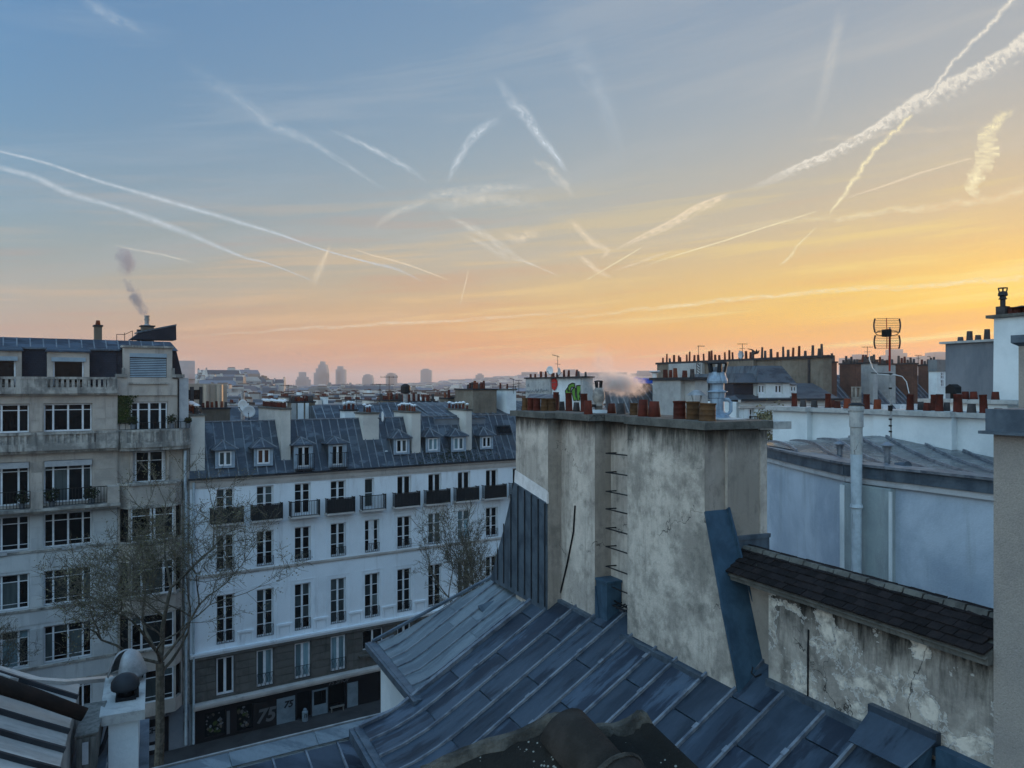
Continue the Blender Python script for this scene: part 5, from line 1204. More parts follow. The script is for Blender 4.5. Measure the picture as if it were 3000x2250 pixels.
# ================================================================== neighbour with the blue-grey wall
nbh=thing('blue_grey_rendered_building','building with smooth blue-grey wall, dark zinc parapet and lean-to roof, beyond the tiled wall','building',PF,(15,12,0))
pa=[(15.95,18.25),(14.0,13.6),(13.32,11.75),(13.34,10.75),(13.40,10.0),(13.5,6.5)]
body=[(x,y) for x,y in pa]+[(18.2,6.5),(18.2,18.3)]
MB().prism(body[::-1] if False else body,0,21.06).build('wall',M['bluewall'],nbh)
for i in range(len(pa)-1):
    a,c_=Vector((*pa[i],0)),Vector((*pa[i+1],0)); dn=(c_-a).normalized(); out=Vector((dn.y,-dn.x,0)); out=out if out.x<0 else -out
    def seg_(o0,o1,z0,z1,nm,m): 
        MB().hexa([a+out*o0+Vector((0,0,z0)),c_+out*o0+Vector((0,0,z0)),c_+out*o1+Vector((0,0,z0)),a+out*o1+Vector((0,0,z0))][::-1],[a+out*o0+Vector((0,0,z1)),c_+out*o0+Vector((0,0,z1)),c_+out*o1+Vector((0,0,z1)),a+out*o1+Vector((0,0,z1))][::-1]).build(nm,M[m],nbh)
    seg_(.10,-.35,21.10,21.34,'parapet_zinc','flash'); seg_(.16,-.4,21.34,21.39,'parapet_roll','zinc_seam'); seg_(.07,-.02,20.98,21.10,'wall_top_band','smallgrey')
# recessed light strip around the flue and second little window
MB().box(13.22,13.40,10.62,11.80,15,20.95).build('wall_strip',M['greenwall'],nbh)
MB().box(13.205,13.24,10.60,10.66,15,20.9).box(13.21,13.3,11.74,11.86,15,20.9).build('wall_pilaster',M['whitewash'],nbh)
wn=MB().box(13.12,13.218,10.84,11.26,16.2,17.98).build('stair_window',M['frame_b'],nbh)
MB().box(13.095,13.118,10.98,11.16,16.3,17.86).build('pane',M['glass'],wn)
MB().box(13.10,13.2,12.1,12.6,17.9,17.95).build('vent_ledge',M['flash'],nbh)
# fat painted flue pipe
p=PF.onx(2509,1600,13.02); x,y=13.02,p[1]
MB().tube([(x,y,15),(x,y,20.55),(x,y,21.6)],[.10,.10,.115],16).lathe([(.11,0),(.125,.03),(.125,.28),(.11,.3)],(x,y,18.65),16).lathe([(.112,0),(.112,.06)],(x,y,18.45),16).lathe([(.115,0),(.128,.02),(.115,.08)],(x,y,20.5),16).build('flue_pipe',M['whitepipe'],nbh,smooth=False)
MB().lathe([(.118,0),(.118,.55),(.135,.56),(.135,.86),(.15,.90),(.15,.96),(.10,1.02)],(x,y,21.6),16).build('cement_flue',M['concrete_l'],nbh)
MB().lathe([(.15,0),(.15,.02),(.08,.06),(.08,.10)],(x,y,22.60),16).build('flue_ring',M['gutter'],nbh)
b=MB()
for k in range(5):
    a=k*2*math.pi/5; b.box(x+.075*math.cos(a)-.016,x+.075*math.cos(a)+.016,y+.075*math.sin(a)-.016,y+.075*math.sin(a)+.016,22.75,22.96)
b.lathe([(.075,0),(.09,.06),(.095,.16),(.07,.17),(.06,.1)],(x,y,22.60),14).lathe([(.10,0),(.10,.02)],(x,y,22.96),14); b.build('flue_crown',M['cowlbeige'],nbh)
# its roof
U5=(.815,-.579); V5=(-.579,-.815); O5=(15.2,16.6)
def zr5(x,y): return 21.33+(x-13.4)/4.3*(.34-.12*abs(y-14.5))
def r5(u,v):
    x=O5[0]+U5[0]*u+V5[0]*v; y=O5[1]+U5[1]*u+V5[1]*v; return (x,y,zr5(x,y))
P5=[(15.15,16.45),(15.85,18.1),(17.0,18.2),(17.75,17.4),(17.9,6.5),(13.55,6.5),(13.42,10.75),(13.42,11.75),(14.1,13.6)]
poly5=[((x-O5[0])*U5[0]+(y-O5[1])*U5[1],(x-O5[0])*V5[0]+(y-O5[1])*V5[1]) for x,y in P5]
b=MB(); vs_=[p[1] for p in poly5]; q_=min(vs_)
while q_<max(vs_):
    pl=clip(poly5,-20,20,q_,q_+.5)
    if pl: b.hexa([(r5(*p)[0],r5(*p)[1],r5(*p)[2]-.4) for p in pl][::-1],[(r5(*p)[0],r5(*p)[1],r5(*p)[2]-.03) for p in pl][::-1])
    q_+=.5
rf5=b.build('roof',M['zinc_lit'],nbh)
u0_=min(p[0] for p in poly5)-.3
sheets(rf5,poly5,r5,[u0_+.66*i for i in range(16)],lambda i:[3.4+.9*(i%2),7.2],M['zinc_lit'],M['zinc_seam'],seam=(.03,.06),vstep=.5)
def hood(px,py,x,l):
    p=PF.onx(px,py,x); x,y,zt_=p; z0=zr5(x,y); h=zt_-z0-.10
    v=MB().tube([(x,y,z0-.1),(x,y,z0+h)],.062,12)
    for k in range(8): a=k*math.pi/4; v.tube([(x+.06*math.cos(a),y+.06*math.sin(a),z0+h-.10),(x+.10*math.cos(a),y+.10*math.sin(a),z0+h+.03)],.008,4)
    v.lathe([(.15,.02),(.15,.03),(.02,.10)],(x,y,z0+h),16); o=v.build('roof_vent',M['zinc_seam'],nbh,label=l)
hood(2460,1291,14.6,'hooded zinc roof vent left of the flue'); hood(2599,1294,13.95,'taller hooded zinc roof vent')
p=PF.onx(2660,1362,13.75); z0=zr5(p[0],p[1]); v=MB(); 
v.tube([(p[0]+.05,p[1]+.30,z0+.03),(p[0],p[1],z0+.06)],[.08,.10],14); v.build('half_round_vent',M['flash'],nbh)
# ================================================================== white chimney wall with the pots
ww=thing('white_chimney_wall','long low white chimney wall topped by clay pots, behind the lean-to zinc roof','chimney wall',PF,(17.7,15,21.3))
zt=22.23
y_=[18.35,16.95,12.80,12.45,11.2]
MB().box(17.55,18.6,y_[1],y_[0],20.9,zt).build('stack',M['whitewash'],ww)
MB().box(17.75,18.6,y_[2],y_[1],20.9,zt).build('stack',M['whitewash'],ww)
MB().box(17.62,18.6,12.45,y_[2]+1.9,20.9,zt).build('stack',M['whitewash'],ww)
MB().box(17.82,18.6,9.0,12.45,20.9,zt).build('stack',M['whitewash'],ww)
MB().box(17.43,18.7,16.9,18.55,zt+.002,zt+.13).box(17.60,18.7,14.75,16.898,zt+.002,zt+.12).build('coping_slab',M['concrete_l'],ww)
MB().box(17.52,18.7,12.42,14.748,zt+.002,zt+.13).box(17.70,18.7,9.0,12.418,zt+.002,zt+.12).build('coping_slab',M['concrete_l'],ww)
ZW=zt+.125
for cx_,a,b_,w,m,k in ((302,840,936,42,'terracotta','tall'),(362,885,938,44,'pot_grey','taper'),(440,887,941,46,'pot_grey','taper'),(535,838,938,44,'terracotta','tall'),(566,885,937,34,'terracotta','taper'),(600,888,938,46,'terracotta','taper'),(667,870,940,50,'terracotta_o','taper'),(733,888,941,46,'pot_grey','taper'),(802,840,945,48,'terracotta','tall'),(877,872,943,52,'terracotta_o','taper'),
     (1105,838,951,52,'terracotta','tall'),(1180,895,957,44,'pot_grey','taper'),(1222,900,960,50,'terracotta','taper'),(1265,842,957,40,'terracotta','tall'),(1308,843,966,54,'terracotta','tall'),(1360,895,959,44,'pot_grey','taper'),(1437,838,965,64,'terracotta','tall'),(1532,903,966,60,'pot_grey','taper'),(1617,838,968,56,'terracotta','tall'),(1718,905,945,60,'pot_grey','taper')):
    px=2200+cx_/2.37; X=17.86 if cx_<450 or cx_>1200 else 17.95
    if cx_ in (1265,1360,1180,566): X+=.35
    q=PF.onx(px,800+b_/2.37,X); Y=PF.l2w(*q).y; pot(ww,q[0],q[1],ZW-.01,w/2.37/F*Y*1.04,(b_-a)/2.37/F*Y,m,k)
# low stack behind it
ls=thing('low_rear_chimney','low white chimney stub with three short square pots behind the white chimney wall','chimney',PF,(20.2,14.2,21))
MB().box(20.0,20.5,12.6,14.9,20.8,22.52).build('stack',M['whitewash'],ls); MB().box(19.9,20.6,12.3,15.1,22.522,22.63).build('coping_slab',M['concrete_l'],ls)
for px in (2828,2853,2916): 
    q=PF.onx(px,1172,20.2); pot(ls,20.2,q[1],22.62,.21,.22,'terracotta','taper')
vh=thing('dark_roof_vent','black sheet metal vent with a gabled hood behind the clay pots','vent',PF,(20.8,15.6,21))
q=PF.onx(2793,1153,20.8); y=q[1]; z=q[2]
MB().box(20.75,20.85,y-.06,y+.06,21,z).build('vent_stem',M['iron'],vh)
MB().hexa([(20.65,y-.14,z),(20.95,y-.14,z),(20.95,y+.14,z),(20.65,y+.14,z)],[(20.65,y-.14,z+.18),(20.95,y-.14,z+.18),(20.95,y+.14,z+.18),(20.65,y+.14,z+.18)]).hexa([(20.65,y-.15,z+.18),(20.95,y-.15,z+.18),(20.95,y+.15,z+.18),(20.65,y+.15,z+.18)],[(20.65,y-.02,z+.27),(20.95,y-.02,z+.27),(20.95,y+.02,z+.27),(20.65,y+.02,z+.27)]).build('vent_hood',M['iron'],vh)
# ================================================================== tall walls at the right edge
t2=thing('slate_grey_gable_wall','slate-grey rendered chimney wall with four dark square pots against the yellow sky','chimney wall',PF,(22.4,15,20))
q0=PF.onx(2770,1011,22.4); q1=PF.onx(2915,1003,22.4)
MB().box(22.4,23.4,q1[1]-2,q0[1],18,24.30).build('wall',M['slategrey'],t2); MB().box(22.3,23.5,q1[1]-2,q0[1]+.14,24.302,24.37).build('coping_slab',M['concrete_l'],t2)
for px0,px1,yt in ((2806,2822,988),(2832,2849,971),(2857,2874,982),(2883,2900,965)):
    a=PF.onx(px0,yt,22.8); c_=PF.onx(px1,yt,22.8); w=abs(a[1]-c_[1]); pot(t2,22.8,(a[1]+c_[1])/2,24.36,w*1.05,a[2]-24.36,'pot_grey','taper')
t1=thing('tall_white_gable_wall','tall white rendered chimney wall rising at the right with a dark turbine cowl on top','chimney wall',PF,(21.8,12,18))
q=PF.onx(2912,950,21.8)
MB().hexa([(21.8,5,15),(22.8,5,15),(22.8,q[1]+.12,15),(21.8,q[1]+.12,15)],[(21.8,5,24.93),(22.8,5,24.93),(22.8,q[1],24.93),(21.8,q[1],24.93)]).build('wall',M['whitewash'],t1)
MB().box(21.7,22.9,5,q[1]+.18,24.932,25.02).build('coping_slab',M['concrete'],t1)
a=PF.onx(2938,905,22.1); y=a[1]; Yw=PF.l2w(22.1,y).y; s_=Yw/F
z0=25.02
MB().box(21.98,22.22,y-.13,y+.13,z0,z0+26*s_).build('flue_base',M['pot_grey'],t1)
MB().lathe([(7*s_,22*s_),(7*s_,46*s_),(11*s_,47*s_),(11*s_,49*s_),(9*s_,50*s_),(8*s_,55*s_),(13*s_,58*s_),(12*s_,66*s_),(9*s_,70*s_)],(22.1,y,z0),14).build('flue_cowl',M['gutter'],t1)
b=MB()
for k in range(4): a_=k*math.pi/2+.6; b.tube([(22.1+9*s_*math.cos(a_),y+9*s_*math.sin(a_),z0+69*s_),(22.1+11*s_*math.cos(a_),y+11*s_*math.sin(a_),z0+79*s_)],2*s_,5)
b.lathe([(12.5*s_,79*s_),(12.5*s_,81*s_)],(22.1,y,z0),14); b.build('cowl_crown',M['gutter'],t1)
for px in (2966,2984,3010):
    a=PF.onx(px,915,22.1); pot(t1,22.1,a[1],z0,.25,21*s_,'terracotta','wide')
a=PF.onx(2994,898,22.1); MB().lathe([(.25,0),(.24,.01),(.02,.06)],(22.1,a[1],a[2]-.03),12).tube([(22.1,a[1],z0),(22.1,a[1],a[2])],.015,5).build('flat_rain_hat',M['iron'],t1)
t0=thing('dark_capped_pillar','narrow dark grey pillar with a thick capping at the extreme right','chimney',PF,(14.3,7,18))
q=PF.onx(2984,1010,14.3)
MB().box(14.3,15.2,5.5,q[1],16,23.72).build('stack',M['roughcast'],t0); MB().hexa([(14.3,5.5,23.72),(15.3,5.5,23.72),(15.3,q[1],23.72),(14.3,q[1],23.72)],[(14.2,5.4,23.78),(15.3,5.4,23.78),(15.3,q[1]+.08,23.78),(14.2,q[1]+.08,23.78)]).box(14.2,15.3,5.4,q[1]+.08,23.782,23.92).build('coping_slab',M['flash'],t0)
# ================================================================== the television antenna
an=thing('grid_television_antenna','tall rooftop mast with two curved wire-grid panels, above the white chimney wall','antenna',PF,(17.4,14.6,21.5))
Yn=19.3
def AP(px,py,dy=0): 
    p=PF.at(px,py,Yn+dy); return Vector(p)
fm=lambda x,y:(2200+x/2.37,800+y/2.37)
mb=AP(*fm(973,1148)); mt=AP(*fm(964,378))
MB().tube([mb,mt],.022,8).build('mast',M['galv'],an)
MB().tube([mt+Vector((0,0,-.03)),mt+Vector((0,0,-1.1))],.026,8).build('red_mast_tip',M['redwood'],an)
b=MB()
for yy in (700,800,1015,1060,1100): p=AP(*fm(968,yy)); b.lathe([(.04,-.02),(.04,.02)],tuple(p),8)
p=AP(*fm(968,938)); b.lathe([(.05,-.07),(.06,.07)],tuple(p),8); b.tube([AP(*fm(835,693)),AP(*fm(985,700))],.012,5); b.build('clamps',M['iron'],an)
MB().tube([AP(*fm(822,560)),AP(*fm(822,600)),AP(*fm(845,660)),AP(*fm(880,700)),AP(*fm(955,708)),AP(*fm(1000,706)),AP(*fm(1050,718)),AP(*fm(1080,755)),AP(*fm(1098,835))],.012,6).build('cable',M['dish'],an)
def grid(y0,y1,xl,xr,inv):
    b=MB(); 
    for k in range(9):
        y=y0+(y1-y0)*k/8; f=(k/8 if not inv else 1-k/8); bow_=18*math.sin(f*math.pi*.9)
        pts=[AP(*fm(xl-bow_*.3+ (xr-xl+bow_*.6)*q/6,y+ (2 if q in (0,6) else 0)), -.02-.10*abs(q-3)/3) for q in range(7)]
        b.tube(pts,.005,4)
    b.build('wire_grid',M['iron'],an)
    for s_,xx in ((-1,xl),(1,xr)):
        pts=[AP(*fm(xx+s_*(-2+8*math.sin(math.pi*k/6)),y0+(y1-y0)*k/6),-.12) for k in range(7)]
        MB().tube(pts,.022,6).build('side_plate',M['gutter'],an)
grid(316,412,860,1032,False); grid(432,524,862,1030,True)
MB().tube([AP(*fm(941,312),-.05),AP(*fm(945,420),-.05)],.012,5).tube([AP(*fm(945,440),-.05),AP(*fm(944,525),-.05)],.012,5).build('red_boom',M['redwood'],an)
for s_ in (-1,1):
    c_=AP(*fm(945+s_*38,418),-.25); pts=[c_+Vector((.13*math.cos(a)*.6,.13*math.cos(a)*-.8,.055*math.sin(a))) for a in [2*math.pi*k/14 for k in range(15)]]; MB().tube(pts,.012,6).build('loop_dipole',M['iron'],an)
p=AP(*fm(942,415),-.2); MB().box(p.x-.08,p.x+.08,p.y-.08,p.y+.08,p.z-.09,p.z+.08).build('junction_box',M['iron'],an)
# ================================================================== middle distance on the right (party walls run along y of frame P)
def gable(label,x,px0,px1,py,zb,segs,pots,thick=1.2,cat='chimney wall',name='chimney_gable',capm='brownwall',lip=.16,over=.12,potz=None):
    """long wall in the plane x of frame P between two pixels; segs = list of (fraction, material, set-back)"""
    a=PF.onx(px0,py,x); 
    y0=PF.onx(px1,py,x)[1]; y1=a[1]; zt=potz
    t=thing(name,label,cat,PF,(x,(y0+y1)/2,zb)); f0=0
    for f1,m,sb in segs:
        ya=y1-(y1-y0)*f0; yb_=y1-(y1-y0)*f1
        MB().box(x+sb,x+thick,yb_,ya,zb,zt).build('wall_section',M[m],t); f0=f1
    MB().box(x-over,x+thick+over,y0-.2,y1+.2,zt+.004,zt+lip).build('coping_slab',M['gutter'],t)
    for f,h,w,m in pots: pot(t,x+.4+random.uniform(0,.4),y1-(y1-y0)*f,zt+lip,w,h,m,'taper')
    return t,y0,y1
random.seed(31)
gp=lambda n,a=.4,b=.9:[((i+.5)/n+random.uniform(-.3,.3)/n,random.uniform(a,b),random.uniform(.24,.34),random.choice(('terracotta','terracotta','pot_grey','terracotta_o'))) for i in range(n)]
# graffiti wall
zg=CZ+ (1130-1107)/F*75
G,gy0,gy1=gable('white gable wall with a red painted face and green graffiti, satellite dishes on top',38,1540,1706,1107,19,[(.47,'greywall',0),(.96,'whitewash',.25),(1,'greywall',.1)],gp(12,.35,.75),potz=zg)
def gpt(px,py,x=37.9): return Vector(PF.onx(px,py,x))
def ribbon(par,pts,r,m,x=38.2,name='painted_line',x2=None):
    MB().tube([gpt(px,py,x) for px,py in pts],r,4).build(name,M[m],par)
c4=lambda x,y:(1500+x/4.424,1000+y/4.424)
def flatpoly(par,pl,m,x,name):
    q=[gpt(*c4(*p),x) for p in pl]; b=MB(); b.hexa([(x,p.y,p.z) for p in q],[(x+.04,p.y,p.z) for p in q]); b.build(name,M[m],par)
flatpoly(G,[(520,490),(535,478),(560,485),(582,505),(586,560),(572,605),(545,640),(520,615),(508,570),(505,510)],'red_paint',38.2-.05,'red_painted_head')
MB().tube([gpt(*c4(*p),38.12) for p in ((518,530),(535,538),(550,528),(568,536))],.03,4).tube([gpt(*c4(*p),38.12) for p in ((530,585),(545,575),(560,590))],.03,4).build('painted_features',M['dim_letter'],G)
for pl in ([(722,600),(735,565),(780,540),(808,545),(815,580),(800,600),(770,590),(755,640),(725,650)],[(690,640),(720,600),(740,650),(760,640),(770,760),(700,745)],[(770,640),(800,600),(822,600),(820,700),(850,760),(800,770)],[(835,575),(885,570),(905,590),(910,640),(885,645),(880,760),(850,770),(835,700)]):
    flatpoly(G,pl,'green_paint',38.2,'green_graffiti_letter')
    q=[gpt(*c4(*p),38.17) for p in pl+[pl[0]]]; MB().tube(q,.05,4).build('graffiti_outline',M['ink'],G)
MB().tube([gpt(*c4(*p),38.1) for p in ((880,660),(870,690),(892,710),(872,740))],.04,4).build('graffiti_outline',M['ink'],G)
b=MB()
for k,(x,y,w) in enumerate(((170,620,60),(240,620,110),(360,610,110))): 
    rr=random.Random(k); b.tube([gpt(*c4(x+w*i/14,y+rr.uniform(0,55)),37.93) for i in range(15)],.03,4)
b.tube([gpt(*c4(*p),37.93) for p in ((200,590),(210,550),(222,585),(203,575))],.03,4); b.build('graffiti_tag',M['slategrey'],G)
dish('grey satellite dish standing left of the leaning aerial, on the graffiti gable',1610.5,1085,75,.42,-40,'satellite dishes on the gable walls')
dish('pale satellite dish partly hidden right of the leaning aerial, on the graffiti gable',1638,1088,75,.40,60,'satellite dishes on the gable walls')
aerial('bent television aerial between two dishes on the graffiti gable',1634,1042,1090,75,2)
# zinc lean-to in front of that gable
lt=thing('low_zinc_lean_to','narrow blue zinc lean-to roof in front of the graffiti gable','roof',PF,(20,28,0))
a=PF.at(1526,1156,40); c_=PF.at(1620,1156,37); 
MB().hexa([(a[0],a[1],15),(c_[0],c_[1],15),(c_[0]+2,c_[1]+3,15),(a[0]+2,a[1]+3,15)],[(a[0],a[1],a[2]-.6),(c_[0],c_[1],a[2]-.6),(c_[0]+2,c_[1]+3,a[2]+.0),(a[0]+2,a[1]+3,a[2]+.0)]).build('wall',M['zinc_dark'],lt)
# grey zinc mansard with the blue tarpaulin
mz=thing('tarpaulin_roof_building','building with a steep grey zinc mansard slope under the bright blue tarpaulin','building',PF,(26,40,0))
Y=48; q=[PF.at(x,y,Y) for x,y in ((1790,1120),(1910,1120),(1985,1222),(1800,1222))]
MB().hexa([(q[3][0],q[3][1]+.0,q[3][2]),(q[2][0],q[2][1],q[2][2]),(q[2][0]+2,q[2][1]+3,q[2][2]),(q[3][0]+1,q[3][1]+2.5,q[3][2])],[(q[0][0],q[0][1]+.5,q[0][2]),(q[1][0],q[1][1]+.5,q[1][2]),(q[1][0]+2,q[1][1]+3,q[1][2]),(q[0][0]+1,q[0][1]+2.5,q[0][2])]).build('roof',M['zinc_dark'],mz)
b=MB()
for k in range(9):
    f=k/8; A_=Vector(q[3]).lerp(Vector(q[2]),f); B_=Vector(q[0]).lerp(Vector(q[1]),f); b.tube([A_+Vector((0,-.05,0)),B_+Vector((0,.42,0))],.05,4)
b.build('standing_seams',M['zinc_seam'],mz,kind='stuff')
MB().prism([(q[3][0],q[3][1]),(q[2][0],q[2][1]),(q[2][0]+2,q[2][1]+3),(q[3][0]+1,q[3][1]+2.5)],0,q[3][2]).build('wall',M['greywall'],mz)
ta=thing('blue_tarpaulin','crumpled bright blue tarpaulin tied along the mansard ridge','tarpaulin',PF,(26.5,41,23))
a=PF.at(1845,1118,48); c_=PF.at(1910,1118,48); random.seed(8); b=MB(); n=14; ring=[]
for i in range(n+1):
    f=i/n; p=Vector(a).lerp(Vector(c_),f); h=.2+random.uniform(-.06,.1); ring.append([p+Vector((0,-.4,-.12)),p+Vector((0,-.3,h)),p+Vector((0,.3,h*random.uniform(.7,1.1))),p+Vector((0,.8,-.1))])
vs=[v for r_ in ring for v in r_]; fs=[]
for i in range(n):
    for e in range(4): fs.append((i*4+e,i*4+(e+1)%4,(i+1)*4+(e+1)%4,(i+1)*4+e))
fs+=[(3,2,1,0),(n*4,n*4+1,n*4+2,n*4+3)]; b.add(vs,fs).build('sheet',M['tarp'],ta)
gable('pale grey gable wall with three small pots, right of the blue tarpaulin',27.5,1912,2024,1113,17,[(.74,'greywall',0),(1,'greywall',.3)],gp(5,.3,.6),potz=CZ+.32,name='grey_gable')
mv=thing('mushroom_roof_vent','wide-topped white metal vent standing where the tarpaulin meets the grey gable','vent',PF,(27,44,23)); p=PF.at(1918,1111,47)
MB().lathe([(.14,0),(.14,.36),(.33,.44),(.35,.50),(.32,.52)],tuple(p),14).build('vent_head',M['dish'],mv)
# long chimney wall
LW,ly0,ly1=gable('long beige gable wall in several shades with dozens of chimney pots along its top',59,1925,2410,1058,14,[(.1,'brownwall',0),(.34,'greywall',-.2),(.42,'brownwall',.2),(.5,'greywall',.0),(.66,'brownwall',-.3),(.93,'brownwall',.1),(.94,'gutter',.0),(1,'brownwall',.1)],gp(34,.5,1.2),potz=CZ+85/F*75-.1,lip=.25)
dish('satellite dish seen edge-on above the long beige gable',2171,1040,80,.42,30,'satellite dishes on the gable walls')
aerial('television aerial with a small flag-like box above the long gable',2046,1012,1062,80,0,side=-1)
aerial('plain T-shaped television aerial over the middle of the long gable',2175,1006,1050,80,1)
lad=thing('lattice_mast','slim lattice mast below the aerial on the long gable','mast',PF,(58,60,20)); a=Vector(PF.at(2046,1064,74)); c_=Vector(PF.at(2046,1120,74)); b=MB()
for s_ in (-.2,.2): b.tube([a+Vector((s_,0,0)),c_+Vector((s_,0,0))],.04,4)
for k in range(7): z=a.z+(c_.z-a.z)*k/7; z2=a.z+(c_.z-a.z)*(k+1)/7; b.tube([(a.x-.2,a.y,z),(a.x+.2,a.y,z2)],.03,4)
b.build('lattice',M['iron'],lad)
bd=thing('perched_bird','dark bird perched with raised wings on a pot of the long gable','bird',PF,(60,64,26)); p=Vector(PF.at(2215,1034,80))
MB().tube([p+Vector((-.45,0,-.2)),p+Vector((-.15,0,0)),p+Vector((.2,0,.05)),p+Vector((.45,0,.25))],[.04,.16,.15,.05],8).tube([p,p+Vector((-.3,.3,.35)),p+Vector((-.7,.5,.45))],[.1,.07,.02],5).tube([p,p+Vector((-.2,-.3,.3)),p+Vector((-.5,-.6,.3))],[.1,.07,.02],5).build('bird_body',M['iron'],bd,smooth=True)
# house with the dormers in front of it
hs_=thing('white_dormer_house','white house with grey hipped zinc roof, dormer windows and a railed balcony','building',PF,(35,60,0))
Y=66
def HP(px,py,dy=0): return Vector(PF.at(px,py,Y+dy))
a=HP(2165,1180); c_=HP(2440,1180); yF=a[1]; 
xa,xb=PF.ony(2165,1180,yF)[0],PF.ony(2460,1180,yF)[0]; zE=PF.ony(2300,1176,yF)[2]
hx=lambda px:PF.ony(px,1180,yF)[0]; hz_=lambda py,dy=0:PF.ony(2260,py,yF+dy)[2]
MB().wall(xa,xb,0,zE,[(hx(2189),hx(2209),hz_(1234),hz_(1195)),(hx(2239),hx(2259),hz_(1234),hz_(1193)),(hx(2288),hx(2307),hz_(1234),hz_(1191)),(hx(2336),hx(2356),hz_(1234),hz_(1190))],yF,.3).box(xa,xb,yF+.35,yF+9,0,zE).build('wall',M['whitewash'],hs_)
MB().box(xa-.1,xb,yF-.35,yF-.003,zE-.05,zE+.18).box(xa-.1,xb,yF-.2,yF-.003,zE-.55,zE-.35).build('cornice',M['cornice'],hs_)
MB().box(xa-.1,xb,yF-.5,yF-.35,zE+.05,zE+.25).build('gutter',M['gutter'],hs_)
for p0,p1 in ((2189,2209),(2239,2259),(2288,2307),(2336,2356)):
    w=hx(p1)-hx(p0); window(hs_,(hx(p0)+hx(p1))/2,hz_(1234),w-.03,hz_(1194)-hz_(1234)-.06,yF+.2,rows=[.5],glz='glass',fw=.1,split=.2)
    for s_ in (-1,1):
        x=(hx(p0)+hx(p1))/2+s_*(w*.76); MB().box(x-.24,x+.24,yF-.08,yF-.01,hz_(1234),hz_(1196)).build('shutter',M['whitewash'],hs_)
b=MB(); railing(b,hx(2172),hx(2470),yF-1.0,hz_(1238),hz_(1217),.28,.02,.035); b.build('balcony_railing',M['iron'],hs_)
MB().box(hx(2172),hx(2470),yF-1.1,yF-.003,hz_(1246),hz_(1238)).build('balcony_slab',M['cornice'],hs_)
z0=zE+.18; zt=hz_(1122); 
MB().hexa([(xa,yF-.1,z0),(xb,yF-.1,z0),(xb,yF+8,z0),(xa,yF+8,z0)],[(xa+.8,yF+3.2,zt),(xb,yF+3.2,zt),(xb,yF+8,zt),(xa+.8,yF+8,zt)]).build('roof',M['zinc_dark'],hs_)
MB().wall(hx(2228),hx(2320),z0+.1,hz_(1123),[(hx(2230),hx(2250),hz_(1154),hz_(1125)),(hx(2278),hx(2300),hz_(1154),hz_(1125))],yF+.25,.25).box(hx(2228),hx(2320),yF+.6,yF+4,z0,hz_(1124)).build('attic_front',M['whitewash'],hs_)
MB().box(hx(2170),hx(2228),yF+.9,yF+4,z0,hz_(1124)).build('slate_cheek',M['slate'],hs_)
for p0,p1 in ((2230,2250),(2278,2300)):
    w=hx(p1)-hx(p0); window(hs_,(hx(p0)+hx(p1))/2,hz_(1154),w-.03,hz_(1125)-hz_(1154)-.05,yF+.4,rows=None,glz='glass',fw=.12,split=.2)
zA=hz_(1121); pk=hz_(1073,2)
def hip(x0,x1,y0,y1,z0,z1,i=.45):
    MB().hexa([(x0,y0,z0),(x1,y0,z0),(x1,y1,z0),(x0,y1,z0)],[(x0+(x1-x0)*i,y0+(y1-y0)*i,z1),(x1-(x1-x0)*.2,y0+(y1-y0)*i,z1),(x1-(x1-x0)*.2,y1,z1),(x0+(x1-x0)*i,y1,z1)]).build('hipped_roof',M['zinc_dark'],hs_)
hip(hx(2221),hx(2330),yF-.1,yF+7,zA,pk,.12); hip(hx(2166),hx(2240),yF+.2,yF+7,zA,hz_(1095,2),.1)
d=MB().box(hx(2322),hx(2346),yF+.5,yF+3,z0,hz_(1128)).build('dormer',M['whitewash'],hs_); window(d,(hx(2325)+hx(2343))/2,hz_(1150),1.0*(hx(2343)-hx(2325))-.02,hz_(1130)-hz_(1150),yF+.42,glz='glass_c',fw=.12,split=.18)
MB().hexa([(hx(2318),yF+.2,hz_(1128)),(hx(2350),yF+.2,hz_(1128)),(hx(2350),yF+4,hz_(1128)),(hx(2318),yF+4,hz_(1128))],[(hx(2322),yF+1.2,hz_(1116)),(hx(2346),yF+1.2,hz_(1116)),(hx(2346),yF+4,hz_(1112)),(hx(2322),yF+4,hz_(1112))]).build('dormer_roof',M['zinc_dark'],d)
# courtyard bush and creeper
bs=thing('courtyard_shrub','sparse yellow-green shrub rising between the chimney wall and the white house','shrub',WO,(16,47,0)); p=Vector(WO.at(2262,1262,44))
b=MB(); leafball(b,p,1.2,900,.09,1.5); b.build('foliage',M['leaf'],bs,kind='stuff'); b=MB()
for k in range(9): b.tube([p+Vector((0,0,-6)),p+Vector((random.uniform(-.4,.4),0,-1)),p+Vector((random.uniform(-1,1),random.uniform(-1,1),random.uniform(.3,1.4)))],[.08,.04,.01],4)
b.build('stems',M['bark'],bs)
bs=thing('balcony_creeper','twiggy leafless creeper growing over the white house balcony','shrub',PF,(hx(2225),yF-.8,hz_(1236))); b=MB(); leafball(b,(hx(2222),yF-.9,hz_(1222)),.85,420,.09,.7); leafball(b,(hx(2270),yF-.9,hz_(1228)),.8,300,.09,.5); b.build('foliage',M['leaf'],bs,kind='stuff')
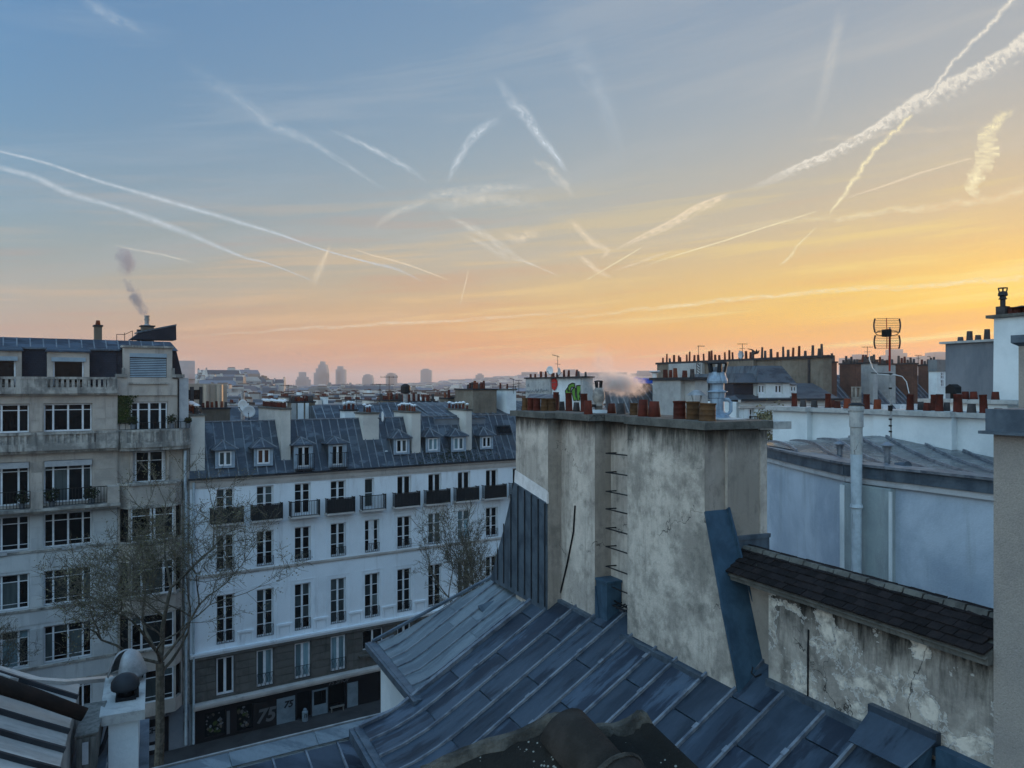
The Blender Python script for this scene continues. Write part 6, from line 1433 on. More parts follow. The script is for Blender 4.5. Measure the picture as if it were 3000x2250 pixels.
# terrace of brick party walls with zinc slopes between
bt=thing('brick_chimney_terrace','row of zinc-roofed houses divided by soot-brown brick chimney walls','building',PF,(62,62,0))
random.seed(17)
zc_=CZ+64/F*86
ys=PF.at(2560,1150,88); 
def zx(px,Yd,x=None): return PF.at(px,1130,Yd)
e0=PF.at(2400,1160,84); e1=PF.at(2780,1160,84)
yf=e0[1]-12
yf=PF.at(2590,1155,84)[1]
X0=PF.ony(2395,1130,yf)[0]; X1=PF.ony(2790,1130,yf)[0]
zF=CZ-26/F*84
MB().hexa([(X0-2,yf,zF-2.0),(X1+4,yf,zF-2.0),(X1+4,yf+9,zF-2.0),(X0-2,yf+9,zF-2.0)],[(X0-2,yf+4.5,zF+2.2),(X1+4,yf+4.5,zF+2.2),(X1+4,yf+9,zF+2.0),(X0-2,yf+9,zF+2.0)]).build('roof',M['zinc_dark'],bt)
MB().box(X0-2,X1+4,yf+.3,yf+9,0,zF-2.0).build('wall',M['greywall'],bt)
MB().box(X0-2,X1+4,yf-.2,yf+.28,zF-2.15,zF-1.95).build('gutter',M['cornice'],bt)
b=MB()
n=int((X1-X0)/.7)
for k in range(n): x=X0+(X1-X0)*k/n; b.tube([(x,yf+.0,zF-1.95),(x,yf+4.5,zF+2.25)],.045,4)
b.build('standing_seams',M['zinc_seam'],bt,kind='stuff')
for i,(pa_,pb_,m) in enumerate(((2408,2446,'brick'),(2460,2517,'brick'),(2517,2566,'greywall'),(2568,2619,'greywall'),(2622,2684,'brick'),(2690,2752,'brick'))):
    xb_=PF.ony((pb_),1130,yf+.6)[0]; xl=xb_
    y1_=PF.onx(pa_,1130,xl)[1]; y0_=PF.onx(pb_-9,1130,xl)[1]
    c_=chimney(bt,xl,xl+.75,y0_,y1_,zF-3,zc_-.1*(i%2),m,[((k+.5)/6,random.uniform(.35,.9),.3,random.choice(('terracotta','pot_grey','pot_grey'))) for k in range(6)],cap=.16,over=.1,capm='gutter',name='party_wall')
for k in range(7):
    x=X0+2+(X1-X0-3)*k/7; MB().box(x,x+1.1,yf-.0,yf+1.4,zF-3.4,zF-2.2+1.1).build('dormer_window',M['frame'],bt)
cr=chimney(bt,PF.at(2535,1075,90)[0],PF.at(2535,1075,90)[0]+2.2,PF.at(2535,1075,90)[1],PF.at(2535,1075,90)[1]+1,20,CZ+75/F*90,'brick',rpots(5,.3,.6,.3),cap=.1)
for l,px,a_,b_,Yd,k in (('small television aerial over the brick walls, left of the big grid antenna',2541,1015,1062,88,1),('twin thin poles joined by a bar above the right-hand brick wall',2690,1040,1068,88,1),('short aerial with a square head at the right-hand end of the brick walls',2725,1044,1066,88,0)): aerial(l,px,a_,b_,Yd,k)
hb=thing('white_courtyard_house','narrow glimpse of a white house with small windows between brick wall and slate-grey gable','building',PF,(60,60,0))
p0=PF.at(2745,1064,84); p1=PF.at(2775,1064,84)
MB().box(p0[0],p1[0]+1,p0[1],p0[1]+1,0,p0[2]-.9).build('wall',M['whitewash'],hb); MB().box(p0[0]-.1,p1[0]+1,p0[1]-.1,p0[1]+1,p0[2]-.9,p0[2]+.4).build('roof',M['zinc_pale'],hb)
for k,yy in ((0,1108),(1,1130)):
    window(hb,PF.ony(2759,yy,p0[1])[0],PF.ony(2759,yy+3,p0[1])[2],.55,.8,p0[1]-.06,rows=[.5],glz='glass',fw=.07,split=.08)
# ================================================================== roofs and chimneys behind the white building
def mid(label,px0,px1,yt,yb,Y,m,depth=2.0,pots=None,fr=WF,name='chimney_stack',cat='chimney',mush=False,capm='gutter',side=None):
    a=fr.at((px0+px1)/2,yt,Y); y=a[1]; x0=fr.ony(px0,yt,y)[0]; x1=fr.ony(px1,yt,y)[0]; zt=a[2]
    zb=CZ-(yb+40-HY)/F*Y
    t=thing(name,label,cat,fr,((x0+x1)/2,y,zb))
    chimney(t,x0,x1,y,y+depth,zb,zt,m,pots or [],cap=.12,capm=capm,mush=mush,name='stack'); return t,x0,x1,y,zt
random.seed(77)
mid('brown rendered chimney with short red pots behind the left end of the white building',592,674,1199,1235,58,'brownwall',1,rpots(6,.3,.5,.24))
mid('cream chimney stack crowded with rain caps beside the stone building',545,586,1210,1235,54,'cream',1,rpots(8,.3,.5,.24),mush=True)
t,x0,x1,y,zt=mid('grey and white striped chimney stack behind the tallest cream chimney',853,923,1180,1232,62,'brownwall',1,rpots(9,.25,.5,.26))
for k,(f0,f1,m) in enumerate(((.0,.20,'greywall'),(.26,.50,'whitewash'),(.58,.72,'whitewash'))): MB().box(x0+(x1-x0)*f0,x0+(x1-x0)*f1,y-.12,y-.003,20,zt-.02).build('render_strip',M[m],t)
def lowroof(label,px0,px1,yt,yb,Y,m='zinc_dark',d=5,lean=1.3,name='rear_roof'):
    a=WF.at((px0+px1)/2,yt,Y); y=a[1]; x0=WF.ony(px0,yt,y)[0]; x1=WF.ony(px1,yt,y)[0]; zt=a[2]; zb=CZ-(yb-HY)/F*Y
    t=thing(name,label,'building',WF,((x0+x1)/2,y,0))
    MB().hexa([(x0,y-lean,zb),(x1,y-lean,zb),(x1,y+d,zb),(x0,y+d,zb)],[(x0,y,zt),(x1,y,zt),(x1,y+d,zt-.3),(x0,y+d,zt-.3)]).build('roof',M[m],t)
    MB().box(x0,x1,y-lean+.1,y+d,0,zb).build('wall',M['slategrey'],t); b=MB(); n=max(2,int((x1-x0)/.7))
    for k in range(n+1): x=x0+(x1-x0)*k/n; b.tube([(x,y-lean-.02,zb),(x,y-.02,zt)],.035,4)
    b.build('standing_seams',M['zinc_seam'],t,kind='stuff'); return t
lowroof('low stained zinc roof right behind the ridge of the white building',915,1115,1187,1232,63)
lowroof('dark zinc roof with roof-lights behind the square white chimney',1110,1245,1178,1222,66)
lowroof('blue zinc hipped roof behind the right-hand cream chimneys',1225,1370,1188,1222,64,'zinc_dark',6,3)
mid('small whitewashed chimney with flat rain caps in the middle of the rear roofs',1010,1047,1204,1235,60,'whitewash',1,rpots(3,.3,.45,.24),mush=True)
mid('wide dark chimney row with ragged pots behind the zinc roofs',1122,1190,1174,1200,78,'brownwall',1.5,rpots(9,.3,.7,.3))
mid('long dark brown chimney wall with six evenly spaced pots',1188,1284,1179,1215,70,'brownwall',1.5,rpots(7,.5,.75,.28,('pot_grey','terracotta')))
mid('squat brown chimney carrying an ornate dark pot',1340,1381,1165,1195,68,'brownwall',1.5,rpots(6,.3,.55,.26))
mid('narrow brown chimney with two pots left of the ornate one',1312,1331,1169,1195,68,'brownwall',1.5,rpots(2,.4,.8,.26))
mid('large square brown-grey chimney block beneath a long horizontal aerial',1386,1455,1143,1200,64,'brownwall',3,rpots(8,.35,.7,.26))
t=thing('white_gable_house','white gable end with a blue zinc roof edge, beside the tall white chimney','building',WF,(22,12,0))
a=WF.at(1455,1158,66); c_=WF.at(1500,1158,66); y=a[1]
MB().hexa([(a[0],y,0),(c_[0],y,0),(c_[0],y+5,0),(a[0],y+5,0)],[(a[0],y,a[2]-2.2),(c_[0],y,a[2]-.6),(c_[0],y+5,a[2]-.6),(a[0],y+5,a[2]-2.2)]).build('wall',M['whitewash'],t)
MB().hexa([(a[0]-.2,y-.2,a[2]-2.2),(c_[0],y-.2,a[2]-.6),(c_[0],y+5,a[2]-.6),(a[0]-.2,y+5,a[2]-2.2)],[(a[0]-.2,y-.2,a[2]-1.6),(c_[0],y-.2,a[2]+.1),(c_[0],y+5,a[2]+.1),(a[0]-.2,y+5,a[2]-1.6)]).build('roof',M['zinc_dark'],t)
p=WF.at(1188,1170,66); hv=thing('hooded_steel_flue','tall steel flue with a black barrel-shaped cowl rising over the dark roofs','flue',WF,p)
MB().tube([(p[0],p[1],p[2]-1),(p[0],p[1],p[2]+.55)],.2,10).build('flue',M['galv'],hv)
MB().lathe([(.3,.5),(.42,.6),(.42,1.1),(.3,1.25),(.1,1.35)],p,12).build('cowl',M['iron'],hv)
p=WF.at(1399,1149,64); 
for l,px,a_,b_,Yd,k,s in (('television aerial with its arms pointing left above the white chimney',1113,1124,1200,60,0,1),('thin tall aerial with a wide crossbar against the pale towers',1140,1102,1172,75,1,1),('aerial standing on the red-potted chimney, arms to the left',844,1127,1195,54,0,1),('small fork aerial right behind the roof ridge',1013,1163,1222,60,1,1),('slender aerial between the two low rear chimneys',1045,1155,1215,60,1,1),('aerial pole with a long horizontal rod at the square brown chimney',1378,1122,1180,64,0,-1),('many-armed aerial on top of the tall white chimney',1504,1110,1142,62,2,1),('short antenna behind the white chimney top',1520,1114,1140,62,1,1),('aerial leaning left over the graffiti gable roofs',1510,1130,1160,70,1,1)):
    aerial(l,px,a_,b_,Yd,k,side=s)
dish('upper left white satellite dish of the pair behind the ridge',711,1189,60,.50,-25,'white satellite dishes behind the ridge')
dish('lower right white satellite dish of the pair behind the ridge',729,1206,58,.47,15,'white satellite dishes behind the ridge')
dish('dark grey satellite dish on the side of the square white chimney',1120,1221,55,.38,-70)
t=thing('steel_flue','thin bright steel flue beyond the two white dishes','flue',WF,WF.at(711,1175,90)); p=WF.at(711,1172,90); MB().tube([(p[0],p[1],p[2]-3),(p[0],p[1],p[2]+.9)],.22,8).build('flue',M['galv'],t)
# modern block with ribbed metal front
mo=thing('ribbed_metal_building','modern beige building clad in vertical metal ribs, catching the sun beside the stone house','building',WF,(0,24,0))
a=WF.at(664,1124,74); y=a[1]; x1=a[0]; x0=WF.ony(520,1124,y)[0]; zt=a[2]
MB().box(x0,x1,y,y+14,0,zt).build('wall',M['beige_metal'],mo)
me=MB().box(-.07,.07,-.16,-.003,0,zt-12).mesh('cladding_rib',M['beige_metal'])
n=34
for k in range(n): link('cladding_rib',me,mo,(x0+(x1-x0)*(k+.5)/n,y,12))
for px in (603,641): x=WF.ony(px,1124,y)[0]; MB().tube([(x,y-.28,12),(x,y-.28,zt-.1)],.34,14).build('rounded_corner_rib',M['beige_metal'],mo,smooth=False)
for px0,px1 in ((547,557),(567,584)): c0=WF.ony(px0,1142,y); c1=WF.ony(px1,1170,y); MB().box(c0[0],c1[0],y-.2,y-.162,c1[2],c0[2]).build('tall_window',M['glass'],mo)
for px in (561,588): x=WF.ony(px,1142,y)[0]; MB().box(x-.18,x+.18,y-.19,y-.165,12,zt-.3).build('dark_joint',M['gutter'],mo)
MB().box(x0,x1-3.2,y+1.2,y+12,zt,zt+1.25).build('roof_storey',M['pink_panel'],mo)
a=WF.at(571,1057,76); MB().box(x0-3,a[0],a[1],a[1]+6,zt,a[2]).build('lift_tower',M['pink_panel'],mo); MB().box(x0-3,a[0]+.05,a[1]-.06,a[1]-.01,a[2]-1.9,a[2]-1.8).build('joint_line',M['beige_metal'],mo)
# ================================================================== the city beyond
def hillz(X,Y):
    az_=math.degrees(math.atan2(X,Y)); r=math.hypot(X,Y)
    def g(c,w): return math.exp(-((az_-c)/w)**2)
    f=max(0,min(1,(r-900)/1500)); f=f*f*(3-2*f)
    H=38*g(4,9)+30*g(26,14)+4*g(-12,7)
    h=f*H
    if az_<-17 and r<1400: h+=14*g(-20.5,2.5)*max(0,min(1,(r-350)/200))*max(0,min(1,(1300-r)/300))
    return h
g=MB(); NA,NR=72,30; rs=[0,40,80,160,300,450,600]+[600+240*k for k in range(1,NR-6)]
vs=[(0,0,0)]
for r in rs[1:]:
    for k in range(NA):
        a=2*math.pi*k/NA; X,Y=r*math.sin(a),r*math.cos(a); vs.append((X,Y,hillz(X,Y)-.01 if abs(math.degrees(math.atan2(X,Y)))<75 else -.01))
fs=[(0,1+(k+1)%NA,1+k) for k in range(NA)]
for i in range(len(rs)-2):
    for k in range(NA): b0=1+i*NA; fs.append((b0+k,b0+(k+1)%NA,b0+NA+(k+1)%NA,b0+NA+k))
g.add(vs,fs).build('ground',M['earth'],None,kind='structure')
RM=rs[-1]
# boulevard and pavements
fx=lambda x,y,z:WF.l2w(x,y,z)
def strip(x0,x1,y0,y1,z,nm,m,h=None):
    o=MB().box(x0,x1,y0,y1,(z if h is None else z-h)-.0,z).build(nm,M[m],None,kind='structure',off=(0,0,0)) if h else MB().quad((x0,y0,z),(x1,y0,z),(x1,y1,z),(x0,y1,z)).build(nm,M[m],None,kind='structure')
    o.location=fx(0,0,0); o.rotation_euler=(0,0,WF.a); return o
strip(-60,80,-24,-7,.02,'road','asphalt'); strip(-60,80,-7,0,.12,'pavement','paving',.11); strip(-60,80,-31,-24,.12,'pavement','paving',.11)
# our own side of the boulevard goes on to the left, just out of the picture
sr=thing('street_row_building','plain rendered apartment row on our side of the boulevard, outside the left edge','building',WF,(-40,-31,0))
MB().wall(-80,-11.6,0,19.5,[(x_,x_+1.2,z_,z_+2.0) for x_ in [-78+3.2*k for k in range(20)] for z_ in (4.5,8,11.5,15)],-31,-.001).box(-80,-11.6,-46,-31.3,0,19.5).build('wall',M['stone'],sr)
MB().hexa([(-80,-46,19.5),(-11.6,-46,19.5),(-11.6,-31,19.5),(-80,-31,19.5)],[(-80,-44,22),(-11.6,-44,22),(-11.6,-33,22),(-80,-33,22)]).build('roof',M['zinc_dark'],sr)
# anonymous roofs: near ring as single houses, the rest as one mass
random.seed(99)
def house_geo(b,X,Y,a,w,d,h,rh,z0=0,detail=True,mw=0,mr=1,mc=2):
    ca,sa=math.cos(a),math.sin(a)
    T=lambda x,y,z:(X+ca*x-sa*y,Y+sa*x+ca*y,z0+z)
    b.add([T(x,y,z) for z in (0,h) for x,y in ((-w,-d),(w,-d),(w,d),(-w,d))],[(0,1,5,4),(1,2,6,5),(2,3,7,6),(3,0,4,7)],mw)
    i=min(w,d)*.28
    b.add([T(-w,-d,h),T(w,-d,h),T(w,d,h),T(-w,d,h),T(-w,-d+i,h+rh),T(w,-d+i,h+rh),T(w,d-i,h+rh),T(-w,d-i,h+rh)],[(0,1,5,4),(2,3,7,6),(4,5,6,7)],mr)
    b.add([T(-w,-d,h),T(-w,-d+i,h+rh),T(-w,d-i,h+rh),T(-w,d,h),T(w,-d,h),T(w,-d+i,h+rh),T(w,d-i,h+rh),T(w,d,h)],[(3,2,1,0),(4,5,6,7)],mw)
    if detail:
        for s_ in (-1,1):
            if random.random()<.75:
                cw=.35; cl=random.uniform(.8,d*.7); cy=random.uniform(-d+cl,d-cl) if d>cl else 0; ch=h+rh+random.uniform(.6,1.6)
                vs=[T(s_*(w-cw)+sx*cw,cy+sy*cl,z) for z in (h,ch) for sx,sy in ((-1,-1),(1,-1),(1,1),(-1,1))]
                b.add(vs,[(0,1,5,4),(1,2,6,5),(2,3,7,6),(3,0,4,7),(4,5,6,7)],mw)
                vs=[T(s_*(w-cw)+sx*cw*.5,cy+sy*cl*.9,z) for z in (ch,ch+.45) for sx,sy in ((-1,-1),(1,-1),(1,1),(-1,1))]
                b.add(vs,[(0,1,5,4),(1,2,6,5),(2,3,7,6),(3,0,4,7),(4,5,6,7)],mc)
cityw=mat('city_walls',(.36,.35,.33),island=.45,fine=0); cityr=mat('city_roofs',(.10,.12,.15),island=.5,fine=0,rough=.6); cityc=mat('city_pots',(.07,.04,.03),island=.5,fine=0)
cityb=MB()
for _ in range(5200):
    azd=random.uniform(-30,38); r=95+2450*random.random()**1.35
    if -34<azd<5 and r<105: continue
    if azd>4 and r<150: continue
    if azd<-20.5 and r<130: continue
    X,Y=r*math.sin(R(azd)),r*math.cos(R(azd)); s=1+r/1300
    h=random.uniform(13.0,18.2)+ (random.random()**4)*6*(r>500); 
    house_geo(cityb,X,Y,R(random.choice((25,33,33,10,60,115,123))+random.uniform(-4,4)),random.uniform(5,8)*s,random.uniform(4.5,6.5)*s,h-1,random.uniform(1.6,3.0),hillz(X,Y),r<1400)
tag(cityb.build('distant_city',[cityw,cityr,cityc],None),'hazy mass of grey roofs and pale walls filling the distance up to the horizon','city','stuff')
# nearer houses told apart, with windows
win=MB().box(-.45,.45,-.03,0,-.7,.7).mesh('window',M['glass'])
NH=[(704,1170,108),(770,1178,120),(812,1172,135),(868,1164,150),(905,1176,112),(965,1168,130),(1010,1172,118),(1058,1166,140),(1092,1158,170),(1150,1164,150),(1205,1160,165),(1262,1162,150),(1300,1158,175),(1345,1154,185),(1480,1150,170),(690,1152,230),(760,1150,260),(835,1148,250),(880,1150,240),(940,1146,270),(1000,1148,255),(1075,1146,280),(1130,1144,300),(1190,1146,290),(1245,1145,280),(1310,1143,300),(1400,1140,320),(1450,1138,330)]
kinds=['cream walled house with dark slate roof','pale grey house under a blue zinc roof','low white house with broad zinc roof','beige house with tall side chimneys','grey gabled house']
spots_=['beyond the twin white dishes','left of the red-potted chimney','just over the first ridge seams','above the striped chimney','behind the low stained zinc roof','over the second dormer pair','above the small capped chimney','left of the arm-shaped aerial','under the pale triple tower','beside the hooded flue','above the six-pot wall','left of the ornate pot','behind the ornate pot','left of the square brown chimney','beside the tall white chimney','on the low rise at far left','below the bare treetops','beneath the stepped high tower','right of the stepped high tower','under the second slender tower','between second and third towers','below the blocky third tower','under the arched fourth tower','right of the arched tower','below the single office tower','on the slope right of the office tower','below the smoking rooftop','at the foot of the long hill']
for i,(px,py,Yd) in enumerate(NH):
    X=(px-CX)/F*Yd; z=CZ-(py-HY)/F*Yd; w=random.uniform(4.5,7.5); d=random.uniform(4,5.5); rh=2.4; h=z-rh-1.0
    t=thing('townhouse',f'distant {kinds[i%5]} {spots_[i]}','building',Fr(X,Yd,random.choice((25,33.5,30))),(0,0,0),'houses among the distant roofs')
    wm=['cream','greywall','whitewash','stone','greywall'][i%5]; rm=['zinc_dark','zinc_dark','zinc_pale','slate','zinc_dark'][i%5]
    MB().box(-w,w,-d,d,0,h).build('wall',M[wm],t)
    MB().hexa([(-w,-d-.2,h),(w,-d-.2,h),(w,d+.2,h),(-w,d+.2,h)],[(-w,-d+1.5,h+rh),(w,-d+1.5,h+rh),(w,d-1.5,h+rh),(-w,d-1.5,h+rh)]).build('roof',M[rm],t)
    for s_ in (-1,1):
        x=s_*(w-.4); chimney(t,x-.4,x+.4,-1.5,1.8,h,h+rh+random.uniform(.4,1.3),wm,[((k+.5)/4,.4,.3,'terracotta') for k in range(4)],cap=.15,capm='gutter')
    for f in range(2):
        for k in range(int(w*2/2.4)): link('window',win,t,(-w+1.3+2.4*k,-d-.005,h-1.6-3*f))
# classical terrace on the left skyline
cl=thing('arcaded_classical_building','long pale classical building with rows of arched attic windows on the left skyline','building',WO,(-180,480,0)); Yd=480
x0=(650-CX)/F*Yd; x1=(742-CX)/F*Yd; zb=CZ-(1150-HY)/F*Yd; zt=CZ-(1126-HY)/F*Yd
MB().box(x0,x1,Yd,Yd+14,hillz(x0,Yd)-2,zt).build('wall',M['cream'],cl); MB().box(x0-1,x1+1,Yd-1,Yd+15,zt,zt+.5).box(x0-.5,x1+.5,Yd-.6,Yd+15,zt-2.6,zt-2.3).build('cornice',M['cream'],cl)
MB().hexa([(x0,Yd,zt+.5),(x1,Yd,zt+.5),(x1,Yd+14,zt+.5),(x0,Yd+14,zt+.5)],[(x0+3,Yd+4,zt+3),(x1-3,Yd+4,zt+3),(x1-3,Yd+12,zt+3),(x0+3,Yd+12,zt+3)]).build('roof',M['zinc_dark'],cl)
wn=MB().box(-.35,.35,-.12,0,-.7,.7).mesh('window',M['glass'])
for r_ in range(2):
    for k in range(13): link('window',wn,cl,(x0+.9+(x1-x0-1.4)*k/12.3,Yd,zt-1.2-2.3*r_))
hh=thing('hilltop_roofscape','grey mansard block crowded with chimneys and aerials on the left skyline','building',WO,(-200,560,0)); Yd=560
for k,(a_,b_,y) in enumerate(((622,690,1113),(680,742,1109),(738,768,1106))):
    xa_,xb_=(a_-CX)/F*Yd,(b_-CX)/F*Yd; z=CZ-(y-HY)/F*Yd; MB().box(xa_,xb_,Yd+k*3,Yd+14+k*3,5,z-2).build('wall',M['slategrey'],hh); MB().hexa([(xa_,Yd+k*3,z-2),(xb_,Yd+k*3,z-2),(xb_,Yd+k*3+14,z-2),(xa_,Yd+k*3+14,z-2)],[(xa_+1,Yd+k*3+2,z),(xb_-1,Yd+k*3+2,z),(xb_-1,Yd+k*3+12,z),(xa_+1,Yd+k*3+12,z)]).build('mansard',M['zinc_dark'],hh)
    for q_ in range(3): x=xa_+(xb_-xa_)*(q_+.6)/3.4; MB().box(x,x+1.2,Yd+k*3+4,Yd+k*3+7,z-1,z+random.uniform(.6,1.8)).build('chimney',M['brownwall'],hh)
tf=mat('tower_facade',(.16,.17,.19),island=.12,fine=0); tw_=mat('tower_windows',(.12,.13,.15),fine=0,rough=.4)
def tower(label,parts,Yd,name='tower_block',win=True,cat='tower'):
    p=parts[0]; t=thing(name,label,cat,WO,((p[0]+p[1])/2/F*Yd-CX/F*Yd,Yd,0))
    for (a_,b_,y) in parts:
        xa_,xb_=(a_-CX)/F*Yd,(b_-CX)/F*Yd; z=CZ-(y-HY)/F*Yd; zb=hillz((xa_+xb_)/2,Yd)-3
        s_=MB().box(xa_,xb_,Yd,Yd+(xb_-xa_)*.9,zb,z).build('shaft',tf,t)
        if win:
            n=max(2,int((b_-a_)/4)); w=(xb_-xa_)/n
            for k in range(n): MB().box(xa_+w*(k+.25),xa_+w*(k+.75),Yd-.5,Yd-.05,zb+10,z-2.5).build('window_bay',tw_,s_)
    return t
tower('short stepped tower block, leftmost on the skyline',[(870,898,1104),(875,893,1090),(866,902,1112)],2050)
tower('tallest tower block, its left side stepping down like stairs',[(919,957,1092),(925,957,1079),(932,956,1068),(937,951,1059)],2100)
tower('slender tower block with a narrower top, right of the tallest',[(983,1010,1082),(988,1004,1073)],2100)
tower('broad low tower with a set-back top floor',[(1061,1091,1106),(1064,1089,1099),(1070,1083,1096)],2100)
tower('rounded-top tower block behind a thin aerial',[(1130,1160,1098),(1134,1156,1094),(1139,1151,1092)],2100)
tower('lone slab office tower with a thin flat roof, centre of the skyline',[(1232,1263,1084),(1238,1256,1080)],2200)
tower('squat hilltop block with a smoking chimney',[(1393,1417,1098),(1399,1412,1094)],2300,'hilltop_block')
tower('wide grey block on the skyline left of the graffiti gable',[(1516,1602,1098),(1528,1575,1090),(1580,1594,1089)],1900,'hilltop_block')
tower('pale block on the skyline above the graffiti gable',[(1652,1706,1096),(1653,1686,1082)],1900,'hilltop_block')
tower('very long low slab along the skyline behind the smoke',[(1708,1840,1096),(1722,1838,1091)],2000,'hilltop_block')
tower('stepped pale block on the skyline right of the smoke',[(1870,1930,1093),(1871,1906,1086),(1850,1870,1094)],1900,'hilltop_block')
tower('broad hazy tower behind the grid antenna mast',[(2599,2647,1040),(2610,2646,1023),(2646,2658,1034)],1700)
tower('small pale block left of the antenna on the skyline',[(2480,2540,1048),(2508,2540,1038)],1700,'hilltop_block')
tower('twin-topped hazy block between antenna and slate-grey gable',[(2700,2738,1043),(2718,2735,1034)],1700,'hilltop_block')
tower('pale slab touching the left edge of the slate-grey gable',[(2742,2800,1031),(2735,2800,1043)],1700,'hilltop_block')
tower('low slab right of the hazy antenna tower',[(2658,2690,1046)],1700,'hilltop_block')
# ================================================================== plane trees in the boulevard
def plane_tree(label,X,Y,H,trunk,spread,seed,nl,r0=.26,dens=1.0):
    rnd=random.Random(seed); t=thing('plane_tree',label,'tree',WO,(X,Y,.12)); b=MB(); tips=[]
    def rv(): return Vector((rnd.gauss(0,1),rnd.gauss(0,1),rnd.gauss(0,1)))
    def grow(p,d,l,r,lev):
        n=4 if lev<4 else 3; pts=[p]; rs_=[r]; q=p; dd_=d
        for k in range(n):
            dd_=(dd_+rv()*.13+Vector((0,0,.07 if lev>0 else 0))).normalized(); q=q+dd_*l/n; pts.append(q); rs_.append(r*(1-.42*(k+1)/n))
            if lev>=2 and lev<5 and rnd.random()<.9*dens: grow(q,(dd_+rv()*.6).normalized(),l*.62,r*.42,lev+2)
        b.tube(pts,rs_,7 if lev<2 else (5 if lev<4 else 3))
        if lev>=5 or l<.35: tips.append((q,dd_)); return
        for k in range(2 if lev>0 else 5):
            side=rv(); side.z=abs(side.z)*.35; side.normalize(); f=.62 if lev==0 else .55
            nd=(dd_*(1-f*.55)+side*f*(1.25 if lev==0 else 1.0)*spread).normalized(); grow(q,nd,l*rnd.uniform(.68,.86),r*.56,lev+1)
    base=Vector((X,Y,.1)); top=Vector((X+rnd.uniform(-.2,.2),Y,trunk)); b.tube([base,base.lerp(top,.5)+Vector((.08,0,0)),top],[r0*1.25,r0*1.05,r0],9)
    L0=(H-trunk)*.41
    for k in range(7):
        a=k*2*math.pi/7+rnd.uniform(-.3,.3); hgt=rnd.uniform(-.25,.1)*(k%2); f_=rnd.uniform(.55,.95); q0=base.lerp(top,1+hgt); grow(q0,Vector((math.cos(a)*f_*spread,math.sin(a)*f_*spread,.9)).normalized(),L0*rnd.uniform(.8,1.1),r0*.40,1)
    grow(top,Vector((.05,0,1)),L0*1.1,r0*.66,1)
    b.build('trunk',M['bark'],t)
    tw=MB()
    for q,d_ in tips:
        for k in range(6):
            e1=q-d_*rnd.uniform(0,.9); e2=e1+(d_+rv()*.75).normalized()*rnd.uniform(.25,.75); tw.tube([e1,e1.lerp(e2,.5)+rv()*.03,e2],[.012,.010,.006],3)
    tw.build('twigs',M['bark'],t,kind='stuff'); lb_=MB()
    for i in range(nl):
        q,d_=rnd.choice(tips); p=q+rv()*.2-d_*rnd.uniform(0,.9); a=rv().normalized()*rnd.uniform(.02,.05); e=a.cross(rv()).normalized()*a.length*.7
        lb_.add([p-a,p+e,p+a,p-e],[(0,1,2,3)])
    lb_.build('crown',M['leaf'],t,kind='stuff'); return t,len(tips)
plane_tree('large bare plane tree with first small leaves in front of the two facades',-19.2,41.6,17.0,8.0,1.75,23,15000,.22)
plane_tree('smaller plane tree with thin leafy twigs, half hidden behind the zinc roof',-2.9,52.0,13.0,6.5,.62,12,3500,.2,.7)
plane_tree('low plane tree crown behind the left corner building',-27.8,39.5,9.6,5,.8,9,2500,.14,.7)
# ================================================================== contrails, sunlight painted in as glowing colour, three kilometres up
HC=3000.0
def ctr_mat(name,col,strength,kind):
    m=bpy.data.materials.new(name); m.use_nodes=True; t=m.node_tree; t.nodes.clear(); N=NB(t)
    uv=N.n('ShaderNodeUVMap').outputs[0]; s=N.n('ShaderNodeSeparateXYZ'); N.put(s.inputs[0],uv); u,v=s.outputs[0],s.outputs[1]
    oi=N.n('ShaderNodeObjectInfo'); cb=N.n('ShaderNodeCombineXYZ'); N.put(cb.inputs[0],N.m('ADD',u,N.m('MULTIPLY',oi.outputs['Random'],50.0))); N.put(cb.inputs[1],v)
    P=cb.outputs[0]
    vc=N.m('MULTIPLY',N.m('ABSOLUTE',N.m('SUBTRACT',v,.5)),2.0)
    if kind=='line': a=N.m('MULTIPLY',N.m('POWER',N.rng(vc,1,0,0,1,True),1.6),N.rng(N.noise(N.vmul(P,(1.6,.6,1)),2.4,8,.68,.3),.30,.60,.3,1))
    elif kind=='soft': a=N.m('MULTIPLY',N.rng(vc,1,0,0,1,True),N.rng(N.noise(N.vmul(P,(1.3,1.1,1)),2.6,9,.7,.5),.38,.62,.10,1.15))
    else:
        # crisp upper edge, curds hanging below
        edge=N.m('MULTIPLY',N.rng(v,1.0,.90,0,1),1.0); core=N.rng(v,.62,.9,0,.8,True)
        nz=N.noise(N.vmul(P,(2.4,1.5,1)),2.2,6,.58,.4); puff=N.m('MULTIPLY',N.rng(N.m('ADD',nz,N.m('MULTIPLY',v,.34)),.50,.86,0,1,True),N.rng(v,.02,.45,0,1,True))
        a=N.m('MULTIPLY',edge,N.m('MAXIMUM',core,puff))
    at_=N.n('ShaderNodeAttribute'); at_.attribute_name='fade'; a=N.m('MULTIPLY',a,at_.outputs['Fac'])
    a=N.m('MULTIPLY',a,strength)
    em=N.n('ShaderNodeEmission'); em.inputs[0].default_value=lin(col); em.inputs[1].default_value=1.0
    tr=N.n('ShaderNodeBsdfTransparent'); mx=N.n('ShaderNodeMixShader'); N.put(mx.inputs[0],a); t.links.new(tr.outputs[0],mx.inputs[1]); t.links.new(em.outputs[0],mx.inputs[2])
    o=N.n('ShaderNodeOutputMaterial'); t.links.new(mx.outputs[0],o.inputs[0]); return m
CC={'cold':(206,218,228),'pale':(236,230,216),'warm':(248,228,196),'gold':(253,240,196)}
CM={}
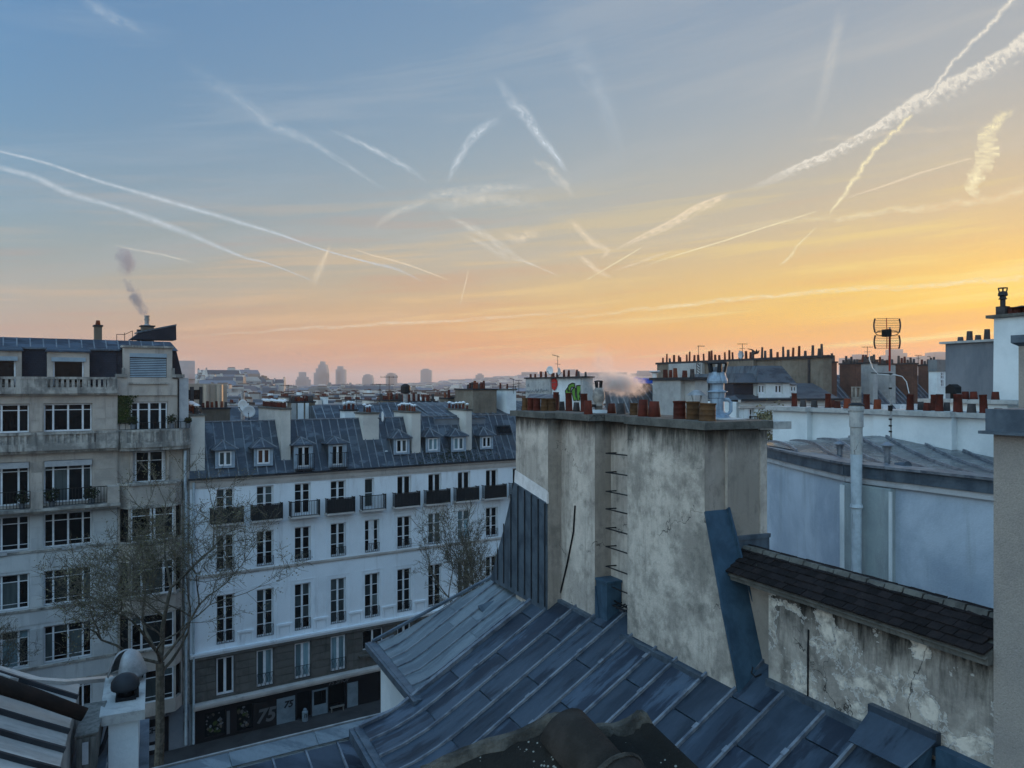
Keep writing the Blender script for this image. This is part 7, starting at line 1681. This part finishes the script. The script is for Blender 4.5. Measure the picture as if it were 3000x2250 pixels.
def contrail(label,pts,kind='soft',col='pale',st=.6,fades=(0.0,0.0),jit=0.0):
    """pts: (px,py,width px); the ribbon lies flat at height HC"""
    key=(kind,col,st)
    if key not in CM: CM[key]=ctr_mat('contrail_'+kind+'_'+col+str(len(CM)),CC[col],st,kind)
    P=cat([Vector(p) for p in pts],6 if not jit else 12); L=[0]
    if jit:
        rj=random.Random(len(label)); ph=[rj.uniform(0,6) for _ in range(3)]
        for i in range(1,len(P)-1):
            t=(P[i+1].xy-P[i-1].xy).normalized(); k_=jit*(math.sin(i*.55+ph[0])+.6*math.sin(i*1.3+ph[1])+.5*rj.uniform(-1,1)); P[i]=P[i]+Vector((-t.y*k_,t.x*k_,rj.uniform(-.12,.12)*P[i].z))
    for i in range(1,len(P)): L.append(L[-1]+(P[i].xy-P[i-1].xy).length)
    vs=[];fs=[];uv=[];fd=[]
    for i,p in enumerate(P):
        t=(P[min(i+1,len(P)-1)].xy-P[max(i-1,0)].xy).normalized(); n=Vector((-t.y,t.x)); n=n if n.y<0 else -n   # n points up in the picture
        for s_ in (-.5,.5):
            q=p.xy+n*s_*p.z; k=(HC-CZ)/(HY-q.y)*F/F; Yw=(HC-CZ)*F/(HY-q.y); vs.append(((q.x-CX)/F*Yw,Yw,HC))
            uv.append((L[i]/100,s_+.5)); f=1.0; e=L[i]/L[-1]
            if fades[0]: f*=min(1,e/fades[0])
            if fades[1]: f*=min(1,(1-e)/fades[1])
            fd.append(f)
    for i in range(len(P)-1): fs.append((2*i,2*i+1,2*i+3,2*i+2))
    me=bpy.data.meshes.new('contrail'); me.from_pydata(vs,[],fs); me.materials.append(CM[key])
    ul=me.uv_layers.new(name='UVMap'); 
    for lp in me.loops: ul.data[lp.index].uv=uv[lp.vertex_index]
    at_=me.attributes.new('fade','FLOAT','POINT'); at_.data.foreach_set('value',fd)
    o=link('contrail',me); tag(o,label,'contrail','thing',None); o.visible_shadow=False if False else True
    return o
Lf=lambda l:[(x/1.4747,y/1.4747,w) for x,y,w in l]
Rf=lambda l:[(1500+x/1.4747,y/1.4747,w) for x,y,w in l]
contrail('upper of the two long parallel contrails crossing the left half of the sky',Lf([(-60,640,12),(0,654,13),(200,705,16),(420,780,18),(660,850,24),(900,920,24),(1060,968,22),(1200,1010,16),(1400,1080,10),(1600,1135,12),(1720,1165,16),(1850,1228,8)]),'line','cold',.72,(0,.12))
contrail('lower of the two long parallel contrails at the left, broad at its middle',Lf([(-60,712,24),(0,726,26),(150,765,32),(300,835,34),(500,895,24),(700,965,38),(850,1025,28),(1050,1110,14),(1150,1135,10),(1320,1200,8),(1440,1250,5)]),'line','cold',.62,(0,.15))
contrail('very faint wide contrail above the parallel pair, fading to the upper left',Lf([(760,250,60),(1050,440,56),(1150,530,56),(1300,590,40),(1450,680,26),(1600,780,18),(1700,840,10)]),'soft','cold',.34,(.5,.2))
contrail('short faint contrail left of the arch-shaped pair in the centre',Lf([(1420,560,12),(1530,605,22),(1680,680,26),(1790,745,20),(1860,800,8)]),'soft','cold',.62,(.3,.3))
contrail('left leg of the arch of two feathery contrails high in the centre',Lf([(1935,790,14),(1960,730,26),(1985,680,34),(2030,610,40),(2090,550,44),(2170,508,30)]),'soft','cold',.75,(.15,.3))
contrail('right leg of the arch of two feathery contrails high in the centre',Rf([(-70,330,40),(0,440,52),(60,500,48),(120,590,40),(180,660,30),(238,745,16)]),'soft','cold',.85,(.45,.1))
contrail('level feathery cloud band under the arch-shaped contrails',Lf([(1780,860,20),(1880,840,40),(2000,830,46),(2120,810,40),(2330,810,22)]),'soft','pale',.42,(.25,.35))
contrail('curling wisp descending left from the feathery band',Lf([(1880,860,22),(1780,890,34),(1700,920,34),(1630,975,24),(1640,1010,10)]),'soft','pale',.34,(.3,.3))
contrail('slanting wisp below the feathery band, ending in a thin thread to the right',Lf([(1930,935,16),(2030,980,34),(2120,1030,34),(2212,1105,36),(2270,1130,14),(2430,1198,5)]),'soft','pale',.5,(.2,.1))
contrail('second parallel wisp below the feathery band',Lf([(1990,1010,10),(2080,1050,26),(2180,1110,30),(2240,1150,10)]),'soft','pale',.36,(.3,.3))
contrail('tiny steep contrail just above the horizon in the centre',Lf([(2024,1165,5),(2005,1250,6),(1988,1315,3)]),'line','warm',.8)
contrail('short bright contrail between the parallel pair and the steep one',Lf([(1480,1058,5),(1600,1100,8),(1750,1140,10),(1945,1212,6)]),'line','warm',.75,(.3,.1))
contrail('upright feathery puff crossing the end of the parallel contrails',Lf([(1432,1050,10),(1400,1120,24),(1378,1170,40),(1352,1240,30)]),'soft','warm',.5,(.2,.2))
contrail('faint thread above the left chimney smoke',Lf([(440,1045,6),(560,1075,8),(700,1100,10),(890,1150,6)]),'soft','pale',.5,(.3,.3))
contrail('great curdled contrail sweeping from the centre to the upper right corner',Rf([(2300,150,100),(2212,212,84),(2080,292,78),(1980,345,70),(1850,413,74),(1730,470,66),(1600,553,50),(1400,663,42),(1200,750,38),(1100,796,30),(1010,826,18)]),'curd','pale',.9,(0,.2),1.0)
contrail('lower broken end of the great contrail, tapering down towards the horizon',Rf([(950,842,18),(900,865,30),(800,912,42),(700,968,36),(600,1014,28),(520,1048,18),(440,1085,6)]),'curd','warm',.68,(.1,.2))
contrail('steep rope-like contrail crossing the great one near the upper right corner',Rf([(2180,-30,26),(2100,70,26),(2060,112,24),(1960,212,22),(1880,300,20),(1820,388,16),(1770,450,14)]),'line','pale',1.0,(0,.05),2.2)
contrail('lower part of the rope-like contrail, wavering below the crossing',Rf([(1730,490,16),(1690,535,24),(1620,600,24),(1555,665,24),(1500,745,26),(1440,830,22),(1360,945,8)]),'line','gold',.95,(.03,.1),2.4)
contrail('broken faint dashes continuing the rope-like contrail downwards',Rf([(1320,975,8),(1285,1010,10),(1230,1065,12),(1200,1110,16),(1150,1150,6)]),'soft','gold',.6,(.1,.1))
contrail('sharp thin straight contrail low in the right half',Rf([(1312,914,4),(1200,950,7),(1100,980,8),(900,1045,8),(700,1106,8),(600,1140,8),(540,1162,4)]),'line','gold',.95,(0,.3))
contrail('soft thread running beside the sharp straight contrail',Rf([(700,1080,8),(600,1115,12),(500,1150,10),(430,1168,5)]),'soft','warm',.5,(.2,.2))
contrail('short bright dash of contrail low above the graffiti gable',Rf([(556,1071,4),(500,1105,7),(440,1140,7),(325,1208,4)]),'line','gold',.95)
contrail('zigzag wisp low in the centre, upper stroke',Rf([(240,943,12),(300,1000,34),(350,1050,34),(408,1078,26),(380,1125,10)]),'soft','warm',.6,(.2,.1))
contrail('zigzag wisp low in the centre, lower stroke',Rf([(290,1105,18),(340,1145,30),(380,1175,24),(428,1200,8)]),'soft','warm',.6,(.1,.1))
contrail('hooked curdled cloud column near the right edge',Rf([(2180,460,20),(2110,515,44),(2050,580,56),(2060,640,60),(2040,700,60),(2005,760,50),(1985,815,40),(2015,850,18)]),'soft','gold',.85,(.15,.1),5.0)
contrail('long thin contrail joining the hooked cloud from the left',Rf([(1985,684,10),(1850,722,10),(1750,752,12),(1600,805,12),(1450,852,8),(1300,892,6)]),'line','warm',.7,(0,.5))
contrail('broad faint light shaft-like veil left of the centre right sky',Rf([(200,60,120),(330,300,110),(430,520,90),(470,740,40)]),'soft','cold',.16,(.3,.3))
contrail('faint vertical veil high in the right half',Rf([(1430,10,50),(1380,250,60),(1330,450,50),(1280,580,30)]),'soft','pale',.22,(.2,.4))
contrail('ragged feathery veil around the foot of the arch-shaped pair',Lf([(1840,880,30),(1950,880,60),(2080,850,70),(2240,870,50),(2400,900,24)]),'soft','pale',.30,(.3,.4),6.0)
contrail('faint threads hanging under the right leg of the arch',Rf([(70,680,10),(150,720,34),(230,800,44),(270,860,16)]),'soft','pale',.38,(.3,.4),4.0)
contrail('small puffs of thin cloud left of the zigzag wisp',Rf([(-60,1020,16),(20,1030,44),(90,1010,30),(110,985,10)]),'soft','warm',.34,(.3,.3),5.0)
contrail('level gold streak low over the right-hand roofs',Rf([(60,1390,10),(400,1355,16),(800,1310,20),(1300,1262,22),(1900,1225,26),(2330,1190,30)]),'soft','gold',.62,(.3,0),2.0)
contrail('long warm streak above the hazy towers',Lf([(560,1465,6),(900,1448,10),(1300,1420,14),(1700,1398,16),(2212,1368,16),(2700,1320,10)]),'soft','warm',.55,(.4,.3),2.0)
contrail('upper long golden streak fading towards the right edge',Rf([(900,985,10),(1300,950,24),(1700,905,34),(2000,870,34),(2330,800,40)]),'soft','gold',.45,(.4,0),4.0)
contrail('faint level veil between the two big contrails at the right',Rf([(1150,620,10),(1500,590,30),(1900,550,26),(2100,530,10)]),'soft','warm',.26,(.4,.4),3.0)
contrail('small faint cloud in the upper left corner',Lf([(340,-20,40),(430,40,60),(540,95,50),(640,150,20)]),'soft','cold',.30,(.3,.4))
# ================================================================== smoke
def smoke(name,label,px,py,Y,lx,lz,tilt,dens,col,scale,an=.3):
    me=cached('ico',lambda:MB().lathe([(.01,-1),(.38,-.92),(.7,-.7),(.92,-.38),(1,0),(.92,.38),(.7,.7),(.38,.92),(.01,1)],n=14).mesh('smoke',M['dish']).copy())
    me=me.copy(); me.materials.clear(); m=bpy.data.materials.new(name+'_volume'); m.use_nodes=True; t=m.node_tree; t.nodes.clear(); N=NB(t)
    tc=N.n('ShaderNodeTexCoord').outputs['Object']; ln=N.n('ShaderNodeVectorMath',operation='LENGTH'); N.put(ln.inputs[0],tc)
    geo=N.n('ShaderNodeNewGeometry'); nz=N.noise(geo.outputs['Position'],scale,5,.6,.8)
    d=N.m('MULTIPLY',N.rng(N.m('SUBTRACT',nz,N.m('MULTIPLY',ln.outputs['Value'],.30)),.24,.44),N.rng(ln.outputs['Value'],1,.5,0,1,True))
    pv=N.n('ShaderNodeVolumePrincipled'); pv.inputs['Color'].default_value=(*col,1); pv.inputs['Anisotropy'].default_value=an; N.put(pv.inputs['Density'],N.m('MULTIPLY',d,dens))
    o=N.n('ShaderNodeOutputMaterial'); t.links.new(pv.outputs[0],o.inputs['Volume']); me.materials.append(m)
    p=WO.at(px,py,Y); ob_=link(name,me,None,tuple(p),(0,R(tilt),0),(lx,max(lx*.8,.1),lz)); tag(ob_,label,'smoke','stuff'); return ob_
s5=50/F
smoke('smoke','grey smoke plume leaning left above the steel flue of the stone building',397,872,50,26*s5,82*s5,-30,3.8,(.56,.55,.58),1.6,.1)
smoke('smoke','thin upper wisp of the left smoke plume',368,765,50,42*s5,62*s5,-20,1.5,(.60,.54,.58),1.3,.1)
s2=19/F
smoke('smoke','pink-lit steam drifting right from the middle cowl of the chimney wall',1815,1124,19,104*s2,46*s2,8,8,(1,.90,.84),5.5,.4)
smoke('smoke','faint steam rising over the middle cowl',1768,1062,19,44*s2,66*s2,-6,1.6,(.95,.86,.82),4,.4)
# ================================================================== haze
RH=RM+60
hz=MB().box(-RH,RH,-RH,RH,-1.5,112).build('haze',M['dish'],None,kind='stuff'); hz.data.materials.clear()
hm=bpy.data.materials.new('haze_air'); hm.use_nodes=True; t=hm.node_tree; t.nodes.clear(); N=NB(t)
pv=N.n('ShaderNodeVolumePrincipled'); pv.inputs['Color'].default_value=(.86,.84,.86,1); pv.inputs['Density'].default_value=HAZE; pv.inputs['Anisotropy'].default_value=.35
o=N.n('ShaderNodeOutputMaterial'); t.links.new(pv.outputs[0],o.inputs['Volume']); hz.data.materials.append(hm); hz['label']='thin morning haze over the whole city'
